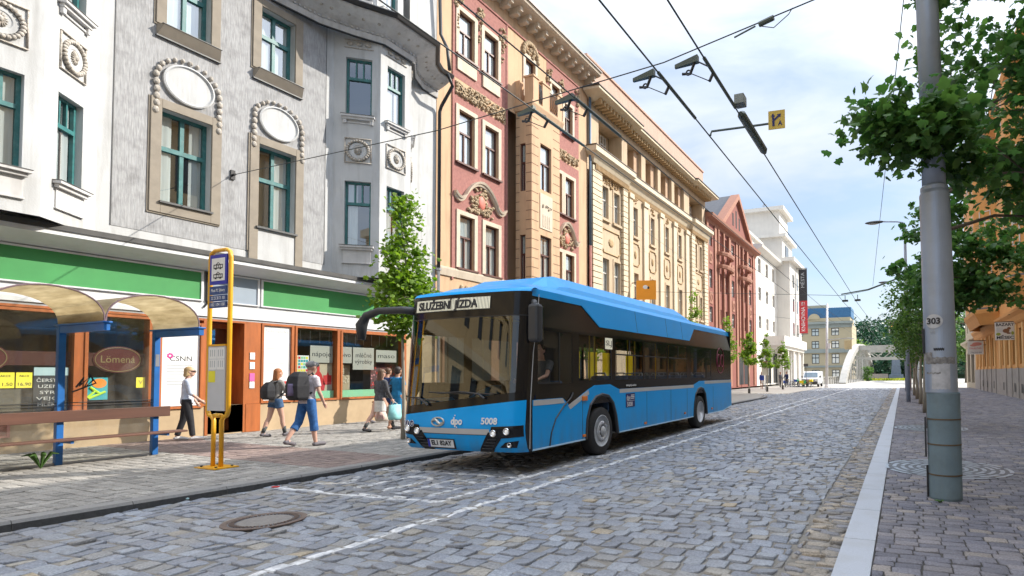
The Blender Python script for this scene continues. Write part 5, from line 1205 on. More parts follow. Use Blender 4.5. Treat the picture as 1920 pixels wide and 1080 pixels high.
def wheel(y, s, rear):
    a = s*1.13; t = -s; b = MB(FB)
    pr = [(.30, -.13), (.43, -.135), (.468, -.11), (.482, -.07), (.482, .07), (.468, .11), (.43, .135), (.30, .13)]
    b.lathe([(r, s*h) for r, h in pr], (a, y, .482), 'x', 40); w_ = b.build('wheel', m_rub, bus, smooth=True)
    b = MB(FB)
    if not rear: pr = [(.318, .136), (.305, .140), (.295, .118), (.285, .085), (.235, .095), (.20, .135), (.175, .155), (.14, .158), (.135, .13), (.10, .13), (.09, .170), (.001, .175)]
    else: pr = [(.318, .136), (.305, .140), (.29, .10), (.27, .03), (.20, .01), (.16, .0), (.13, .05), (.12, .09), (.001, .10)]
    b.lathe([(r, s*h) for r, h in pr], (a, y, .482), 'x', 36); b.build('rim', m_alu, w_, smooth=True)
    b = MB(FB); n = 10
    for k in range(n):
        an = 2*pi*k/n; r = .165 if not rear else .17; b.tube([(a+s*(.14 if not rear else -.05), y+r*math.cos(an), .482+r*math.sin(an)), (a+s*(.18 if not rear else -.02), y+r*math.cos(an), .482+r*math.sin(an))], .016, 6)
    b.build('wheel_nuts', m_chrome, w_)
    if not rear:
        b = MB(FB)
        for k in range(8):
            an = 2*pi*(k+.5)/8; b.ell((a+s*.092, y+.257*math.cos(an), .482+.257*math.sin(an)), (.012, .026, .026), 8, 5)
        b.build('rim_holes', m_black, w_)
        b = MB(FB); b.lathe([(.105, s*.121), (.09, s*.168), (.001, s*.172)], (a, y, .482), 'x', 20); b.build('hub', m_black, w_)
for s in (1, -1):
    wheel(2.72, s, False); wheel(8.70, s, True)
# roof with side fairing
b = MB(FB); rings = []
prof = [(aw(3.06), 3.05), (1.10, 3.10), (.95, 3.15), (.6, 3.19), (0, 3.20)]
full = prof+[(-a, z) for a, z in prof[-2::-1]]
rings.append([(a*.985, yf(3.10)+cf(a), 3.095) for a, z in full])
for y, k in ((.62, -.02), (.85, .03), (1.2, .05), (11.6, .05), (11.98, .0)):
    rings.append([(a, y if y > 1.1 else y+cf(a)*.9, z+(k if z > 3.06 else 0)) for a, z in full])
b.loft(rings, False, False); b.build('roof', m_blue, bus, smooth=True)
b = MB(FB); rings = []
for y, z1, ai in ((.9, 3.13, .80), (1.15, 3.26, .74), (1.55, 3.44, .70), (1.85, 3.50, .68), (7.9, 3.50, .68), (8.2, 3.45, .70), (8.7, 3.28, .74), (9.3, 3.22, .76), (11.4, 3.2, .78)):
    rings.append([(1.13, y, 3.055), (1.13-.10, y, 3.06+(z1-3.06)*.45), (ai+.06, y, z1-.02), (ai, y, z1), (-ai, y, z1), (-ai-.06, y, z1-.02), (-1.03, y, 3.06+(z1-3.06)*.45), (-1.13, y, 3.055)])
b.loft(rings, True); b.build('roof_fairing', m_blue, bus)
b = MB(FB)
for s in (1, -1): b.tube([(s*.90, 2.3, 3.31), (s*.90, 8.1, 3.31)], .012, 5)
b.build('roof_seam', P('dark_blue_seam', (.006, .06, .2), .5, var=0), bus)  # darker blue line along each side of the roof fairing
# rear
b = MB(FB); b.box(-HW+.02, HW-.02, 11.93, 11.99, .55, 3.1); b.build('rear_panel', m_bblk, bus)
# front
zl_ = lambda a: .93+(a+HW)/(2*HW)*.28        # lower edge of the black windscreen surround climbs towards the driver
patch('front_bumper', -HW, HW, .37, zl_, m_blue, 0, 40, 12)
patch('windscreen_surround', -HW, HW, zl_, lambda a: zl_(a)+.14, m_bblk, 0, 40, 3)
gl_ = lambda a: zl_(a)+.14
patch('windscreen', -1.05, 1.14, gl_, 2.58, m_wind, 0, 40, 12)
patch('pillar', -HW, -1.05, gl_, 2.58, m_bblk, 0, 6, 8); patch('pillar', 1.14, HW, gl_, 2.58, m_bblk, 0, 6, 8)
patch('display_housing', -HW, HW, 2.58, 2.985, m_bblk, 0, 40, 4)
patch('roof_lip', -HW*.99, HW*.99, 2.985, 3.10, m_blue, .006, 40, 4)
patch('surround_seam', -HW, HW, 2.575, 2.59, m_black, .004, 40, 1)
for s in (1, -1):        # black corner from the front shell back to the side
    b = MB(FB); zs = [.38, .6, .8, 1.0, 1.2, 1.35, 1.6, 2.0, 2.4, 2.58, 2.8, 2.985, 3.06]
    r0_ = [(S(s*HW, z)[0] if z < 2.4 else s*aw(z), S(s*HW, z)[1], z) for z in zs]; r1_ = [(s*(aw(z)-.002), .42 if z < 1.21 else .52, z) for z in zs]
    b.loft([r0_, r1_], False, False); b.build('front_corner', m_bblk, bus)
    b = MB(FB); b.tube([(s*(HW+.004), .30+.02, .42), (s*(HW+.003), .34, 1.2), (s*(HW), .42, 2.0), (s*(aw(2.58)+.005), .56, 2.58), (s*(aw(2.98)+.005), .68, 2.97)], .008, 5); b.build('corner_trim', m_strip, bus)
# destination display
m_led = P('display_strip', (.72, .70, .58), .6, var=0, emit=(.9, .86, .66), estr=.25)
patch('display', -1.06, .62, 2.70, 2.925, m_black, .006, 20, 2)
b = MB(FB)
for k in range(58):
    a0 = -1.02+k*.0281
    b.add([S(a0, 2.715, .010), S(a0+.018, 2.715, .010), S(a0+.018, 2.915, .010), S(a0, 2.915, .010)], [(0, 1, 2, 3)])
b.build('display_columns', m_led, bus)
def ftext(nm, s, a, z, size, mat, width=None, bold=0, off=.012, par=None):
    e = .02; p = Vector(S(a, z, off)); U = (Vector(S(a+e, z))-Vector(S(a-e, z))).normalized(); V = (Vector(S(a, z+e))-Vector(S(a, z-e))).normalized()
    return textmesh(nm, s, size, Frame(BO+p, U, V, U.cross(V)), mat, par or bus, 'CENTER', width, .002, bold)
ftext('display_lettering', 'SLUŽEBNÍ', -.56, 2.805, .19, m_ink, .78, .008, .016); ftext('display_lettering', 'JÍZDA', .12, 2.805, .19, m_ink, .5, .008, .016)
# stripe, lamps, plate, logos
patch('grey_stripe', -1.06, .72, .655, .745, m_strip, .004, 30, 1)
patch('stripe_seam', -1.06, .66, .645, .655, m_black, .005, 30, 1)
def lampgroup(s):
    k = -1 if s < 0 else 1
    def qp(nm, c, mat, off, par=bus, n=8):     # four-cornered patch lying on the front shell
        b = MB(FB); rings = []
        for j in range(n+1):
            v = j/n; row = []
            for i in range(n+1):
                u = i/n; q = [(1-u)*(1-v), u*(1-v), u*v, (1-u)*v]
                row.append(S(k*sum(q[t]*c[t][0] for t in range(4)), sum(q[t]*c[t][1] for t in range(4)), off))
            rings.append(row)
        b.loft(rings, False, False); return b.build(nm, mat, par, smooth=True)
    h = qp('headlight', [(.70, .58), (1.262, .63), (1.262, .81), (.76, .785)], m_bblk, .006)
    qp('headlight_leg', [(.47, .365), (.73, .365), (.93, .60), (.70, .70)], m_bblk, .0065, h)
    for a, z, r, d in ((.80, .68, .052, .02), (1.04, .715, .052, .02)):
        p = S(k*a, z, .0); b = MB(FB); b.lathe([(r*1.15, .0), (r*1.1, -.03), (r*.9, -.035), (r*.8, -.01), (r*.2, 0)], p, 'y', 18); b.build('lamp_ring', m_chrome, h, smooth=True)
        b = MB(FB); b.ell((p[0], p[1]-.012, p[2]), (r*.7, .02, r*.7), 12, 8); b.build('lamp_lens', P('lamp_bulb_white', (.85, .87, .9), .15, var=0, emit=(1, .97, .9), estr=.2), h, smooth=True)
    for q in range(4): qp('grille_slat', [(.535+.045*q, .42+.05*q), (.74+.03*q, .42+.05*q), (.75+.03*q, .436+.05*q), (.545+.045*q, .436+.05*q)], m_plas, .010, h, 3)
    f = qp('fog_lamp', [(.88, .45), (1.16, .45), (1.20, .565), (.99, .535)], m_bblk, .007)
    p = S(k*1.06, .495, .0); b = MB(FB); b.lathe([(.042, 0), (.04, -.025), (.034, -.028), (.028, -.01), (.001, -.006)], p, 'y', 16); b.build('lamp_ring', m_chrome, f, smooth=True)
lampgroup(1); lampgroup(-1)
pl = patch('licence_plate', -.57, .0, .42, .55, P('plate_white', (.74, .75, .76), .45, var=0), .02, 8, 1)
patch('plate_frame', -.59, .02, .395, .565, m_black, .014, 8, 1, pl); patch('plate_band', -.57, -.52, .42, .55, P('eu_blue', (.02, .03, .42), .5, var=0), .022, 2, 1, pl)
ftext('plate_lettering', 'EL1 82AY', -.26, .49, .115, m_ink, .44, .003, .024, pl)
m_badge = P('badge_silver', (.46, .44, .40), .35, .3, var=0)
b = MB(FB); N = 32; pts = []
for i in range(N+1): a = 2*pi*i/N; pts.append(S(-.32+.135*math.cos(a), .845+.068*math.sin(a), .01))
b.tube(pts, .014, 6); b.tube([S(-.43, .86, .01), S(-.38, .885, .01), S(-.33, .855, .012), S(-.31, .835, .012), S(-.26, .808, .01), S(-.21, .83, .01)], .022, 6); b.build('oval_emblem', m_badge, bus)
ftext('lettering', 'dpo', .085, .86, .165, m_white, .235, .006); 
b = MB(FB)
for a, z in ((.045, .955), (.095, .765)): b.ell(S(a, z, .012), (.013, .004, .013), 8, 6)
b.build('logo_dots', m_white, bus)
ftext('fleet_number', '5008', .72, .87, .145, m_white, .30, .004)
for i, a in enumerate((-1.16, -1.05, -.935)):
    p = Vector(S(a, .80, .008)); e = .02; U = (Vector(S(a+e, .8))-Vector(S(a-e, .8))).normalized(); V = Vector((0, 0, 1)); fr = Frame(BO+p, U, V, U.cross(V))
    b = MB(fr); b.prism([(.052*math.cos(2*pi*q/20), .052*math.sin(2*pi*q/20)) for q in range(20)], 0, .003); d = b.build('pictogram', m_navy, bus)
    b = MB(fr); b.tube([(.052*math.cos(2*pi*q/20), .052*math.sin(2*pi*q/20), .003) for q in range(21)], .004, 4)
    if i == 0: b.tube([(-.01, .03, .004), (-.01, -.005, .004), (.015, -.008, .004), (.022, -.03, .004)], .006, 4); b.tube([(-.014+.02*math.cos(q), -.014+.02*math.sin(q), .004) for q in np.linspace(2, 6.2, 10)], .004, 4); b.ell((-.01, .036, .004), (.008, .008, .003), 6, 4)
    elif i == 1: b.box(-.01, .01, -.035, .015, .003, .005); b.ell((0, .028, .004), (.01, .01, .003), 6, 4)
    else: b.tube([(-.02, .02, .004), (-.012, -.005, .004), (.02, -.005, .004), (.025, .02, .004)], .007, 4); b.ell((-.01, -.022, .004), (.008, .008, .003), 6, 4); b.ell((.014, -.022, .004), (.008, .008, .003), 6, 4)
    b.build('pictogram_mark', m_white, d)
for a0, a1, bow in ((.62, -.35, .05), (-.55, -1.0, .04)):
    z0 = gl_(a0)-.04; b = MB(FB); b.tube([S(a0, z0, .03), S(a0-.1, z0+.07, .05), S((a0+a1)/2, gl_((a0+a1)/2)+.12, .04), S(a1, gl_(a1)+.14, .03)], [.02, .018, .011, .009], 6); b.tube([S(a0+.18, gl_(a0)+.03, .03), S((a0+a1)/2, gl_((a0+a1)/2)+.09, .025), S(a1-.2, gl_(a1)+.16, .025)], .012, 5); b.build('wiper', m_black, bus)
# mirrors
b = MB(FB); b.tube([(-1.18, .42, 2.76), (-1.45, .30, 2.80), (-1.95, .22, 2.80), (-2.22, .18, 2.72), (-2.32, .16, 2.55), (-2.32, .16, 2.28)], [.075, .07, .065, .075, .10, .07], 10); b.build('mirror', m_plas, bus, smooth=True)
b = MB(FB); b.cbox((1.40, .30, 2.45), (.20, .17, .62)); m_ = b.build('mirror', m_plas, bus, bevel=.05)
b = MB(FB); b.tube([(1.18, .52, 2.82), (1.32, .38, 2.80), (1.40, .30, 2.72)], .05, 8); b.build('mirror_arm', m_plas, m_, smooth=True)
b = MB(FB); b.cbox((1.40, .388, 2.45), (.17, .006, .54)); b.build('mirror_glass', m_chrome, m_)
# side notices
b = MB(FB); b.cbox((HW+.004, 3.98, 1.04), (.006, .44, .30)); st = b.build('side_sticker', m_navy, bus)
fs = Frame(BO+Vector((HW+.0075, 3.98, 1.04)), (0, 1, 0), (0, 0, 1), (1, 0, 0))
textmesh('lettering', 'dpo', .15, fshift(fs, -.10, .06, 0), m_white, st, 'CENTER', .18); textmesh('fleet_number', '5008', .14, fshift(fs, -.04, -.09, 0), m_white, st, 'CENTER', .27)
b = MB(fs); [b.box(.02, .19, .10-k*.035, .118-k*.035, .0, .001) for k in range(3)]; b.box(-.2, .2, -.012, -.004, 0, .001); b.build('small_print', m_white, st)
b = MB(Frame(BO+Vector((HW-.008, 0, 0)), (0, 1, 0), (0, 0, 1), (1, 0, 0)))
for k in range(11): b.box(2.86+k*.028, 2.876+k*.028, 2.13, 2.36, .0, .003)
sd = b.build('side_display', m_led, bus); textmesh('lettering', 'SLJ', .15, Frame(BO+Vector((HW-.004, 3.01, 2.25)), (0, 1, 0), (0, 0, 1), (1, 0, 0)), m_ink, sd, 'CENTER', .25)
textmesh('lettering', 'ekologický autobus', .06, Frame(BO+Vector((HW-.008, 4.05, 1.37)), (0, 1, 0), (0, 0, 1), (1, 0, 0)), m_white, bus, 'CENTER', .5)
fl = Frame(BO+Vector((HW-.010, 10.75, 2.05)), (0, 1, 0), (0, 0, 1), (1, 0, 0)); b = MB(fl)
for y in (-.18, .18): b.tube([(y+.15*math.cos(q), .2*math.sin(q), .002) for q in np.linspace(0, 2*pi, 17)], .02, 4)
b.tube([(.42*math.cos(q), .42*math.sin(q), .002) for q in np.linspace(.3, 5.9, 20)], .012, 4); b.build('rear_emblem', P('dull_crimson', (.22, .03, .05), .5, var=0), bus)
# interior
m_yfilm, _t = newmat('yellow_film'); _o = nd(_t, 'OutputMaterial'); _b = nd(_t, 'BsdfTranslucent'); _b.inputs['Color'].default_value = (.95, .74, .02, 1); _t.links.new(_b.outputs[0], _o.inputs['Surface'])
b = MB(FB); b.box(-1.2, 1.2, .5, 11.9, .375, .40); b.build('floor', m_inter, bus)
b = MB(FB); b.box(-1.15, 1.15, .75, 11.9, 2.88, 2.92); b.build('ceiling', P('ceiling_grey', (.3, .3, .3), .7, var=0), bus)
b = MB(FB); b.box(-1.18, 1.18, 9.9, 9.96, .4, 2.88); b.build('engine_bulkhead', m_inter, bus)
b = MB(FB); b.box(-1.0, 1.05, .42, .75, .45, 1.08); b.ell((.45, .62, 1.10), (.5, .25, .1), 12, 8); b.build('dashboard', m_plas, bus)
b = MB(FB); b.tube([(.72+.22*math.cos(q), .96+.12*math.sin(q), 1.12+.16*math.sin(q)) for q in np.linspace(0, 2*pi, 21)], .018, 6); b.tube([(.72, .96, 1.12), (.72, .74, 1.02)], .03, 6); b.build('steering_wheel', m_black, bus)
b = MB(FB); b.box(-.15, 1.15, 2.0, 2.04, .4, 2.5); b.box(.0, .04, 1.2, 2.0, .4, 1.5); b.build('driver_partition', P('dark_partition', (.05, .05, .055), .6, var=0), bus)
b = MB(FB); b.box(.47, .97, 1.25, 1.7, .4, .85); b.box(.47, .97, 1.62, 1.76, .85, 1.5); b.build('driver_seat', m_seat, bus, bevel=.03)
def seat(a, y, f):
    b = MB(FB); b.box(a-.21, a+.21, y-.2, y+.2, .80, .88); b.box(a-.21, a+.21, y+f*.2-.03, y+f*.2+.03, .85, 1.58); b.box(a-.1, a+.1, y-.05, y+.05, .4, .8); o = b.build('passenger_seat', m_seat, bus, bevel=.025)
    b = MB(FB); b.tube([(a-.18, y+f*.2, 1.5), (a-.12, y+f*.2, 1.64), (a+.12, y+f*.2, 1.64), (a+.18, y+f*.2, 1.5)], .014, 5); b.build('grab_handle', P('grey_tube', (.5, .5, .52), .3, .6, var=0), o)
for a in (-.95, .95):
    for y in (3.0, 3.9, 4.8, 6.4, 7.2, 8.3, 9.2): seat(a, y, 1)
for a in (-.5, .5):
    for y in (7.2, 8.3, 9.2): seat(a, y, 1)
for a in (-.65, .65):
    for y in (2.3, 3.5, 4.4, 5.5, 6.8, 7.7):
        b = MB(FB); b.tube([(a, y, .4), (a, y, 2.85)], .018, 6); b.build('handrail', m_pole, bus)
for y in (3.95, 5.45, 6.4, 7.2, 8.7):
    b = MB(FB); b.quad((-1.22, y, 1.52), (-1.22, y+.5, 1.52), (-1.22, y+.5, 2.25), (-1.22, y, 2.25)); b.build('yellow_panel', m_yfilm, bus)
b = MB(FB)
for s in (1, -1): b.tube([(s*.65, .9, 2.75), (s*.65, 9.8, 2.75)], .016, 6)
b.build('ceiling_rail', m_pole, bus)
b = MB(FB); b.box(-.9, .9, 3.3, 8.1, .33, .355); b.box(-1.0, 1.0, 2.62, 2.82, .40, .55); b.box(-1.0, 1.0, 8.6, 8.8, .40, .55); b.build('underframe', m_black, bus)
# ================================================================ bus shelter, stop sign, poles, wires
m_bl = P('shelter_blue', (0.012, 0.13, 0.42), 0.45, var=.12, vscale=4, dirt=(.02, .06, .18), dirt_amt=.4, dscale=3)
m_wood = P('bench_wood', (0.115, 0.05, 0.033), 0.6, var=.25, vscale=7, stretch=(1, .12, 1), dirt=(.08, .04, .03), dirt_amt=.4)
def vaultmat():
    m, t = newmat('weathered_acrylic'); out = nd(t, 'OutputMaterial'); p = nd(t, 'BsdfPrincipled'); tl = nd(t, 'BsdfTranslucent'); ms = nd(t, 'MixShader'); ms.inputs[0].default_value = .72
    f = noise_fac(t, 7, 6, (.25, 1.6, 1), .35, .7); c = mixc(t, f, (.74, .67, .52), (.52, .45, .32))
    t.links.new(c, p.inputs['Base Color']); p.inputs['Roughness'].default_value = .38; t.links.new(c, tl.inputs['Color'])
    t.links.new(p.outputs[0], ms.inputs[1]); t.links.new(tl.outputs[0], ms.inputs[2]); t.links.new(ms.outputs[0], out.inputs['Surface']); return m
m_vault = vaultmat()
m_sglass = glassmat('shelter_glass', (.88, .89, .86), .9, .03, .035)
_t = m_sglass.node_tree; _ms = nd(_t, 'MixShader'); _df = nd(_t, 'BsdfDiffuse'); _df.inputs['Color'].default_value = (.42, .39, .33, 1); _o = [n for n in _t.nodes if n.type == 'OUTPUT_MATERIAL'][0]; _pv = _o.inputs['Surface'].links[0].from_socket
_f = noise_fac(_t, 3.5, 6, (1, 1, .5), .3, .9); _mu = nd(_t, 'Math', operation='MULTIPLY'); _mu.inputs[1].default_value = .30; _t.links.new(_f, _mu.inputs[0]); _t.links.new(_mu.outputs[0], _ms.inputs[0]); _t.links.new(_pv, _ms.inputs[1]); _t.links.new(_df.outputs[0], _ms.inputs[2]); _t.links.new(_ms.outputs[0], _o.inputs['Surface'])
SX, SB = -11.88, -13.25
g0 = zl(-13.2)
sh = thing('bus_shelter', (-13.2, 5.0, g0), 'blue framed bus shelter with two vaulted translucent roofs and a long bench', 'bus shelter')
for y in (3.68, 5.0, 6.32):
    b = MB(); b.box(-13.25, -13.15, y-.045, y+.045, g0, 2.42); b.build('post', m_bl, sh, bevel=.006)
    b = MB(); b.box(-13.15, SX+.08, y-.04, y+.04, 2.30, 2.42); b.box(-13.32, SX+.10, y-.06, y+.06, 2.42, 2.45); b.build('roof_beam', m_bl, sh, bevel=.005)
for y0 in (3.72, 5.04):
    b = MB(); N = 18; yc = y0+.62; o_, i_ = [], []
    for k in range(N+1):
        a = pi*k/N; y = yc-.655*math.cos(a); z = 2.44+.50*math.sin(a)**.8
        o_.append((y, z))
    rings = [[(x, y, z) for y, z in o_]+[(x, y, z-.012) for y, z in o_[::-1]] for x in (SX+.02, SB-.06)]
    b.loft(rings, True); b.build('vaulted_roof', m_vault, sh, smooth=False)
    b = MB(); b.tube([(SX+.02, y, z+.004) for y, z in o_], .012, 5); b.build('roof_edge', P('purple_grey_edge', (.18, .12, .14), .5, var=.1), sh)
    b = MB(); b.quad((-13.21, y0+.01, g0+.03), (-13.21, y0+1.23, g0+.03), (-13.21, y0+1.23, 2.36), (-13.21, y0+.01, 2.36)); b.build('glass_panel', m_sglass, sh)
    b = MB(); N2 = 14; pts = [(yc-.63*math.cos(pi*k/N2), 2.38+.50*math.sin(pi*k/N2)) for k in range(N2+1)]
    b.add([(-13.21, y, z) for y, z in pts], [tuple(range(N2+1))]); b.build('gable_glass', m_sglass, sh)
b = MB(); b.box(-13.14, -13.10, 3.2, 6.52, .80, .99); b.build('bench_backrest', m_wood, sh, bevel=.006)
b = MB(); b.box(-13.02, -12.72, 3.2, 6.62, .50, .535); b.build('bench_seat', m_wood, sh, bevel=.006)
b = MB()
for y in (3.68, 5.0, 6.32): b.box(-13.15, -12.75, y-.02, y+.02, .455, .50)
b.build('bench_bracket', m_bl, sh)
b = MB(); b.tube([(-13.19, 5.0, 1.12), (-13.19, 6.32, 1.12)], .008, 5); b.tube([(-13.19, 3.7, 1.12), (-13.19, 5, 1.12)], .008, 5); b.tube([(-13.19, 3.7, 1.07), (-13.19, 6.32, 1.07)], .006, 5); b.build('rail', m_black, sh)
b = MB(); b.tube([(-13.195, 5.20, 1.38), (-13.195, 5.3, 1.55), (-13.195, 5.24, 1.4), (-13.195, 5.38, 1.56), (-13.195, 5.3, 1.36), (-13.195, 5.42, 1.5), (-13.195, 5.36, 1.62), (-13.195, 5.46, 1.45), (-13.195, 5.15, 1.30)], .014, 5); b.build('graffiti', m_ink, sh)
b = MB(); b.box(-13.22, -13.19, 3.72, 6.30, g0, g0+.04); b.box(-13.148, -13.146, 6.29, 6.35, 1.75, 1.98); b.build('base_rail', m_steel, sh)
# weed at the shelter foot
m_weed = P('weed_green', (.05, .12, .02), .7, var=.2)
b = MB()
for k in range(7):
    a = k*.9; d = Vector((math.cos(a)*.10, math.sin(a)*.13, 0)); p = Vector((-12.98, 4.72, g0)); b.tube([p, p+d*.5+Vector((0, 0, .14)), p+d+Vector((0, 0, .24)), p+d*1.7+Vector((0, 0, .22))], [.006, .018, .026, .004], 5)
o = b.build('weed', m_weed, None, loc=(-12.98, 4.72, g0)); tag(o, 'green weed sprouting at the foot of the left shelter post', 'weed')
# yellow stop sign
m_ys = P('signal_yellow', (0.72, 0.36, 0.012), 0.4, var=.08, vscale=5, coat=.2)
gx = zl(-10.55)
st_ = thing('bus_stop_sign', (-10.53, 5.9, gx), 'tall yellow tubular bus stop post with timetable panel on the pavement', 'bus stop')
b = MB()
b.tube([(-10.635, 5.9, gx+.02), (-10.635, 5.9, .82), (-10.68, 5.9, .88), (-10.76, 5.9, .90), (-10.80, 5.9, .98), (-10.80, 5.9, 3.52), (-10.77, 5.9, 3.62), (-10.68, 5.9, 3.66), (-10.38, 5.9, 3.66), (-10.29, 5.9, 3.62), (-10.26, 5.9, 3.52), (-10.26, 5.9, .98), (-10.30, 5.9, .90), (-10.38, 5.9, .88), (-10.425, 5.9, .82), (-10.425, 5.9, gx+.02)], .033, 10); b.tube([(-10.62, 5.9, .9), (-10.44, 5.9, .9)], .036, 8); b.build('tube_frame', m_ys, st_, smooth=True)
b = MB(); b.box(-10.80, -10.26, 5.72, 6.08, gx, gx+.02); b.build('base_plate', m_ys, st_)
b = MB()
for x in (-10.72, -10.34):
    for y in (5.78, 6.02): b.lathe([(.018, 0), (.018, .02), (.001, .02)], (x, y, gx+.02), 'z', 6)
b.build('bolts', m_black, st_)
fs = Frame((-10.53, 5.885, 0), (1, 0, 0), (0, 0, 1), (0, -1, 0))
b = MB(fs); b.box(-.225, .225, 3.08, 3.58, 0, .02); p_ = b.build('stop_symbol_panel', P('sign_blue', (.015, .02, .35), .4, var=0), st_)
b = MB(fs); b.box(-.175, .175, 3.14, 3.52, .0205, .023); b.build('white_field', m_white, p_)
b = MB(fs)
for z in (3.38, 3.22):
    b.box(-.12, .12, z+.02, z+.035, .0232, .026); b.box(-.12, .12, z-.035, z-.02, .0232, .026); b.box(-.12, -.105, z-.035, z+.02, .0232, .026); b.box(.105, .12, z-.035, z+.02, .0232, .026); [b.box(x, x+.012, z-.02, z+.02, .0232, .026) for x in (-.05, .0, .05)]; b.tube([(-.05, z+.035, .024), (.0, z+.065, .024), (.05, z+.035, .024)], .006, 4); b.box(-.08, -.04, z-.05, z-.03, .0232, .026); b.box(.04, .08, z-.05, z-.03, .0232, .026)
b.build('tram_symbol', m_ink, p_)
m_nb = P('name_board_blue', (.015, .05, .20), .4, var=0)
for k, (z0, z1, s) in enumerate(((2.91, 3.05, 'Most M. Sýkory'), (2.80, 2.90, '22 23 38 71 101'), (2.69, 2.79, '102 104 108'))):
    b = MB(fs); b.box(-.225, .225, z0, z1, 0, .02); q_ = b.build('line_board', m_nb, st_); textmesh('lettering', s, .075, fshift(fs, 0, (z0+z1)/2, .021), m_white, q_, 'CENTER', .36, .001)
b = MB(fs); b.box(-.225, .225, .98, 2.05, 0, .02); tp = b.build('timetable_panel', P('panel_grey', (.52, .54, .58), .35, var=.05), st_)
b = MB(fs); b.box(-.235, .235, 2.05, 2.08, -.01, .03); b.build('panel_top', m_ys, tp)
b = MB(fs); b.box(-.2, .0, 1.84, 2.03, .0205, .022); b.box(.01, .2, 1.84, 2.03, .0205, .022); b.box(-.2, .0, 1.66, 1.83, .0205, .022); b.box(.01, .2, 1.66, 1.83, .0205, .022); b.build('timetable_sheet', m_paper, tp)
b = MB(fs)
for u in (-.17, -.12, -.06, .04, .10, .15):
    for z in (1.70, 1.88): b.box(u, u+.02, z, z+.11, .0222, .023)
b.build('timetable_print', m_lightgrey, tp)
b = MB(fs); b.box(-.21, -.03, 1.45, 1.64, .0205, .022); b.build('yellow_notice', m_yel, tp)
# pole 303 with its bands
pb_ = (.455, 7.6)
m_conc = P('pole_base_paint', (0.15, 0.21, 0.245), 0.6, var=.12, vscale=3, dirt=(.10, .12, .12), dirt_amt=.5, dscale=4)
m_pol = P('pole_zinc_grey', (0.33, 0.385, 0.49), 0.42, .35, var=.08, vscale=2, dirt=(.22, .20, .19), dirt_amt=.35, dscale=2.2)
pole = thing('catenary_pole', (pb_[0], pb_[1], 0), 'thick grey steel pole numbered 303 with a blue-green painted foot', 'pole')
def px(z): return pb_[0]-.012*z
b = MB(); b.lathe([(.178, 0), (.186, .03), (.186, 1.27), (.178, 1.28)], (pb_[0], pb_[1], 0), 'z', 40); b.build('painted_foot', m_conc, pole, smooth=False)
b = MB(); b.tube([(px(1.28), pb_[1], 1.28), (px(3.70), pb_[1], 3.70), (px(3.76), pb_[1], 3.76)], [.181, .172, .15], 40); b.build('lower_shaft', m_pol, pole, smooth=False)
b = MB(); b.tube([(px(3.74), pb_[1], 3.74), (px(9.5), pb_[1], 9.5)], [.137, .118], 36); b.build('upper_shaft', m_pol, pole, smooth=True)
b = MB(); b.lathe([(.15, .0), (.158, .01), (.158, .05), (.14, .07)], (px(3.74), pb_[1], 3.74), 'z', 36); b.build('collar', m_pol, pole)
for z in (.96, .66, .30):
    b = MB(); b.lathe([(.187, -.008), (.190, -.008), (.190, .008), (.187, .008)], (pb_[0], pb_[1], z), 'z', 36); b.build('band', P('rusty_band', (.13, .09, .055), .6, .3, var=.3, vscale=9), pole)
ang = math.atan2(-pb_[1], -pb_[0]); n_ = Vector((math.cos(ang), math.sin(ang), 0)); uu = Vector((-n_.y, n_.x, 0))
for uo, z, lab in ((-.06, 2.13, 0),):
    c_ = Vector((px(z), pb_[1], z)); an = ang-.33; nn = Vector((math.cos(an), math.sin(an), 0)); fr = Frame(c_+nn*.178, Vector((-nn.y, nn.x, 0)), (0, 0, 1), nn)
    b = MB(fr); N = 24; b.loft([[(.10*q*math.cos(2*pi*i/N), .085*q*math.sin(2*pi*i/N), .008-(.10*q*math.cos(2*pi*i/N))**2/(2*.175)) for i in range(N)] for q in (1, .5, .02)], False); d_ = b.build('number_disc', P('disc_grey', (.50, .50, .52), .5, var=.1, vscale=20), pole, smooth=True)
    textmesh('number', '303', .10, fshift(fr, 0, 0, .009), m_ink, d_, 'CENTER', .155, .002, .003)
    textmesh('number', '29G', .04, fshift(fr, -.02, -.13, .006), m_lightgrey, pole, 'CENTER', .07, .001)
def wrapband(z, h, mat, a0, a1, nm):
    b = MB(); r = .1815+.0; pts = []
    N = 14
    b.loft([[(px(z)+(r+.001)*math.cos(ang+a0+(a1-a0)*i/N), pb_[1]+(r+.001)*math.sin(ang+a0+(a1-a0)*i/N), zz+.006*math.sin(i*2.3)) for i in range(N+1)] for zz in (z, z+h)], False, False); b.build(nm, mat, pole)
m_res = P('paste_residue', (.20, .19, .185), .8, var=.45, vscale=18, dirt=(.42, .42, .43), dirt_amt=.6, dscale=9); m_res2 = P('old_paper', (.45, .45, .47), .8, var=.2, vscale=12)
wrapband(1.62, .08, m_res, -1.1, 1.0, 'paste_residue'); wrapband(1.50, .02, m_res, -1.0, .5, 'paste_residue'); wrapband(1.66, .10, m_res, -1.2, -.5, 'paste_residue'); wrapband(1.78, .03, m_ink, -.4, .25, 'tape'); wrapband(1.32, .30, m_res2, -.6, .55, 'old_paper')
b = MB(); b.tube([(px(.5)-.19, pb_[1]-.05, .02), (px(.5)-.19, pb_[1]-.05, .40)], .012, 6); b.box(px(1)-.205, px(1)-.185, pb_[1]-.06, pb_[1]-.01, .5, .98); b.box(px(2)-.195, px(2)-.172, pb_[1]-.07, pb_[1]-.03, 1.75, 2.05); b.build('side_bar', m_black, pole)
b = MB()
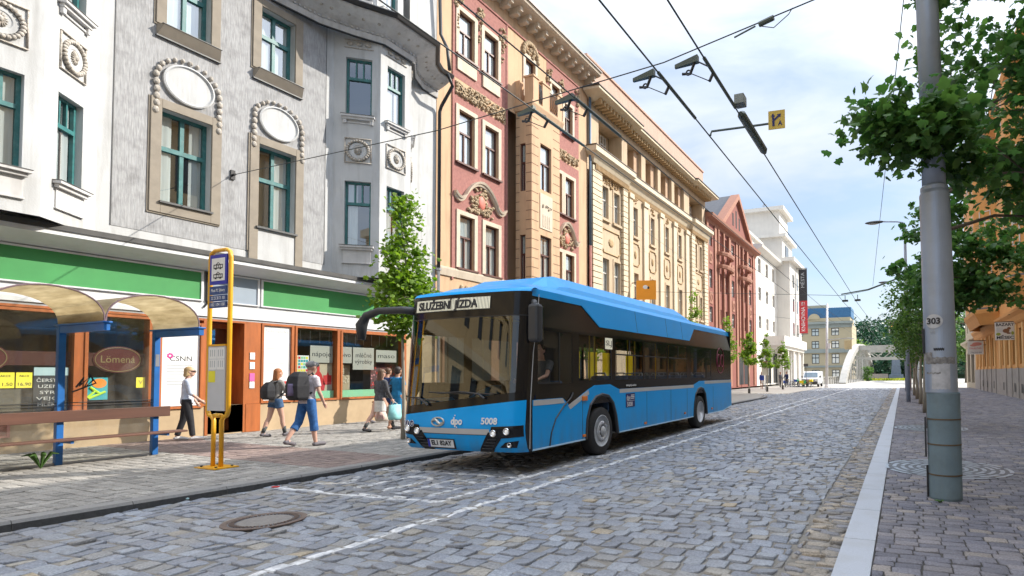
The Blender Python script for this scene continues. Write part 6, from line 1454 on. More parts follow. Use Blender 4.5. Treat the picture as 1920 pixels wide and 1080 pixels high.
for k in range(14): a = rnd.random()*6.3; p = Vector((pb_[0]-.08, pb_[1]-.26, 0)); b.tube([p, p+Vector((math.cos(a)*.03, math.sin(a)*.02, .03)), p+Vector((math.cos(a)*.06, math.sin(a)*.04, .025))], [.003, .008, .002], 4)
o = b.build('weed', m_weed, None, loc=(pb_[0]-.08, pb_[1]-.26, 0)); tag(o, 'tiny tuft of green moss at the foot of pole 303', 'weed')
# tree grates and manhole
m_iron = P('cast_iron', (.10, .105, .12), .5, .3, var=.3, vscale=20)
def grate(x, y, r, label):
    b = MB()
    for k in range(6):
        q = r*(.30+.14*k)
        for s in range(10):
            a0 = 2*pi*s/10+.05+k*.2; n = 6
            for i in range(n):
                t0 = a0+i*.085; t1 = t0+.085
                b.add([(x+q*math.cos(t0), y+q*math.sin(t0), .006), (x+(q+r*.07)*math.cos(t0), y+(q+r*.07)*math.sin(t0), .006), (x+(q+r*.07)*math.cos(t1), y+(q+r*.07)*math.sin(t1), .006), (x+q*math.cos(t1), y+q*math.sin(t1), .006)], [(0, 1, 2, 3)])
    root = thing('tree_grate', (x, y, 0), label, 'tree grate', 'round tree grates in the right pavement')
    b.build('pale_ribs', P('worn_iron', (.36, .40, .46), .4, .4, var=.25, vscale=20), root)
    b = MB(); N = 48; b.loft([[(x+q*math.cos(2*pi*i/N), y+q*math.sin(2*pi*i/N), .004) for i in range(N)] for q in (r, r*.16)], False); b.build('iron_disc', m_iron, root)
grate(.62, 9.97, .86, 'round iron tree grate just behind the pole foot'); grate(.68, 17.0, .86, 'round iron tree grate farther up the right pavement')
mh = thing('manhole_cover', (-6.62, 4.2, -.078), 'round rusty-rimmed manhole cover in the cobbles', 'manhole')
zc = -.072
b = MB(); b.lathe([(.40, 0), (.40, .012), (.345, .014), (.335, .008)], (-6.62, 4.2, zc-.006), 'z', 40); b.build('rim', P('rusty_iron', (.13, .095, .08), .7, .2, var=.3, vscale=15), mh)
b = MB(); b.lathe([(.334, 0), (.334, .010), (.26, .010), (.255, .004)], (-6.62, 4.2, zc-.006), 'z', 40); b.build('ring', m_iron, mh)
b = MB(); b.lathe([(.254, 0), (.254, .010), (.001, .012)], (-6.62, 4.2, zc-.006), 'z', 36); b.build('concrete_centre', P('manhole_concrete', (.19, .175, .165), .9, var=.2, vscale=30, bump=.3, bscale=90), mh)
b = MB()
for k in range(48): a = 2*pi*k/48; b.cbox((-6.62+.297*math.cos(a), 4.2+.297*math.sin(a), zc+.007), (.05, .02, .008), a)
b.build('studs', P('rusty_iron', (.13, .095, .08)), mh)
# ---------------------------------------------------------------- overhead wires
m_wire = P('wire_copper_dark', (.045, .05, .05), .5, .3, var=0)
m_ins = P('insulator_green', (.08, .105, .09), .5, var=.2)
WZ = 5.8
def wirething(name, pts, r, label, cat, grp=None, loc=None, n=6):
    b = MB(); b.tube(pts, r, n); o = b.build(name, m_wire, None, loc=loc or pts[0]); return tag(o, label, cat, grp)
G = 'overhead contact wires along the street'
for x, lab in ((-3.12, 'third contact wire from the left, above the road centre'), (-2.40, 'rightmost contact wire, carrying the long insulated bar'), (-4.60, 'second contact wire from the left, near the bay of the peach house'), (-5.42, 'leftmost contact wire, crossing in front of the facades')):
    o = wirething('contact_wire', [(x, -20, WZ), (x, 8, WZ), (x, 35, WZ-.1), (x*.9, 64, WZ), (x*.9, 110, WZ)], .012 if x > -4 else .010, lab, 'wire', G)
wirething('span_wire', [(-15.72, 9.07, 6.71), (-8, 8.05, 6.12), (-3.1, 7.4, 6.02), (-.7, 7.05, 6.2), (6.15, 6.0, 7.4)], .009, 'thin cross wire from the grey house wall over the street', 'wire')
w_ = thing('wall_anchor', (-15.78, 9.07, 6.71), 'small iron wall anchor between the two oval-topped windows', 'anchor')
b = MB(); b.cbox((-15.77, 9.07, 6.71), (.03, .10, .24)); b.tube([(-15.76, 9.07, 6.71), (-15.66, 9.06, 6.71)], .03, 6); b.build('bracket', m_black, w_)
def hanger(x, y, z, label, bar):
    t = thing('wire_hanger', (x, y, z), label, 'wire fitting', 'green hangers under the cross wire')
    b = MB(); b.loft([[(x-.55, y+.05, z+.18), (x-.55, y+.09, z+.18), (x-.55, y+.09, z+.13), (x-.55, y+.05, z+.13)], [(x-.18, y-.02, z+.22), (x-.18, y+.06, z+.22), (x-.18, y+.06, z+.12), (x-.18, y-.02, z+.12)]]); b.build('insulator', m_ins, t)
    b = MB(); b.tube([(x-.22, y+.02, z+.16), (x-.30, y+.02, z-.02), (x-.42, y+.02, z+.0)], .022, 6); b.tube([(x-.32+.035*math.cos(q), y, z-.01+.035*math.sin(q)) for q in np.linspace(0, 6.28, 10)], .012, 5); b.tube([(x-.30, y, z-.02), (x-.14, y+.04, z-.10), (x-.04, y+.1, z-.14)], .007, 5); b.tube([(x-.2, y+.02, z+.14), (x-.02, y+.1, z+.05), (x, y+.15, z)], .012, 5); b.tube([(x-.04, y+.1, z-.14), (x, y+.15, z)], .022, 6); b.build('linkage', m_black, t)
    if bar: b = MB(); b.tube([(x, y-.25, z), (x, y+1.3, z)], .026, 8); b.build('splice_bar', m_ins, t)
hanger(-3.12, 7.5, WZ, 'green hanger holding the third contact wire from the left', True); hanger(-2.40, 7.4, WZ, 'green hanger holding the rightmost contact wire', True); hanger(-4.60, 7.65, WZ, 'dark hanger in front of the red panels, right of its twin', True); hanger(-5.42, 7.75, WZ, 'dark hanger in front of the bay of the peach house', True)
t = thing('section_insulator', (-2.40, 9.6, WZ), 'long grey-green insulated bar on the rightmost contact wire', 'wire fitting')
b = MB(); b.tube([(-2.40, 9.0, WZ+.03), (-2.40, 9.1, WZ+.05), (-2.40, 10.7, WZ+.05), (-2.40, 10.8, WZ+.03)], [.04, .075, .075, .04], 10); b.build('insulated_bar', m_ins, t)
b = MB(); b.cbox((-2.33, 8.75, WZ+.12), (.16, .2, .16)); b.build('switch_box', P('box_grey_green', (.22, .24, .22), .6, var=.1), t, bevel=.01)
t = thing('points_sign', (-1.62, 9.75, 6.05), 'small yellow plate with a blue forked arrow and letter A on a crossbar', 'sign')
b = MB(); b.tube([(-3.12, 9.6, WZ+.02), (-3.10, 9.62, WZ+.10), (-2.2, 9.75, WZ+.12), (-2.05, 9.78, WZ+.13)], .022, 6); b.build('crossbar', m_ins, t)
fr = Frame((-1.95, 9.76, WZ+.17), (.99, .1, 0), (0, 0, 1), (.1, -.99, 0))
b = MB(fr); b.box(-.145, .145, -.165, .165, -.012, 0); b.build('plate', P('sign_ochre', (.62, .42, .06), .5, var=.08), t)
b = MB(fr); b.prism([(-.075, -.11), (-.035, -.11), (-.035, -.02), (.045, .05), (.065, .03), (.075, .10), (.005, .09), (.022, .075), (-.04, .02), (-.045, .06), (-.025, .06), (-.065, .12), (-.10, .06), (-.08, .06)], .0005, .003); b.build('forked_arrow', m_navy, t); textmesh('letter', 'A', .12, fshift(fr, .06, -.07, .001), m_navy, t, 'CENTER', .075, .002, .003)
t = thing('wire_tensioner', (-1.35, 7.1, 6.1), 'turnbuckle with a slack loop on the cross wire right of the contact wires', 'wire fitting')
b = MB(); b.tube([(-1.65, 7.2, 6.11), (-1.45, 7.16, 6.13)], .035, 8); b.tube([(-2.0, 7.24, 6.04), (-1.7, 7.2, 6.1)], .012, 5); b.build('turnbuckle', m_ins, t)
b = MB(); b.tube([(-1.65, 7.2, 6.09), (-1.45, 7.15, 5.99), (-1.25, 7.12, 6.10), (-1.2, 7.12, 6.17)], .006, 5); b.build('loop', m_black, t)
wirething('span_wire', [(.35, 7.6, 8.2), (-1.3, 30.5, 5.95)], .008, 'long thin wire slanting from pole 303 to the far cross span', 'wire')
wirething('span_wire', [(-15.7, 33, 6.9), (-2.95, 32, 5.75), (-1.6, 32, 5.95), (.3, 32, 6.6)], .012, 'far cross span joining the house fronts to the lamp post', 'wire')
t = thing('span_fittings', (-2.5, 32, 5.8), 'hangers on the far cross span above the road', 'wire fitting')
b = MB(); b.tube([(-3.0, 32, 5.82), (-1.6, 32, 6.0), (.2, 32, 6.6)], .035, 6); b.build('span_bar', m_ins, t)
b = MB()
for x in (-2.8, -2.15): b.cut(); b.tube([(x, 32, 5.75), (x, 32, 5.5)], .02, 5); b.cbox((x, 32, 5.45), (.3, .3, .08))
b.build('hangers', m_black, t)
wirething('span_wire', [(-15.7, 27.2, 11.5), (-15.0, 29, 10.9), (-14.6, 60, 8.5)], .008, 'thin service wire strung along the cream house', 'wire')
wirething('span_wire', [(-15.7, 62, 8.2), (-3, 55, 5.8), (.3, 52, 7.6)], .012, 'farthest cross wire in front of the bridge', 'wire')
# ---------------------------------------------------------------- lamps, signal, far pole, tree-guard sign
def lamp(x, y, h, arm, label):
    t = thing('street_lamp', (x, y, 0), label, 'street lamp', 'street lamps along the right pavement')
    b = MB(); b.tube([(x, y, 0), (x, y, h*.55), (x, y, h-.35), (x-.08, y, h-.08), (x-.35, y, h), (x-arm, y, h+.08)], [.11, .085, .06, .045, .04, .035], 10); b.build('post', m_pol, t, smooth=True)
    b = MB(); b.ell((x-arm-.4, y, h+.08), (.5, .16, .085), 12, 6); h_ = b.build('lamp_head', P('lamp_dark_grey', (.06, .065, .07), .5, var=0), t, smooth=True)
    b = MB(); b.ell((x-arm-.45, y, h+.02), (.3, .11, .06), 10, 6); b.build('lamp_glass', P('lamp_diffuser', (.5, .5, .5), .2, var=0), h_, smooth=True)
lamp(.28, 32, 9.5, 1.1, 'nearer street lamp whose long arm clears the top of the tree'); lamp(.30, 50, 8.95, 1.1, 'smaller distant street lamp half hidden by the tree row')
t = thing('traffic_signal', (.3, 52, 0), 'traffic signal showing amber on an arm beside the trees', 'traffic light')
b = MB(); b.tube([(.55, 52.2, 0), (.55, 52.2, 7)], .17, 8); b.tube([(.55, 52.2, 5.7), (-.5, 52, 5.6)], .05, 6); b.build('mast', P('mast_brown', (.28, .22, .19), .7, var=.1), t)
b = MB(); b.cbox((-.68, 51.9, 5.4), (.62, .2, 1.02)); b.build('backboard', m_paper, t)
b = MB(); b.cbox((-.68, 51.78, 5.4), (.42, .2, .88)); hd = b.build('signal_head', m_black, t)
for z, m_ in ((5.68, P('dark_red_lens', (.08, .01, .01), .3, var=0)), (5.4, P('amber_lit_lens', (.9, .4, .02), .3, var=0, emit=(1, .42, .03), estr=1.2)), (5.12, P('dark_green_lens', (.01, .05, .02), .3, var=0))):
    b = MB(); b.ell((-.68, 51.67, z), (.11, .03, .11), 12, 8); b.build('lens', m_, hd, smooth=True)
t = thing('roadside_post', (-7.95, 66, -.08), 'tall white pole standing in front of the far sand-coloured block', 'pole')
b = MB(); b.tube([(-7.95, 66, -.08), (-7.75, 66, 9.4)], [.17, .10], 10); b.build('shaft', P('pale_mast', (.62, .62, .63), .5, .2, var=.05), t, smooth=True)
b = MB(); b.lathe([(.24, 0), (.24, .25), (.18, .3)], (-7.95, 66, -.08), 'z', 10); b.cbox((-5.9+.0, 66, 4.4), (.45, .4, .9)) if False else b.cbox((-7.6, 65.9, 4.6), (.3, .25, .6)); b.build('fittings', m_paper, t)
t = thing('signal_box', (-4.9, 66, 5.0), 'pale yellow back of a traffic signal hung over the far crossing', 'traffic light')
b = MB(); b.cbox((-5.2, 62, 4.5), (.75, .25, 1.0)); b.build('backboard', P('pale_yellow_board', (.6, .5, .28), .6, var=.1), t, bevel=.04)
b = MB(); b.tube([(-7.8, 66, 5.3), (-5.2, 62, 5.2), (-4.6, 62, 5.1)], .04, 6); b.build('arm', m_steel, t)
t = thing('no_entry_sign', (1.0, 46, 0), 'red and white round road sign on a post behind the thin trunks', 'road sign')
b = MB(); b.tube([(1.05, 44, 0), (1.05, 44, 2.9)], .04, 6); b.build('post', m_pol, t)
b = MB(); b.lathe([(.001, -.02), (.3, -.02), (.3, 0), (.001, 0)], (1.05, 43.9, 2.6), 'y', 20); d_ = b.build('disc', m_redp, t); b = MB(); b.lathe([(.001, -.03), (.2, -.03), (.2, -.021), (.001, -.021)], (1.05, 43.9, 2.6), 'y', 16); b.build('white_centre', m_white, d_)
t = thing('street_name_sign', (-15, 48.2, 2.3), 'small dark hanging sign on the red house by the young trees', 'sign')
b = MB(); b.cbox((-14.6, 48.2, 2.5), (1.0, .06, .42)); b.build('sign_board', P('plum_board', (.07, .03, .06), .6, var=0), t); b = MB(); b.tube([(XF, 48.2, 2.75), (-14.1, 48.2, 2.75)], .025, 5); b.build('bracket', m_black, t)
t = thing('stop_marker', (-11.2, 49.3, 0), 'white notice board with a red cap among the far young trees', 'sign')
b = MB(); b.tube([(-11.35, 50, 0), (-11.35, 50, 2.6)], .035, 6); b.build('post', m_pol, t); b = MB(); b.cbox((-11.35, 49.95, 1.75), (.6, .05, .75)); b.build('notice', m_paper, t); b = MB(); b.cbox((-11.4, 49.95, 2.45), (.55, .06, .35)); b.build('red_cap', m_redp, t)
# litter near the kerb
b = MB(); b.ell((-8.75, 4.55, -.055), (.05, .03, .02), 8, 5); o = b.build('litter', P('pale_plastic', (.45, .65, .68), .4, var=.2), None, loc=(-8.6, 4.55, -.07)); tag(o, 'scrap of pale plastic lying against the left kerb', 'litter')
b = MB(); b.cbox((-8.48, 5.52, -.065), (.09, .05, .012), .4); o = b.build('litter', m_redp, None, loc=(-8.48, 5.52, -.07)); tag(o, 'red scrap of paper by the end of the white cross line', 'litter')
# ================================================================ people
def skinmat(n, c): return P(n, c, .55, var=.06, vscale=8)
m_skin = skinmat('skin_light', (.55, .33, .25)); m_skin2 = skinmat('skin_tan', (.42, .23, .15))
def cloth(n, c, var=.18, vs=10): return P(n, c, .85, var=var, vscale=vs, bump=.15, bscale=40)
def remesh(o, vox=.012, it=6):
    r = o.modifiers.new('join', 'REMESH'); r.mode = 'VOXEL'; r.voxel_size = vox; r.use_smooth_shade = True
    s = o.modifiers.new('smooth', 'SMOOTH'); s.iterations = it; s.factor = .5
    return o
def rings_z(b, R_, n=14):       # stacked ellipses: (x,y,z,rx,ry)
    b.loft([[(x+rx*math.cos(2*pi*k/n), y+ry*math.sin(2*pi*k/n), z) for k in range(n)] for x, y, z, rx, ry in R_], True)
def person(label, loc, rz, h=1.72, legs=((20, 5), (-15, 25)), arms=((10, 20), (-10, 25)), lean=0.0, top=None, sleeve='short', bottom=None, blen='long', shoes=None, socks=None, hair=None, hairlen=0, skin=None, female=False, cap=None, glasses=False, topmat2=None, sit=False, headdown=0, vox=.012):
    """front of the figure is -Y; leg and arm angles are degrees forward of vertical (upper, bend)"""
    skin = skin or m_skin; k = h/1.75
    root = thing('person', loc, label, 'person')
    O = Vector(loc); V = lambda x, y, z: Vector((x, y, z))
    ln = math.radians(lean)
    def L_(p):      # lean about the hips
        z = p[2]-.95
        if z <= 0: return Vector(p)
        return Vector((p[0], p[1]*math.cos(ln)-z*math.sin(ln), .95+z*math.cos(ln)+p[1]*math.sin(ln)))
    sw = .165 if female else .19; hw = .095
    joints = {}
    for i, s in enumerate((-1, 1)):
        a, bd = legs[i]; a1 = R(a); a2 = R(a-bd)
        hip = V(s*hw, 0, .92); knee = hip+V(s*.005, -math.sin(a1)*.44, -math.cos(a1)*.44); ank = knee+V(0, -math.sin(a2)*.41, -math.cos(a2)*.41)
        toe = ank+V(s*.02, -.17*math.cos(R(max(0, -(a-bd))*.6)), -.05-.12*math.sin(R(max(0, -(a-bd))*.9)))
        joints[s] = [hip, knee, ank, toe]
        u, e = arms[i]; u1 = R(u); u2 = R(u+e)
        sh = L_((s*sw, 0, 1.40)); el = sh+V(s*.05, -math.sin(u1)*.29, -math.cos(u1)*.29); wr = el+V(-s*.015, -math.sin(u2)*.25, -math.cos(u2)*.25); d = (wr-el).normalized()
        joints[s] += [sh, el, wr, d]
    low = min(min(joints[s][2].z-.08, joints[s][3].z-.025) for s in (-1, 1)) if not sit else 0
    dz = -low
    def T(p): p = Vector(p); return (p.x*k, p.y*k, (p.z+dz)*k)
    def MBp():
        b = MB(); b.fr = lambda p: O+Vector(T(p)); return b
    head = L_((0, -.02, 1.63)); neck = L_((0, 0, 1.46))
    b = MBp()
    tors = [(0, 0, .86, .13, .095), (0, 0, .95, .165, .115), (0, 0, 1.08, .135 if female else .15, .095), (0, -.01, 1.22, .15 if female else .165, .11), (0, -.005, 1.34, .165 if female else .185, .105), (0, 0, 1.42, .13, .085), (0, .0, 1.47, .06, .06), (0, -.005, 1.55, .052, .055)]
    tl = []
    for x, y, z, rx, ry in tors: q = L_((x, y, z)); tl.append((q.x, q.y, q.z, rx, ry))
    rings_z(b, tl)
    b.ell(head+V(0, -.005, .02), (.076, .095, .108), 16, 12); b.ell(head+V(0, -.035, -.055), (.055, .06, .06), 12, 8); b.ell(head+V(0, -.105, -.01), (.013, .02, .024), 8, 6)
    b.tube([L_((0, 0, 1.44)), head+V(0, .01, -.05)], [.06, .052], 10)
    for s in (-1, 1): b.ell(head+V(s*.078, .005, -.005), (.014, .026, .034), 8, 6)
    for s in (-1, 1):
        hip, knee, ank, toe, sh, el, wr, d = joints[s]
        b.tube([hip+V(0, 0, .04), hip, hip.lerp(knee, .5), knee], [.09, .088, .074, .056], 12); b.tube([knee, knee.lerp(ank, .35)+V(0, .012, 0), ank], [.056, .056, .036], 10)
        b.tube([ank+V(0, .03, -.03), ank+V(0, -.03, -.035), toe], [.038, .04, .024], 8)
        b.tube([sh+V(-s*.03, 0, .0), sh, sh.lerp(el, .5), el], [.055, .052, .044, .036], 10); b.tube([el, el.lerp(wr, .3), wr], [.037, .037, .025], 10)
        hp = wr+d*.05; side = V(1, 0, 0); b.tube([wr, wr+d*.03, hp+d*.03], [.025, .034, .030], 8)
        fwd = (V(0, -1, 0)-d*V(0, -1, 0).dot(d)).normalized()
        for i in range(4):
            o_ = fwd*(.024-.016*i); p0 = hp+d*.025+o_; l = (.034, .04, .038, .03)[i]; cur = (V(-s, 0, 0)*.4)
            b.tube([p0, p0+d*l, p0+d*l*1.7+cur*.03], [.0095, .009, .008], 6)
        p0 = wr+d*.03+fwd*.028; b.tube([p0, p0+fwd*.022+d*.022, p0+fwd*.028+d*.05], [.011, .010, .009], 6)
    body = remesh(b.build('body', skin, root), vox*.8, 4)
    # face
    f = MBp()
    for s in (-1, 1): f.ell(head+V(s*.030, -.093, .022), (.011, .007, .007), 8, 6)
    f.build('eyes', m_ink, root)
    f = MBp(); f.ell(head+V(0, -.092, -.058), (.022, .006, .006), 8, 6); f.build('mouth', P('lips', (.42, .17, .15), .6, var=0), root)
    if glasses: f = MBp(); f.tube([head+V(.082, .0, .025), head+V(.072, -.07, .025), head+V(.035, -.105, .02), head+V(0, -.108, .025), head+V(-.035, -.105, .02), head+V(-.072, -.07, .025), head+V(-.082, 0, .025)], [.006, .008, .02, .008, .02, .008, .006], 8); f.build('sunglasses', m_ink, root)
    # top
    if top:
        b = MBp(); lo = .93 if bottom is not None else .60
        tt = [(x, y, z, rx+.016, ry+.016) for (x, y, z, rx, ry) in tl[1:6]]
        q = L_((0, 0, 1.455)); tt.append((q.x, q.y, q.z, .085, .075))
        if blen == 'dress': tt = [(0, 0, .52, .19, .15), (0, 0, .7, .185, .14), (0, 0, .86, .175, .13)]+tt
        else: tt = [(0, 0, .88, .18, .13)]+tt
        rings_z(b, tt)
        for s in (-1, 1):
            hip, knee, ank, toe, sh, el, wr, d = joints[s]
            if sleeve == 'short': b.tube([sh+V(-s*.05, 0, .01), sh+V(0, 0, .005), sh.lerp(el, .62)], [.07, .068, .062], 10)
            elif sleeve == 'long': b.tube([sh+V(-s*.05, 0, .01), sh, sh.lerp(el, .6), el, el.lerp(wr, .9)], [.072, .069, .060, .052, .042], 10)
            elif sleeve == 'mid': b.tube([sh+V(-s*.05, 0, .01), sh, sh.lerp(el, .6), el, el.lerp(wr, .2)], [.072, .07, .062, .056, .05], 10)
        remesh(b.build('top' if blen != 'dress' else 'dress', top, root), vox, 3)
    if bottom:
        b = MBp()
        if blen == 'skirt': rings_z(b, [(0, 0, .58, .19, .15), (0, 0, .75, .182, .14), (0, 0, .9, .172, .125), (0, 0, .99, .155, .115)])
        else:
            rings_z(b, [(0, 0, .84, .15, .11), (0, 0, .92, .178, .128), (0, 0, 1.0, .165, .12)])
            for s in (-1, 1):
                hip, knee, ank = joints[s][:3]
                if blen == 'short': b.tube([hip+V(0, 0, .05), hip, hip.lerp(knee, .42)], [.10, .105, .10], 12)
                elif blen == 'capri': b.tube([hip+V(0, 0, .05), hip, hip.lerp(knee, .5), knee, knee.lerp(ank, .42)], [.10, .102, .09, .078, .08], 12)
                else: b.tube([hip+V(0, 0, .05), hip, hip.lerp(knee, .5), knee, knee.lerp(ank, .5), ank.lerp(knee, .05)], [.10, .102, .088, .072, .064, .058], 12)
        remesh(b.build({'skirt': 'skirt', 'short': 'shorts', 'capri': 'rolled_jeans'}.get(blen, 'trousers'), bottom, root), vox, 3)
    for s in (-1, 1):
        hip, knee, ank, toe = joints[s][:4]
        if socks: b = MBp(); b.tube([ank.lerp(knee, .42), ank], [.052, .042], 10); b.build('sock', socks, root, smooth=True)
        b = MBp(); dd = (toe-ank); b.tube([ank+V(0, .045, -.02), ank+V(0, .03, -.045), ank+dd*.4+V(0, 0, -.015), toe+V(0, -.02, .005), toe+V(0, -.05, .0)], [.036, .046, .047, .040, .018], 10); b.tube([ank+V(0, 0, .0), ank+V(0, -.01, -.05)], [.042, .045], 10); remesh(b.build('shoe', shoes or m_black, root), vox*.8, 2)
    if hair:
        b = MBp(); hc = head+V(0, .018, .04)
        b.ell(hc, (.088, .098, .098), 16, 10); b.ell(head+V(0, .04, -.01), (.078, .075, .085), 12, 8)
        if hairlen: b.loft([[(head.x+w*math.cos(2*pi*q/12), head.y+y+dpt*math.sin(2*pi*q/12), head.z+z) for q in range(12)] for z, w, y, dpt in ((.05, .085, .03, .08), (-.08, .10, .05, .07), (-.08-hairlen*.5, .105, .07, .05), (-.08-hairlen, .06, .08, .03))], True)
        remesh(b.build('hair', hair, root), vox*.9, 2)
    if cap: b = MBp(); b.ell(head+V(0, .01, .055), (.093, .105, .085), 16, 10); b.tube([head+V(0, -.08, .06), head+V(0, -.15, .05)], [.06, .045], 10); remesh(b.build('cap', cap, root), vox, 2)
    root.rotation_euler = (0, 0, rz)
    root['_k'] = k
    return root, joints, T, O
def held(name, o_label, cat, root, build, mats, group=None, parts=None):
    """a bag carried by a person: its own top-level thing, placed in the same turned frame"""
    O = LOC[root.name]; rz = root.rotation_euler.z; ca, sa = math.cos(rz), math.sin(rz)
    t = thing(name, tuple(O), o_label, cat); t.rotation_euler = (0, 0, rz)
    for nm, fn, m_, rm in parts:
        b = MB(); b.fr = lambda p: O+Vector(p); fn(b); x = b.build(nm, m_, t, smooth=True)
        if rm: remesh(x, .012, 4)
    return t
m_grey_s = cloth('grey_sweater', (.23, .215, .20)); m_denim = cloth('denim_blue', (.045, .10, .20), .35, 14); m_jean = cloth('bright_jeans', (.03, .12, .33), .35, 12); m_blacks = cloth('black_cloth', (.022, .022, .026)); m_checks = cloth('light_check_shirt', (.52, .48, .52), .25, 30)
m_wsh = cloth('pale_blue_shirt', (.52, .57, .68)); m_jack = cloth('dark_check_jacket', (.075, .075, .085), .5, 18); m_navyc = cloth('navy_cloth', (.015, .03, .10)); m_wcl = cloth('off_white_cloth', (.62, .60, .56)); m_bdress = cloth('teal_blue_dress', (.01, .17, .36)); m_dgrey = cloth('dark_grey_cloth', (.06, .065, .065))
m_blond = P('blond_hair', (.40, .27, .13), .6, var=.25, vscale=20); m_ging = P('ginger_hair', (.30, .105, .03), .6, var=.25, vscale=20); m_brwn = P('brown_hair', (.10, .05, .025), .6, var=.25, vscale=20); m_greyh = P('grey_cap', (.25, .24, .24), .8, var=.2, vscale=20); m_dkh = P('dark_hair', (.03, .02, .018), .6, var=.2)
m_shoe = P('grey_shoe', (.12, .11, .125), .7, var=.2); m_shoew = P('white_trainer', (.6, .58, .57), .6, var=.1)
gz = lambda x: zl(x)
rt_, *_ = person('woman in a pale blue shirt, dark trousers and sunglasses by the CSNN poster', (-15.15, 7.85, gz(-15.15)), R(150), 1.66, ((10, 3), (-8, 8)), ((12, 35), (5, 25)), 2, m_wsh, 'mid', m_blacks, 'long', m_shoew, None, m_blond, .04, m_skin, True, None, True)
rt_, *_ = person('ginger girl in grey sweater and denim shorts walking behind the yellow stop sign', (-14.1, 9.15, gz(-14.1)), R(178), 1.64, ((14, 4), (-12, 10)), ((25, 65), (15, 60)), 3, m_grey_s, 'long', m_denim, 'short', m_shoe, m_dgrey, m_ging, .16, m_skin, True)
def bp(b, k=1.0, z0=.98, z1=1.44, w=.17, d=.2): b.loft([[(w*sx*q+0, y, z) for sx, y in ((-1, .10), (-.9, .10+d*.9*q), (0, .10+d*q), (.9, .10+d*.9*q), (1, .10))] for z, q in ((z0, .8), (z0+.06, 1), ((z0+z1)/2, 1.05), (z1-.1, .9), (z1, .55))], True)
def straps(b, z1=1.42):
    for s in (-1, 1): b.tube([(s*.10, .10, z1-.02), (s*.11, -.02, z1+.05), (s*.125, -.115, z1-.10), (s*.135, -.11, z1-.26), (s*.15, .05, z1-.38)], .02, 6)
held('backpack', 'small black backpack on the ginger girl', 'backpack', rt_, None, None, parts=[('pack', lambda b: bp(b, 1, .90, 1.32, .15, .20), m_blacks, True), ('straps', lambda b: straps(b, 1.32), m_blacks, False)])
rm_, *_ = person('man in a grey cap, check shirt and rolled blue jeans stepping forward', (-11.75, 8.28, gz(-11.75)), R(182), 1.80, ((9, 2), (-14, 22)), ((8, 20), (-5, 25)), 5, m_checks, 'short', m_jean, 'capri', m_shoe, None, None, 0, m_skin, False, m_greyh)
held('backpack', 'large black and purple backpack on the man in rolled jeans', 'backpack', rm_, None, None, parts=[('pack', lambda b: bp(b, 1, .98, 1.58, .19, .28), m_blacks, True), ('front_pocket', lambda b: b.loft([[(.11*sx*q, y, z) for sx, y in ((-1, .36), (0, .43), (1, .36))] for z, q in ((1.08, .9), (1.15, 1), (1.28, 1), (1.33, .8))], True), P('mauve_cloth', (.16, .13, .22), .8, var=.2), False), ('straps', lambda b: straps(b, 1.50), m_blacks, False)])
rw_, jw, Tw, Ow = person('long-haired woman in a dark check jacket striding with shopping bags', (-12.8, 11.0, gz(-12.8)), R(176), 1.68, ((26, 4), (-20, 14)), ((10, 25), (4, 30)), 2, m_jack, 'long', m_wcl, 'skirt', m_blacks, m_dgrey, m_brwn, .24, m_skin, True, None, True)
wr = jw[1][6]; p0 = Vector(Tw(wr+jw[1][7]*.08))
held('shopping_bag', 'pale bag with a pink and yellow print in the striding woman hand', 'bag', rw_, None, None, parts=[('bag', lambda b: b.loft([[(p0.x+dx*w, p0.y+dy*w2, p0.z-.10+z) for dx, dy in ((-1, -1), (1, -1), (1, 1), (-1, 1))] for z, w, w2 in ((-.42, .06, .15), (-.35, .08, .17), (0, .05, .16))], True), P('bag_print', (.66, .58, .50), .7, var=.35, vscale=5, dirt=(.75, .10, .30), dirt_amt=.9, dscale=6), False), ('handles', lambda b: b.tube([(p0.x, p0.y-.10, p0.z-.10), (p0.x, p0.y, p0.z+.01), (p0.x, p0.y+.10, p0.z-.10)], .008, 6), m_wcl, False)])
wr = jw[-1][6]; p1 = Vector(Tw(wr+jw[-1][7]*.08))
held('shopping_bag', 'turquoise and white bag on the far side of the striding woman', 'bag', rw_, None, None, parts=[('bag', lambda b: b.loft([[(p1.x+dx*w, p1.y+dy*w2-.05, p1.z-.08+z) for dx, dy in ((-1, -1), (1, -1), (1, 1), (-1, 1))] for z, w, w2 in ((-.40, .06, .14), (-.32, .07, .16), (0, .05, .15))], True), P('bag_turquoise', (.25, .55, .56), .7, var=.3, vscale=5), False), ('handles', lambda b: b.tube([(p1.x, p1.y-.14, p1.z-.08), (p1.x, p1.y-.03, p1.z+.01), (p1.x, p1.y+.04, p1.z-.08)], .008, 6), m_wcl, False)])
person('person in dark navy clothes leaning forward mid-stride by the shop window', (-14.9, 12.95, gz(-14.9)), R(184), 1.76, ((34, 12), (-26, 10)), ((30, 30), (-15, 20)), 12, m_navyc, 'long', m_navyc, 'long', m_shoe, None, m_brwn, 0, m_skin2)
rd_, *_ = person('woman in a teal blue dress with tied-up dark hair beside the bus front', (-13.0, 11.72, gz(-13.0)), R(188), 1.70, ((8, 3), (-8, 8)), ((6, 15), (4, 15)), 2, m_bdress, 'short', None, 'dress', m_skin2, None, m_dkh, 0, m_skin2, True)
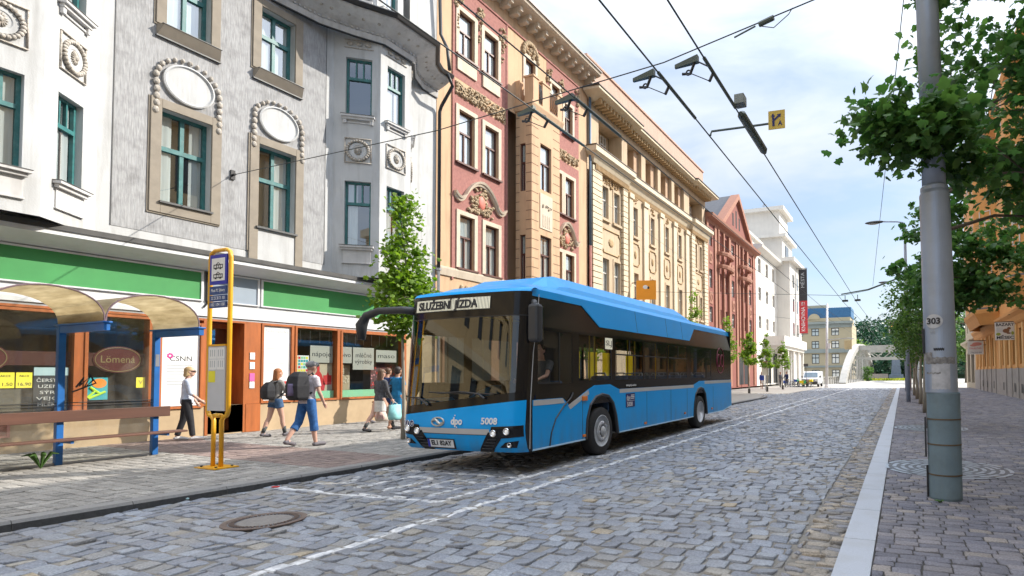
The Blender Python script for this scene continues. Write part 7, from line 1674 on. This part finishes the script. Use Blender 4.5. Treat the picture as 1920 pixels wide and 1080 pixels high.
held('shoulder_bag', 'black and white patterned bag hanging behind the woman in the teal dress', 'bag', rd_, None, None, parts=[('bag', lambda b: b.loft([[(.20+.05*dx, .08+.13*dy, z) for dx, dy in ((-1, -1), (1, -1), (1, 1), (-1, 1))] for z in (.86, .92, 1.22)], True), P('bag_bw', (.04, .04, .045), .7, var=.2, dirt=(.8, .8, .8), dirt_amt=1.0, dscale=9), False), ('strap', lambda b: b.tube([(.20, -.02, 1.2), (.14, 0, 1.44), (.20, .18, 1.2)], .012, 6), m_ink, False)])
person('distant woman in a blue jacket, red top and white skirt under the young trees', (-12.6, 54.0, gz(-12.6)-.05), R(20), 1.68, ((18, 4), (-14, 12)), ((10, 25), (-8, 20)), 2, cloth('royal_blue_cloth', (.03, .06, .30)), 'long', m_wcl, 'skirt', m_skin2, None, m_brwn, .1, m_skin2, True, vox=.02)
person('distant standing figure in black by the parked bicycles, left of another', (-12.9, 64.5, -.05), R(60), 1.74, ((6, 2), (-6, 6)), ((5, 15), (5, 15)), 1, m_jack, 'long', m_blacks, 'long', None, None, m_dkh, 0, m_skin2, vox=.02)
person('distant figure in navy standing just left of the parked bicycles', (-12.35, 65.5, -.05), R(-30), 1.78, ((6, 2), (-6, 6)), ((20, 40), (5, 15)), 1, m_navyc, 'long', m_dgrey, 'long', None, None, m_brwn, 0, m_skin2, vox=.02)
# driver, seated at the wheel
m_drv = cloth('driver_grey_shirt', (.10, .105, .115))
person('bus driver in a grey shirt seated behind the wheel', (BO.x+.74, BO.y+1.42, .33), 0, 1.76, ((80, 75), (78, 72)), ((35, 40), (40, 35)), 2, m_drv, 'short', m_navyc, 'long', None, None, m_dkh, 0, m_skin, sit=True)
# ================================================================ trees
def leafmat(name, a, bb, trans, rough=.5):
    m, t = newmat(name); out = nd(t, 'OutputMaterial'); p = nd(t, 'BsdfPrincipled'); tl = nd(t, 'BsdfTranslucent'); ms = nd(t, 'MixShader'); ms.inputs[0].default_value = trans
    g = nd(t, 'NewGeometry'); c = mixc(t, g.outputs['Random Per Island'], a, bb)
    t.links.new(c, p.inputs['Base Color']); p.inputs['Roughness'].default_value = rough; p.inputs['Specular IOR Level'].default_value = .35
    hs = nd(t, 'HueSaturation'); hs.inputs['Value'].default_value = 1.5; hs.inputs['Saturation'].default_value = 1.1; t.links.new(c, hs.inputs['Color']); t.links.new(hs.outputs[0], tl.inputs['Color'])
    t.links.new(p.outputs[0], ms.inputs[1]); t.links.new(tl.outputs[0], ms.inputs[2]); t.links.new(ms.outputs[0], out.inputs['Surface']); return m
m_bark = P('bark', (.13, .10, .075), .9, var=.3, vscale=12, stretch=(1, 1, .2), bump=.5, bscale=30)
m_barkp = P('pale_bark', (.30, .27, .22), .9, var=.25, vscale=12, stretch=(1, 1, .2), dirt=(.12, .10, .08), dirt_amt=.4)
m_leafd = leafmat('maple_leaf', (.04, .11, .03), (.11, .21, .05), .42)
m_leafl = leafmat('young_leaf', (.10, .19, .02), (.22, .33, .05), .42)
m_leafm = leafmat('street_leaf', (.05, .115, .03), (.13, .22, .05), .42)
LOBE = np.array([(0, -.42), (.20, -.34), (.45, -.30), (.33, -.05), (.55, .14), (.28, .22), (.23, .42), (0, .56), (-.23, .42), (-.28, .22), (-.55, .14), (-.33, -.05), (-.44, -.30), (-.20, -.34)])
QUAD = np.array([(0, -.5), (.32, 0), (0, .5), (-.32, 0)])
def leaves(name, pts, size, mat, parent, shape=LOBE, rs=3, droop=.5, kindstuff=True):
    r = np.random.default_rng(rs); n = len(pts); k = len(shape)
    nrm = r.normal(0, 1, (n, 3)); nrm[:, 2] = np.abs(nrm[:, 2])+droop; nrm /= np.linalg.norm(nrm, axis=1)[:, None]
    t = r.normal(0, 1, (n, 3)); t -= nrm*np.sum(t*nrm, 1)[:, None]; t /= np.linalg.norm(t, axis=1)[:, None]; bt = np.cross(nrm, t)
    s = size*r.uniform(.6, 1.25, n)
    cen = pts[:, None, :]
    out = cen+s[:, None, None]*(shape[None, :, 0, None]*t[:, None, :]+shape[None, :, 1, None]*bt[:, None, :])
    fold = -.35*np.abs(shape[:, 0])[None, :]-.25*(shape[:, 1]**2)[None, :]
    out += s[:, None, None]*fold[:, :, None]*nrm[:, None, :]
    o = LOC[parent.name]; V = out.reshape(-1, 3)-np.array(o)
    if k > 4:       # fan around the centre keeps the lobed outline
        V = np.concatenate([out, cen], 1).reshape(-1, 3)-np.array(o); per = k+1
        F = np.array([(i, (i+1) % k, k) for i in range(k)])[None]+(np.arange(n)*per)[:, None, None]; F = F.reshape(-1, 3); L3 = 3
    else: F = np.arange(n*4).reshape(-1, 4); L3 = 4
    me = bpy.data.meshes.new(name); me.vertices.add(len(V)); me.vertices.foreach_set('co', V.ravel()); me.loops.add(F.size); me.loops.foreach_set('vertex_index', F.ravel().astype(np.int32)); me.polygons.add(len(F)); me.polygons.foreach_set('loop_start', np.arange(len(F))*L3); me.update(calc_edges=True)
    me.materials.append(mat); ob = bpy.data.objects.new(name, me); COL.objects.link(ob); ob.parent = parent; LOC[ob.name] = o
    return ob
def tree(label, loc, h, crowns, n, size, mat, bark, tr=.07, seed=1, shape=LOBE, cl=.34, per=42, bare=None, group=None, ncl=None, lean=(0, 0), limbs=True, li=4, name='street_tree'):
    """crowns: ellipsoids (cx,cy,cz,rx,ry,rz,weight) relative to the tree base"""
    r = np.random.default_rng(seed); t = thing(name, loc, label, 'tree', group); o = np.array(loc)
    b = MB(); top = Vector((loc[0]+lean[0], loc[1]+lean[1], loc[2]+h)); base = Vector(loc)
    pts = [base+Vector((0, 0, -.05))]+[base.lerp(top, q)+Vector((r.normal(0, .03), r.normal(0, .03), 0))*min(1, q*3) for q in np.linspace(.12, 1, 8)]
    b.tube(pts, [tr*1.25]+[tr*(1-.85*q) for q in np.linspace(.12, 1, 8)], 10); b.build('trunk', bark, t, smooth=True)
    w = np.array([c[6] for c in crowns], float); w /= w.sum(); m = ncl or max(12, n//per)
    cs = []; bl = MB(); bn = [(base.lerp(top, q), tr*(1-.85*q)) for q in np.linspace(.42, .95, 8)]
    for i in range(m):
        c = crowns[r.choice(len(crowns), p=w)]; d = r.normal(0, 1, 3); d /= np.linalg.norm(d); q = r.uniform(.35, 1)**.5
        p = o+np.array(c[:3])+d*q*np.array(c[3:6]); cs.append(p)
        if limbs and i % li == 0:
            e = Vector(p); cand = [q for q in bn if q[0].z < e.z+.25]; cand.sort(key=lambda q: (q[0]-e).length+(.0 if q[1] > tr*.12 else .6))
            if not cand: continue
            s, rr_ = cand[0]; k_ = (e-s).length; mid = s.lerp(e, .45)+Vector((r.normal(0, .07), r.normal(0, .07), .10*k_)); m2 = s.lerp(e, .75)+Vector((r.normal(0, .05), r.normal(0, .05), .06*k_))
            r1 = min(rr_*.7, tr*.42); bl.tube([s, mid, m2, e], [r1, r1*.75, r1*.5, r1*.25], 5)
            bn += [(mid, r1*.75), (m2, r1*.5)]
    if limbs: bl.build('limbs', bark, t, smooth=True)
    cs = np.array(cs); idx = r.integers(0, len(cs), n); p = cs[idx]+r.normal(0, 1, (n, 3))*np.array([cl, cl, cl*.7])*r.uniform(.5, 1.15, len(cs))[idx][:, None]
    if bare is not None: p = p[bare(p)]
    leaves('crown', p, size, mat, t, shape, seed+50); return t
GR = 'trees lining the right pavement'; GL = 'young trees along the left pavement'
# near right tree: trunk stands in the grate behind the pole, long limbs reach over towards the camera
tree('large dark-leaved maple whose branches hang in front of pole 303', (.62, 9.97, 0), 7.6,
     [(.95, -.5, 5.4, 1.05, 1.4, 1.3, 2.3), (1.5, -.2, 4.5, .7, 1.0, .55, .9), (-.82, -2.8, 4.55, .26, .35, .20, .30), (-.55, -2.75, 4.25, .28, .35, .20, .28), (-.15, -2.6, 4.45, .36, .4, .30, .32), (-.35, -1.9, 4.75, .3, .4, .2, .2), (.25, -2.2, 4.1, .3, .3, .22, .22), (1.7, -1.2, 5.8, .7, .9, 1.3, 1.6), (1.0, .0, 7.0, 1.4, 1.6, 1.2, 1.6), (1.7, -1.5, 5.0, .8, .9, 1.4, 1.5), (.1, -2.2, 6.45, .55, .5, .3, .3), (1.6, .6, 4.2, .7, .9, .4, .5), (2.2, -.4, 6.2, .8, 1.2, 1.4, 1.2)], 9000, .135, m_leafd, m_bark, .085, 4, cl=.19, per=26, li=3)
tree('second street tree, dense and dark, seen either side of pole 303', (.68, 17.0, 0), 6.2,
     [(.3, 0, 4.8, 1.2, 1.5, 1.6, 3), (1.3, .3, 4.4, 1.2, 1.3, 1.2, 2), (.7, .2, 3.7, 1.4, 1.4, .6, 1.2)], 4300, .17, m_leafd, m_bark, .08, 9, cl=.22, per=36, group=GR)
for i, (x, y, h, sd, lab) in enumerate(((.78, 23.5, 5.9, 12, 'third tree of the right row, mostly behind pole 303'), (.80, 30.0, 5.6, 13, 'fourth tree of the right row with the thickest pale trunk'), (.77, 35.5, 5.4, 14, 'fifth tree of the right row, its slim trunk between two others'), (.72, 41.0, 5.2, 15, 'last tree of the right row, trunk nearest the kerb'))):
    tree(lab, (x, y, 0), h, [(0, 0, h*.68, 1.25, 1.3, h*.27, 3), (0, 0, h*.52, 1.0, 1.0, .7, 1.2), (-.5, 0, h*.75, .8, .9, .8, .8)], 2300, .18, m_leafm, m_barkp, .085, sd, shape=QUAD, cl=.28, per=30, group=GR)
# young trees on the left pavement
def young(x, y, h, zb, n, size, sd, lab, wd=.62, shape=QUAD):
    g = zl(x) if y < 44.5 else -.05; s = h-zb
    return tree(lab, (x, y, g), h*.97, [(0, 0, zb+s*.26, wd, wd, s*.22, 3), (0, 0, zb+s*.52, wd*.62, wd*.62, s*.22, 1.8), (0, 0, zb+s*.78, wd*.28, wd*.28, s*.20, .8)], n, size, m_leafl, m_barkp, .045, sd, shape=shape, cl=.16, per=26, group=GL, name='young_tree')
young(-10.95, 10.05, 5.9, 2.3, 4300, .105, 21, 'young tree rising between the bus front and the green shop fascia', .72, LOBE)
for i, (y, h, zb, lab) in enumerate(((18.5, 4.2, 2.0, 'young tree hidden behind the bus side'), (30.6, 6.3, 2.2, 'young tree whose tip shows above the bus roof by the cream house'), (37.2, 5.6, 1.9, 'young tree just behind the rear end of the bus'), (42.9, 4.9, 2.0, 'young tree in front of the red gabled house'), (49.2, 5.3, 1.9, 'young tree beside the red-capped notice board'), (56.2, 5.1, 1.8, 'young tree nearest the parked bicycles'))):
    young(-11.0, y, h, zb, 1500 if y < 45 else 1100, .17 if y < 40 else .22, 30+i, lab, .75 if y > 40 else .6)
b = MB()
for y in (42.9, 49.2, 56.2): b.lathe([(.10, 0), (.10, .35), (.07, .4)], (-11, y, -.05), 'z', 10)
for k, y in enumerate((42.9, 49.2, 56.2)):
    b = MB(); b.lathe([(.10, 0), (.10, .42), (.07, .45)], (-11, y, -.06), 'z', 10); o = b.build('trunk_guard', P('dark_guard', (.06, .055, .05), .7, var=.1), None, loc=(-11, y, -.06)); tag(o, ['dark sleeve round the foot of the young tree by the red gabled house', 'dark sleeve round the foot of the young tree by the notice board', 'dark sleeve round the foot of the young tree by the bicycles'][k], 'trunk guard', 'dark sleeves on the young tree trunks')
# wooded hill, hedge and flower bed beyond the bridge
hill = MB(); N = 40; rings = []
for j in range(14):
    q = j/13; rings.append([(-90+230*i/N, 200+90*q, -2+21*math.sin(q*pi/2)*(.75+.25*math.sin(i*.55+1))) for i in range(N+1)])
hill.loft(rings, False, False); struct(hill.build('hill', P('hill_grass', (.05, .09, .03), .9, var=.3, vscale=.2), smooth=True))
r = np.random.default_rng(8); pts = []
for k in range(330):
    x = r.uniform(-40, 60); y = r.uniform(196, 262); q = (y-200)/90; zc = -2+21*math.sin(max(0, q)*pi/2)*.9; c = np.array([x, y, zc+5+r.uniform(0, 4)]); d = r.normal(0, 1, (150, 3)); d /= np.linalg.norm(d, axis=1)[:, None]
    pts.append(c+d*np.array([3.4, 3.4, 4.2])*r.uniform(.75, 1.05, (150, 1)))
wood = thing('wooded_hillside', (0, 225, 0), None, None); m_leafh = leafmat('hill_foliage', (.016, .055, .035), (.04, .105, .045), .2)
lv = leaves('woodland', np.concatenate(pts), 1.25, m_leafh, wood, QUAD, 77); lv.parent = None; lv.location = LOC[wood.name]; bpy.data.objects.remove(wood); tag(lv, 'dense dark green wood covering the hill beyond the bridge', 'woodland', None, 'stuff')
tree('bright green rounded tree in front of the wooded hill', (-13.2, 190, -2), 11, [(0, 0, 9, 5, 4, 5, 3)], 1800, 1.0, leafmat('bright_foliage', (.10, .19, .03), (.18, .28, .05), .3), m_bark, .4, 61, QUAD, cl=1.0, per=30, name='broad_tree')
tree('small cone-shaped shrub by the right end of the bridge arch', (-6.2, 118, -.5), 3.6, [(0, 0, 2.0, .8, .8, 1.8, 3)], 500, .45, m_leafm, m_bark, .1, 62, QUAD, cl=.3, per=20, name='conical_shrub')
tree('dark broad tree standing behind the stone monument', (-1.5, 150, -1), 12, [(0, 0, 6, 6, 4, 6, 3)], 2600, .9, m_leafh, m_bark, .4, 63, QUAD, cl=.9, per=30, name='broad_tree')
tree('dark bush left of the stone monument beyond the portal', (-6.5, 142, -1), 7, [(0, 0, 4, 4.5, 3, 4, 3)], 1800, .8, m_leafh, m_bark, .3, 64, QUAD, cl=.8, per=30, name='broad_bush')
tree('tall tree at the right end of the street past the low house', (9, 95, 0), 12, [(0, 0, 8, 4.5, 4.5, 5, 3)], 2600, .6, m_leafm, m_bark, .3, 65, QUAD, cl=.8, per=30, name='broad_tree')
fb = thing('flower_bed', (-3.5, 126, -.5), None, None); p = np.stack([r.uniform(-7.5, .8, 2600), r.uniform(122, 128, 2600), r.uniform(-.4, .38, 2600)], -1)
lv = leaves('flower_bed', p, .3, leafmat('yellow_green_flowers', (.20, .28, .02), (.50, .48, .03), .2), fb, QUAD, 78); lv.parent = None; lv.location = LOC[fb.name]; bpy.data.objects.remove(fb); tag(lv, 'yellow-green flower bed in front of the monument', 'flower bed', None, 'stuff')
# ================================================================ van and bicycles at the far crossing
vx, vy = -10.05, 70.0
van = thing('parked_van', (vx, vy, -.085), 'white delivery van parked nose-on beside the bicycles at the street end', 'van')
m_van = P('van_white', (.72, .73, .75), .3, var=.03, coat=.5); m_vg = P('van_glass', (.12, .19, .25), .05, var=.2)
b = MB(); w = .93
pr = [(-2.2, .35), (-2.28, .6), (-2.22, .95), (-1.75, 1.08), (-1.1, 1.72), (-.8, 1.84), (2.1, 1.84), (2.2, 1.7), (2.22, .4)]
b.loft([[(vx+a*w, vy+y, z-.085) for y, z in pr] for a in (-1, 1)]); b.build('body', m_van, van, bevel=.06)
b = MB(); b.add([(vx+s*.80, vy+y-.03, z-.06) for s, y, z in ((-1, -1.70, 1.12), (1, -1.70, 1.12), (.92, -1.14, 1.68), (-.92, -1.14, 1.68))], [(0, 1, 2, 3)]); b.build('windscreen', m_vg, van)
b = MB(); b.box(vx-.85, vx+.85, vy-2.31, vy-2.24, .22, .58); b.box(vx-.55, vx+.55, vy-2.27, vy-2.22, .66, .80); b.build('bumper', m_plas, van, bevel=.02)
for s in (-1, 1):
    b = MB(); b.ell((vx+s*.72, vy-2.2, .78), (.17, .09, .12), 10, 6); b.build('headlight', P('van_lamp', (.6, .63, .66), .15, var=0), van, smooth=True)
    b = MB(); b.ell((vx+s*1.06, vy-1.45, 1.12), (.10, .08, .13), 10, 6); b.build('mirror', m_plas, van, smooth=True)
    for y in (-1.5, 1.4):
        b = MB(); b.lathe([(.2, -.11), (.32, -.1), (.33, 0), (.32, .1), (.2, .11)], (vx+s*.84, vy+y, .245), 'x', 20); wv = b.build('wheel', m_rub, van, smooth=True); b = MB(); b.lathe([(.19, s*.10), (.12, s*.12), (.001, s*.11)], (vx+s*.84, vy+y, .245), 'x', 14); b.build('rim', m_alu, wv)
b = MB(); b.box(vx-.26, vx+.26, vy-2.325, vy-2.315, .34, .45); b.build('licence_plate', m_white, van)
def bicycle(x, y, rz, col, label, front=None):
    t = thing('bicycle', (x, y, -.085), label, 'bicycle', 'bicycles parked in the rack'); t.rotation_euler = (0, 0, rz); O = Vector((x, y, -.085))
    def mb(): b = MB(); b.fr = lambda p: O+Vector(p); return b
    for u in (-.52, .52):
        b = mb(); b.tube([(u+.33*math.cos(q), 0, .34+.33*math.sin(q)) for q in np.linspace(0, 2*pi, 25)], .022, 6); wv = b.build('wheel', m_rub, t, smooth=True)
        b = mb(); [b.tube([(u, 0, .34), (u+.32*math.cos(q), 0, .34+.32*math.sin(q))], .005, 4) for q in np.linspace(0, 2*pi, 13)[:-1]]; b.build('spokes', m_steel, wv)
    b = mb(); b.tube([(-.52, 0, .34), (-.05, 0, .30), (.38, 0, .78), (-.18, 0, .72), (-.52, 0, .34)], .022, 6); b.tube([(-.05, 0, .30), (-.2, 0, .85)], .022, 6); b.tube([(.52, 0, .34), (.36, 0, .95)], .022, 6); b.build('frame', P('bike_'+label.split()[0], col, .4, var=0), t)
    b = mb(); b.ell((-.22, 0, .90), (.14, .07, .04), 10, 6); b.build('saddle', m_black, t, smooth=True)
    b = mb(); b.tube([(.30, -.28, 1.02), (.38, -.1, 1.0), (.38, .1, 1.0), (.30, .28, 1.02)], .015, 6); b.build('handlebar', m_black, t)
    if front: b = mb(); b.cbox((.62, 0, .78), (.34, .36, .26)); b.build('basket', P('basket_'+front[0], front[1], .6, var=.1), t, bevel=.02); b = mb(); b.cbox((-.55, 0, .62), (.5, .05, .34)); b.build('wheel_skirt', P('basket_'+front[0], front[1]), t)
bicycle(-12.2, 66.8, .15, (.02, .06, .25), 'blue share bicycle with white wheel at the left end of the rack', ('blue', (.02, .07, .35))); bicycle(-11.55, 67.2, .4, (.03, .035, .05), 'dark bicycle second in the rack'); bicycle(-11.0, 67.0, 2.6, (.03, .35, .12), 'green bicycle in the middle of the rack', ('green', (.04, .42, .16))); bicycle(-10.65, 67.3, .3, (.4, .05, .04), 'red-framed bicycle partly behind the yellow one'); bicycle(-10.35, 66.7, -.2, (.75, .60, .02), 'yellow share bicycle right in front of the van', ('yellow', (.80, .62, .02)))
b = MB()
for k in range(6): x = -12.4+k*.48; b.tube([(x, 67.6, -.085), (x, 67.6, .7), (x, 68.2, .7), (x, 68.2, -.085)], .03, 6)
b.tube([(-12.5, 67.6, 0), (-9.8, 67.6, 0)], .03, 6); o = b.build('bike_rack', m_steel, None, loc=(-11.2, 67.8, -.085)); tag(o, 'low grey tube rack holding the bicycles', 'bike rack')
t = thing('slim_signpost', (-10.0, 64.5, -.08), 'thin dark signpost standing in front of the white van', 'post'); b = MB(); b.tube([(-10.0, 64.5, -.08), (-10.0, 64.5, 2.4)], .03, 6); b.build('post', m_plas, t); b = MB(); b.cbox((-10.0, 64.5, 2.45), (.5, .04, .3)); b.build('plate', m_sill, t)
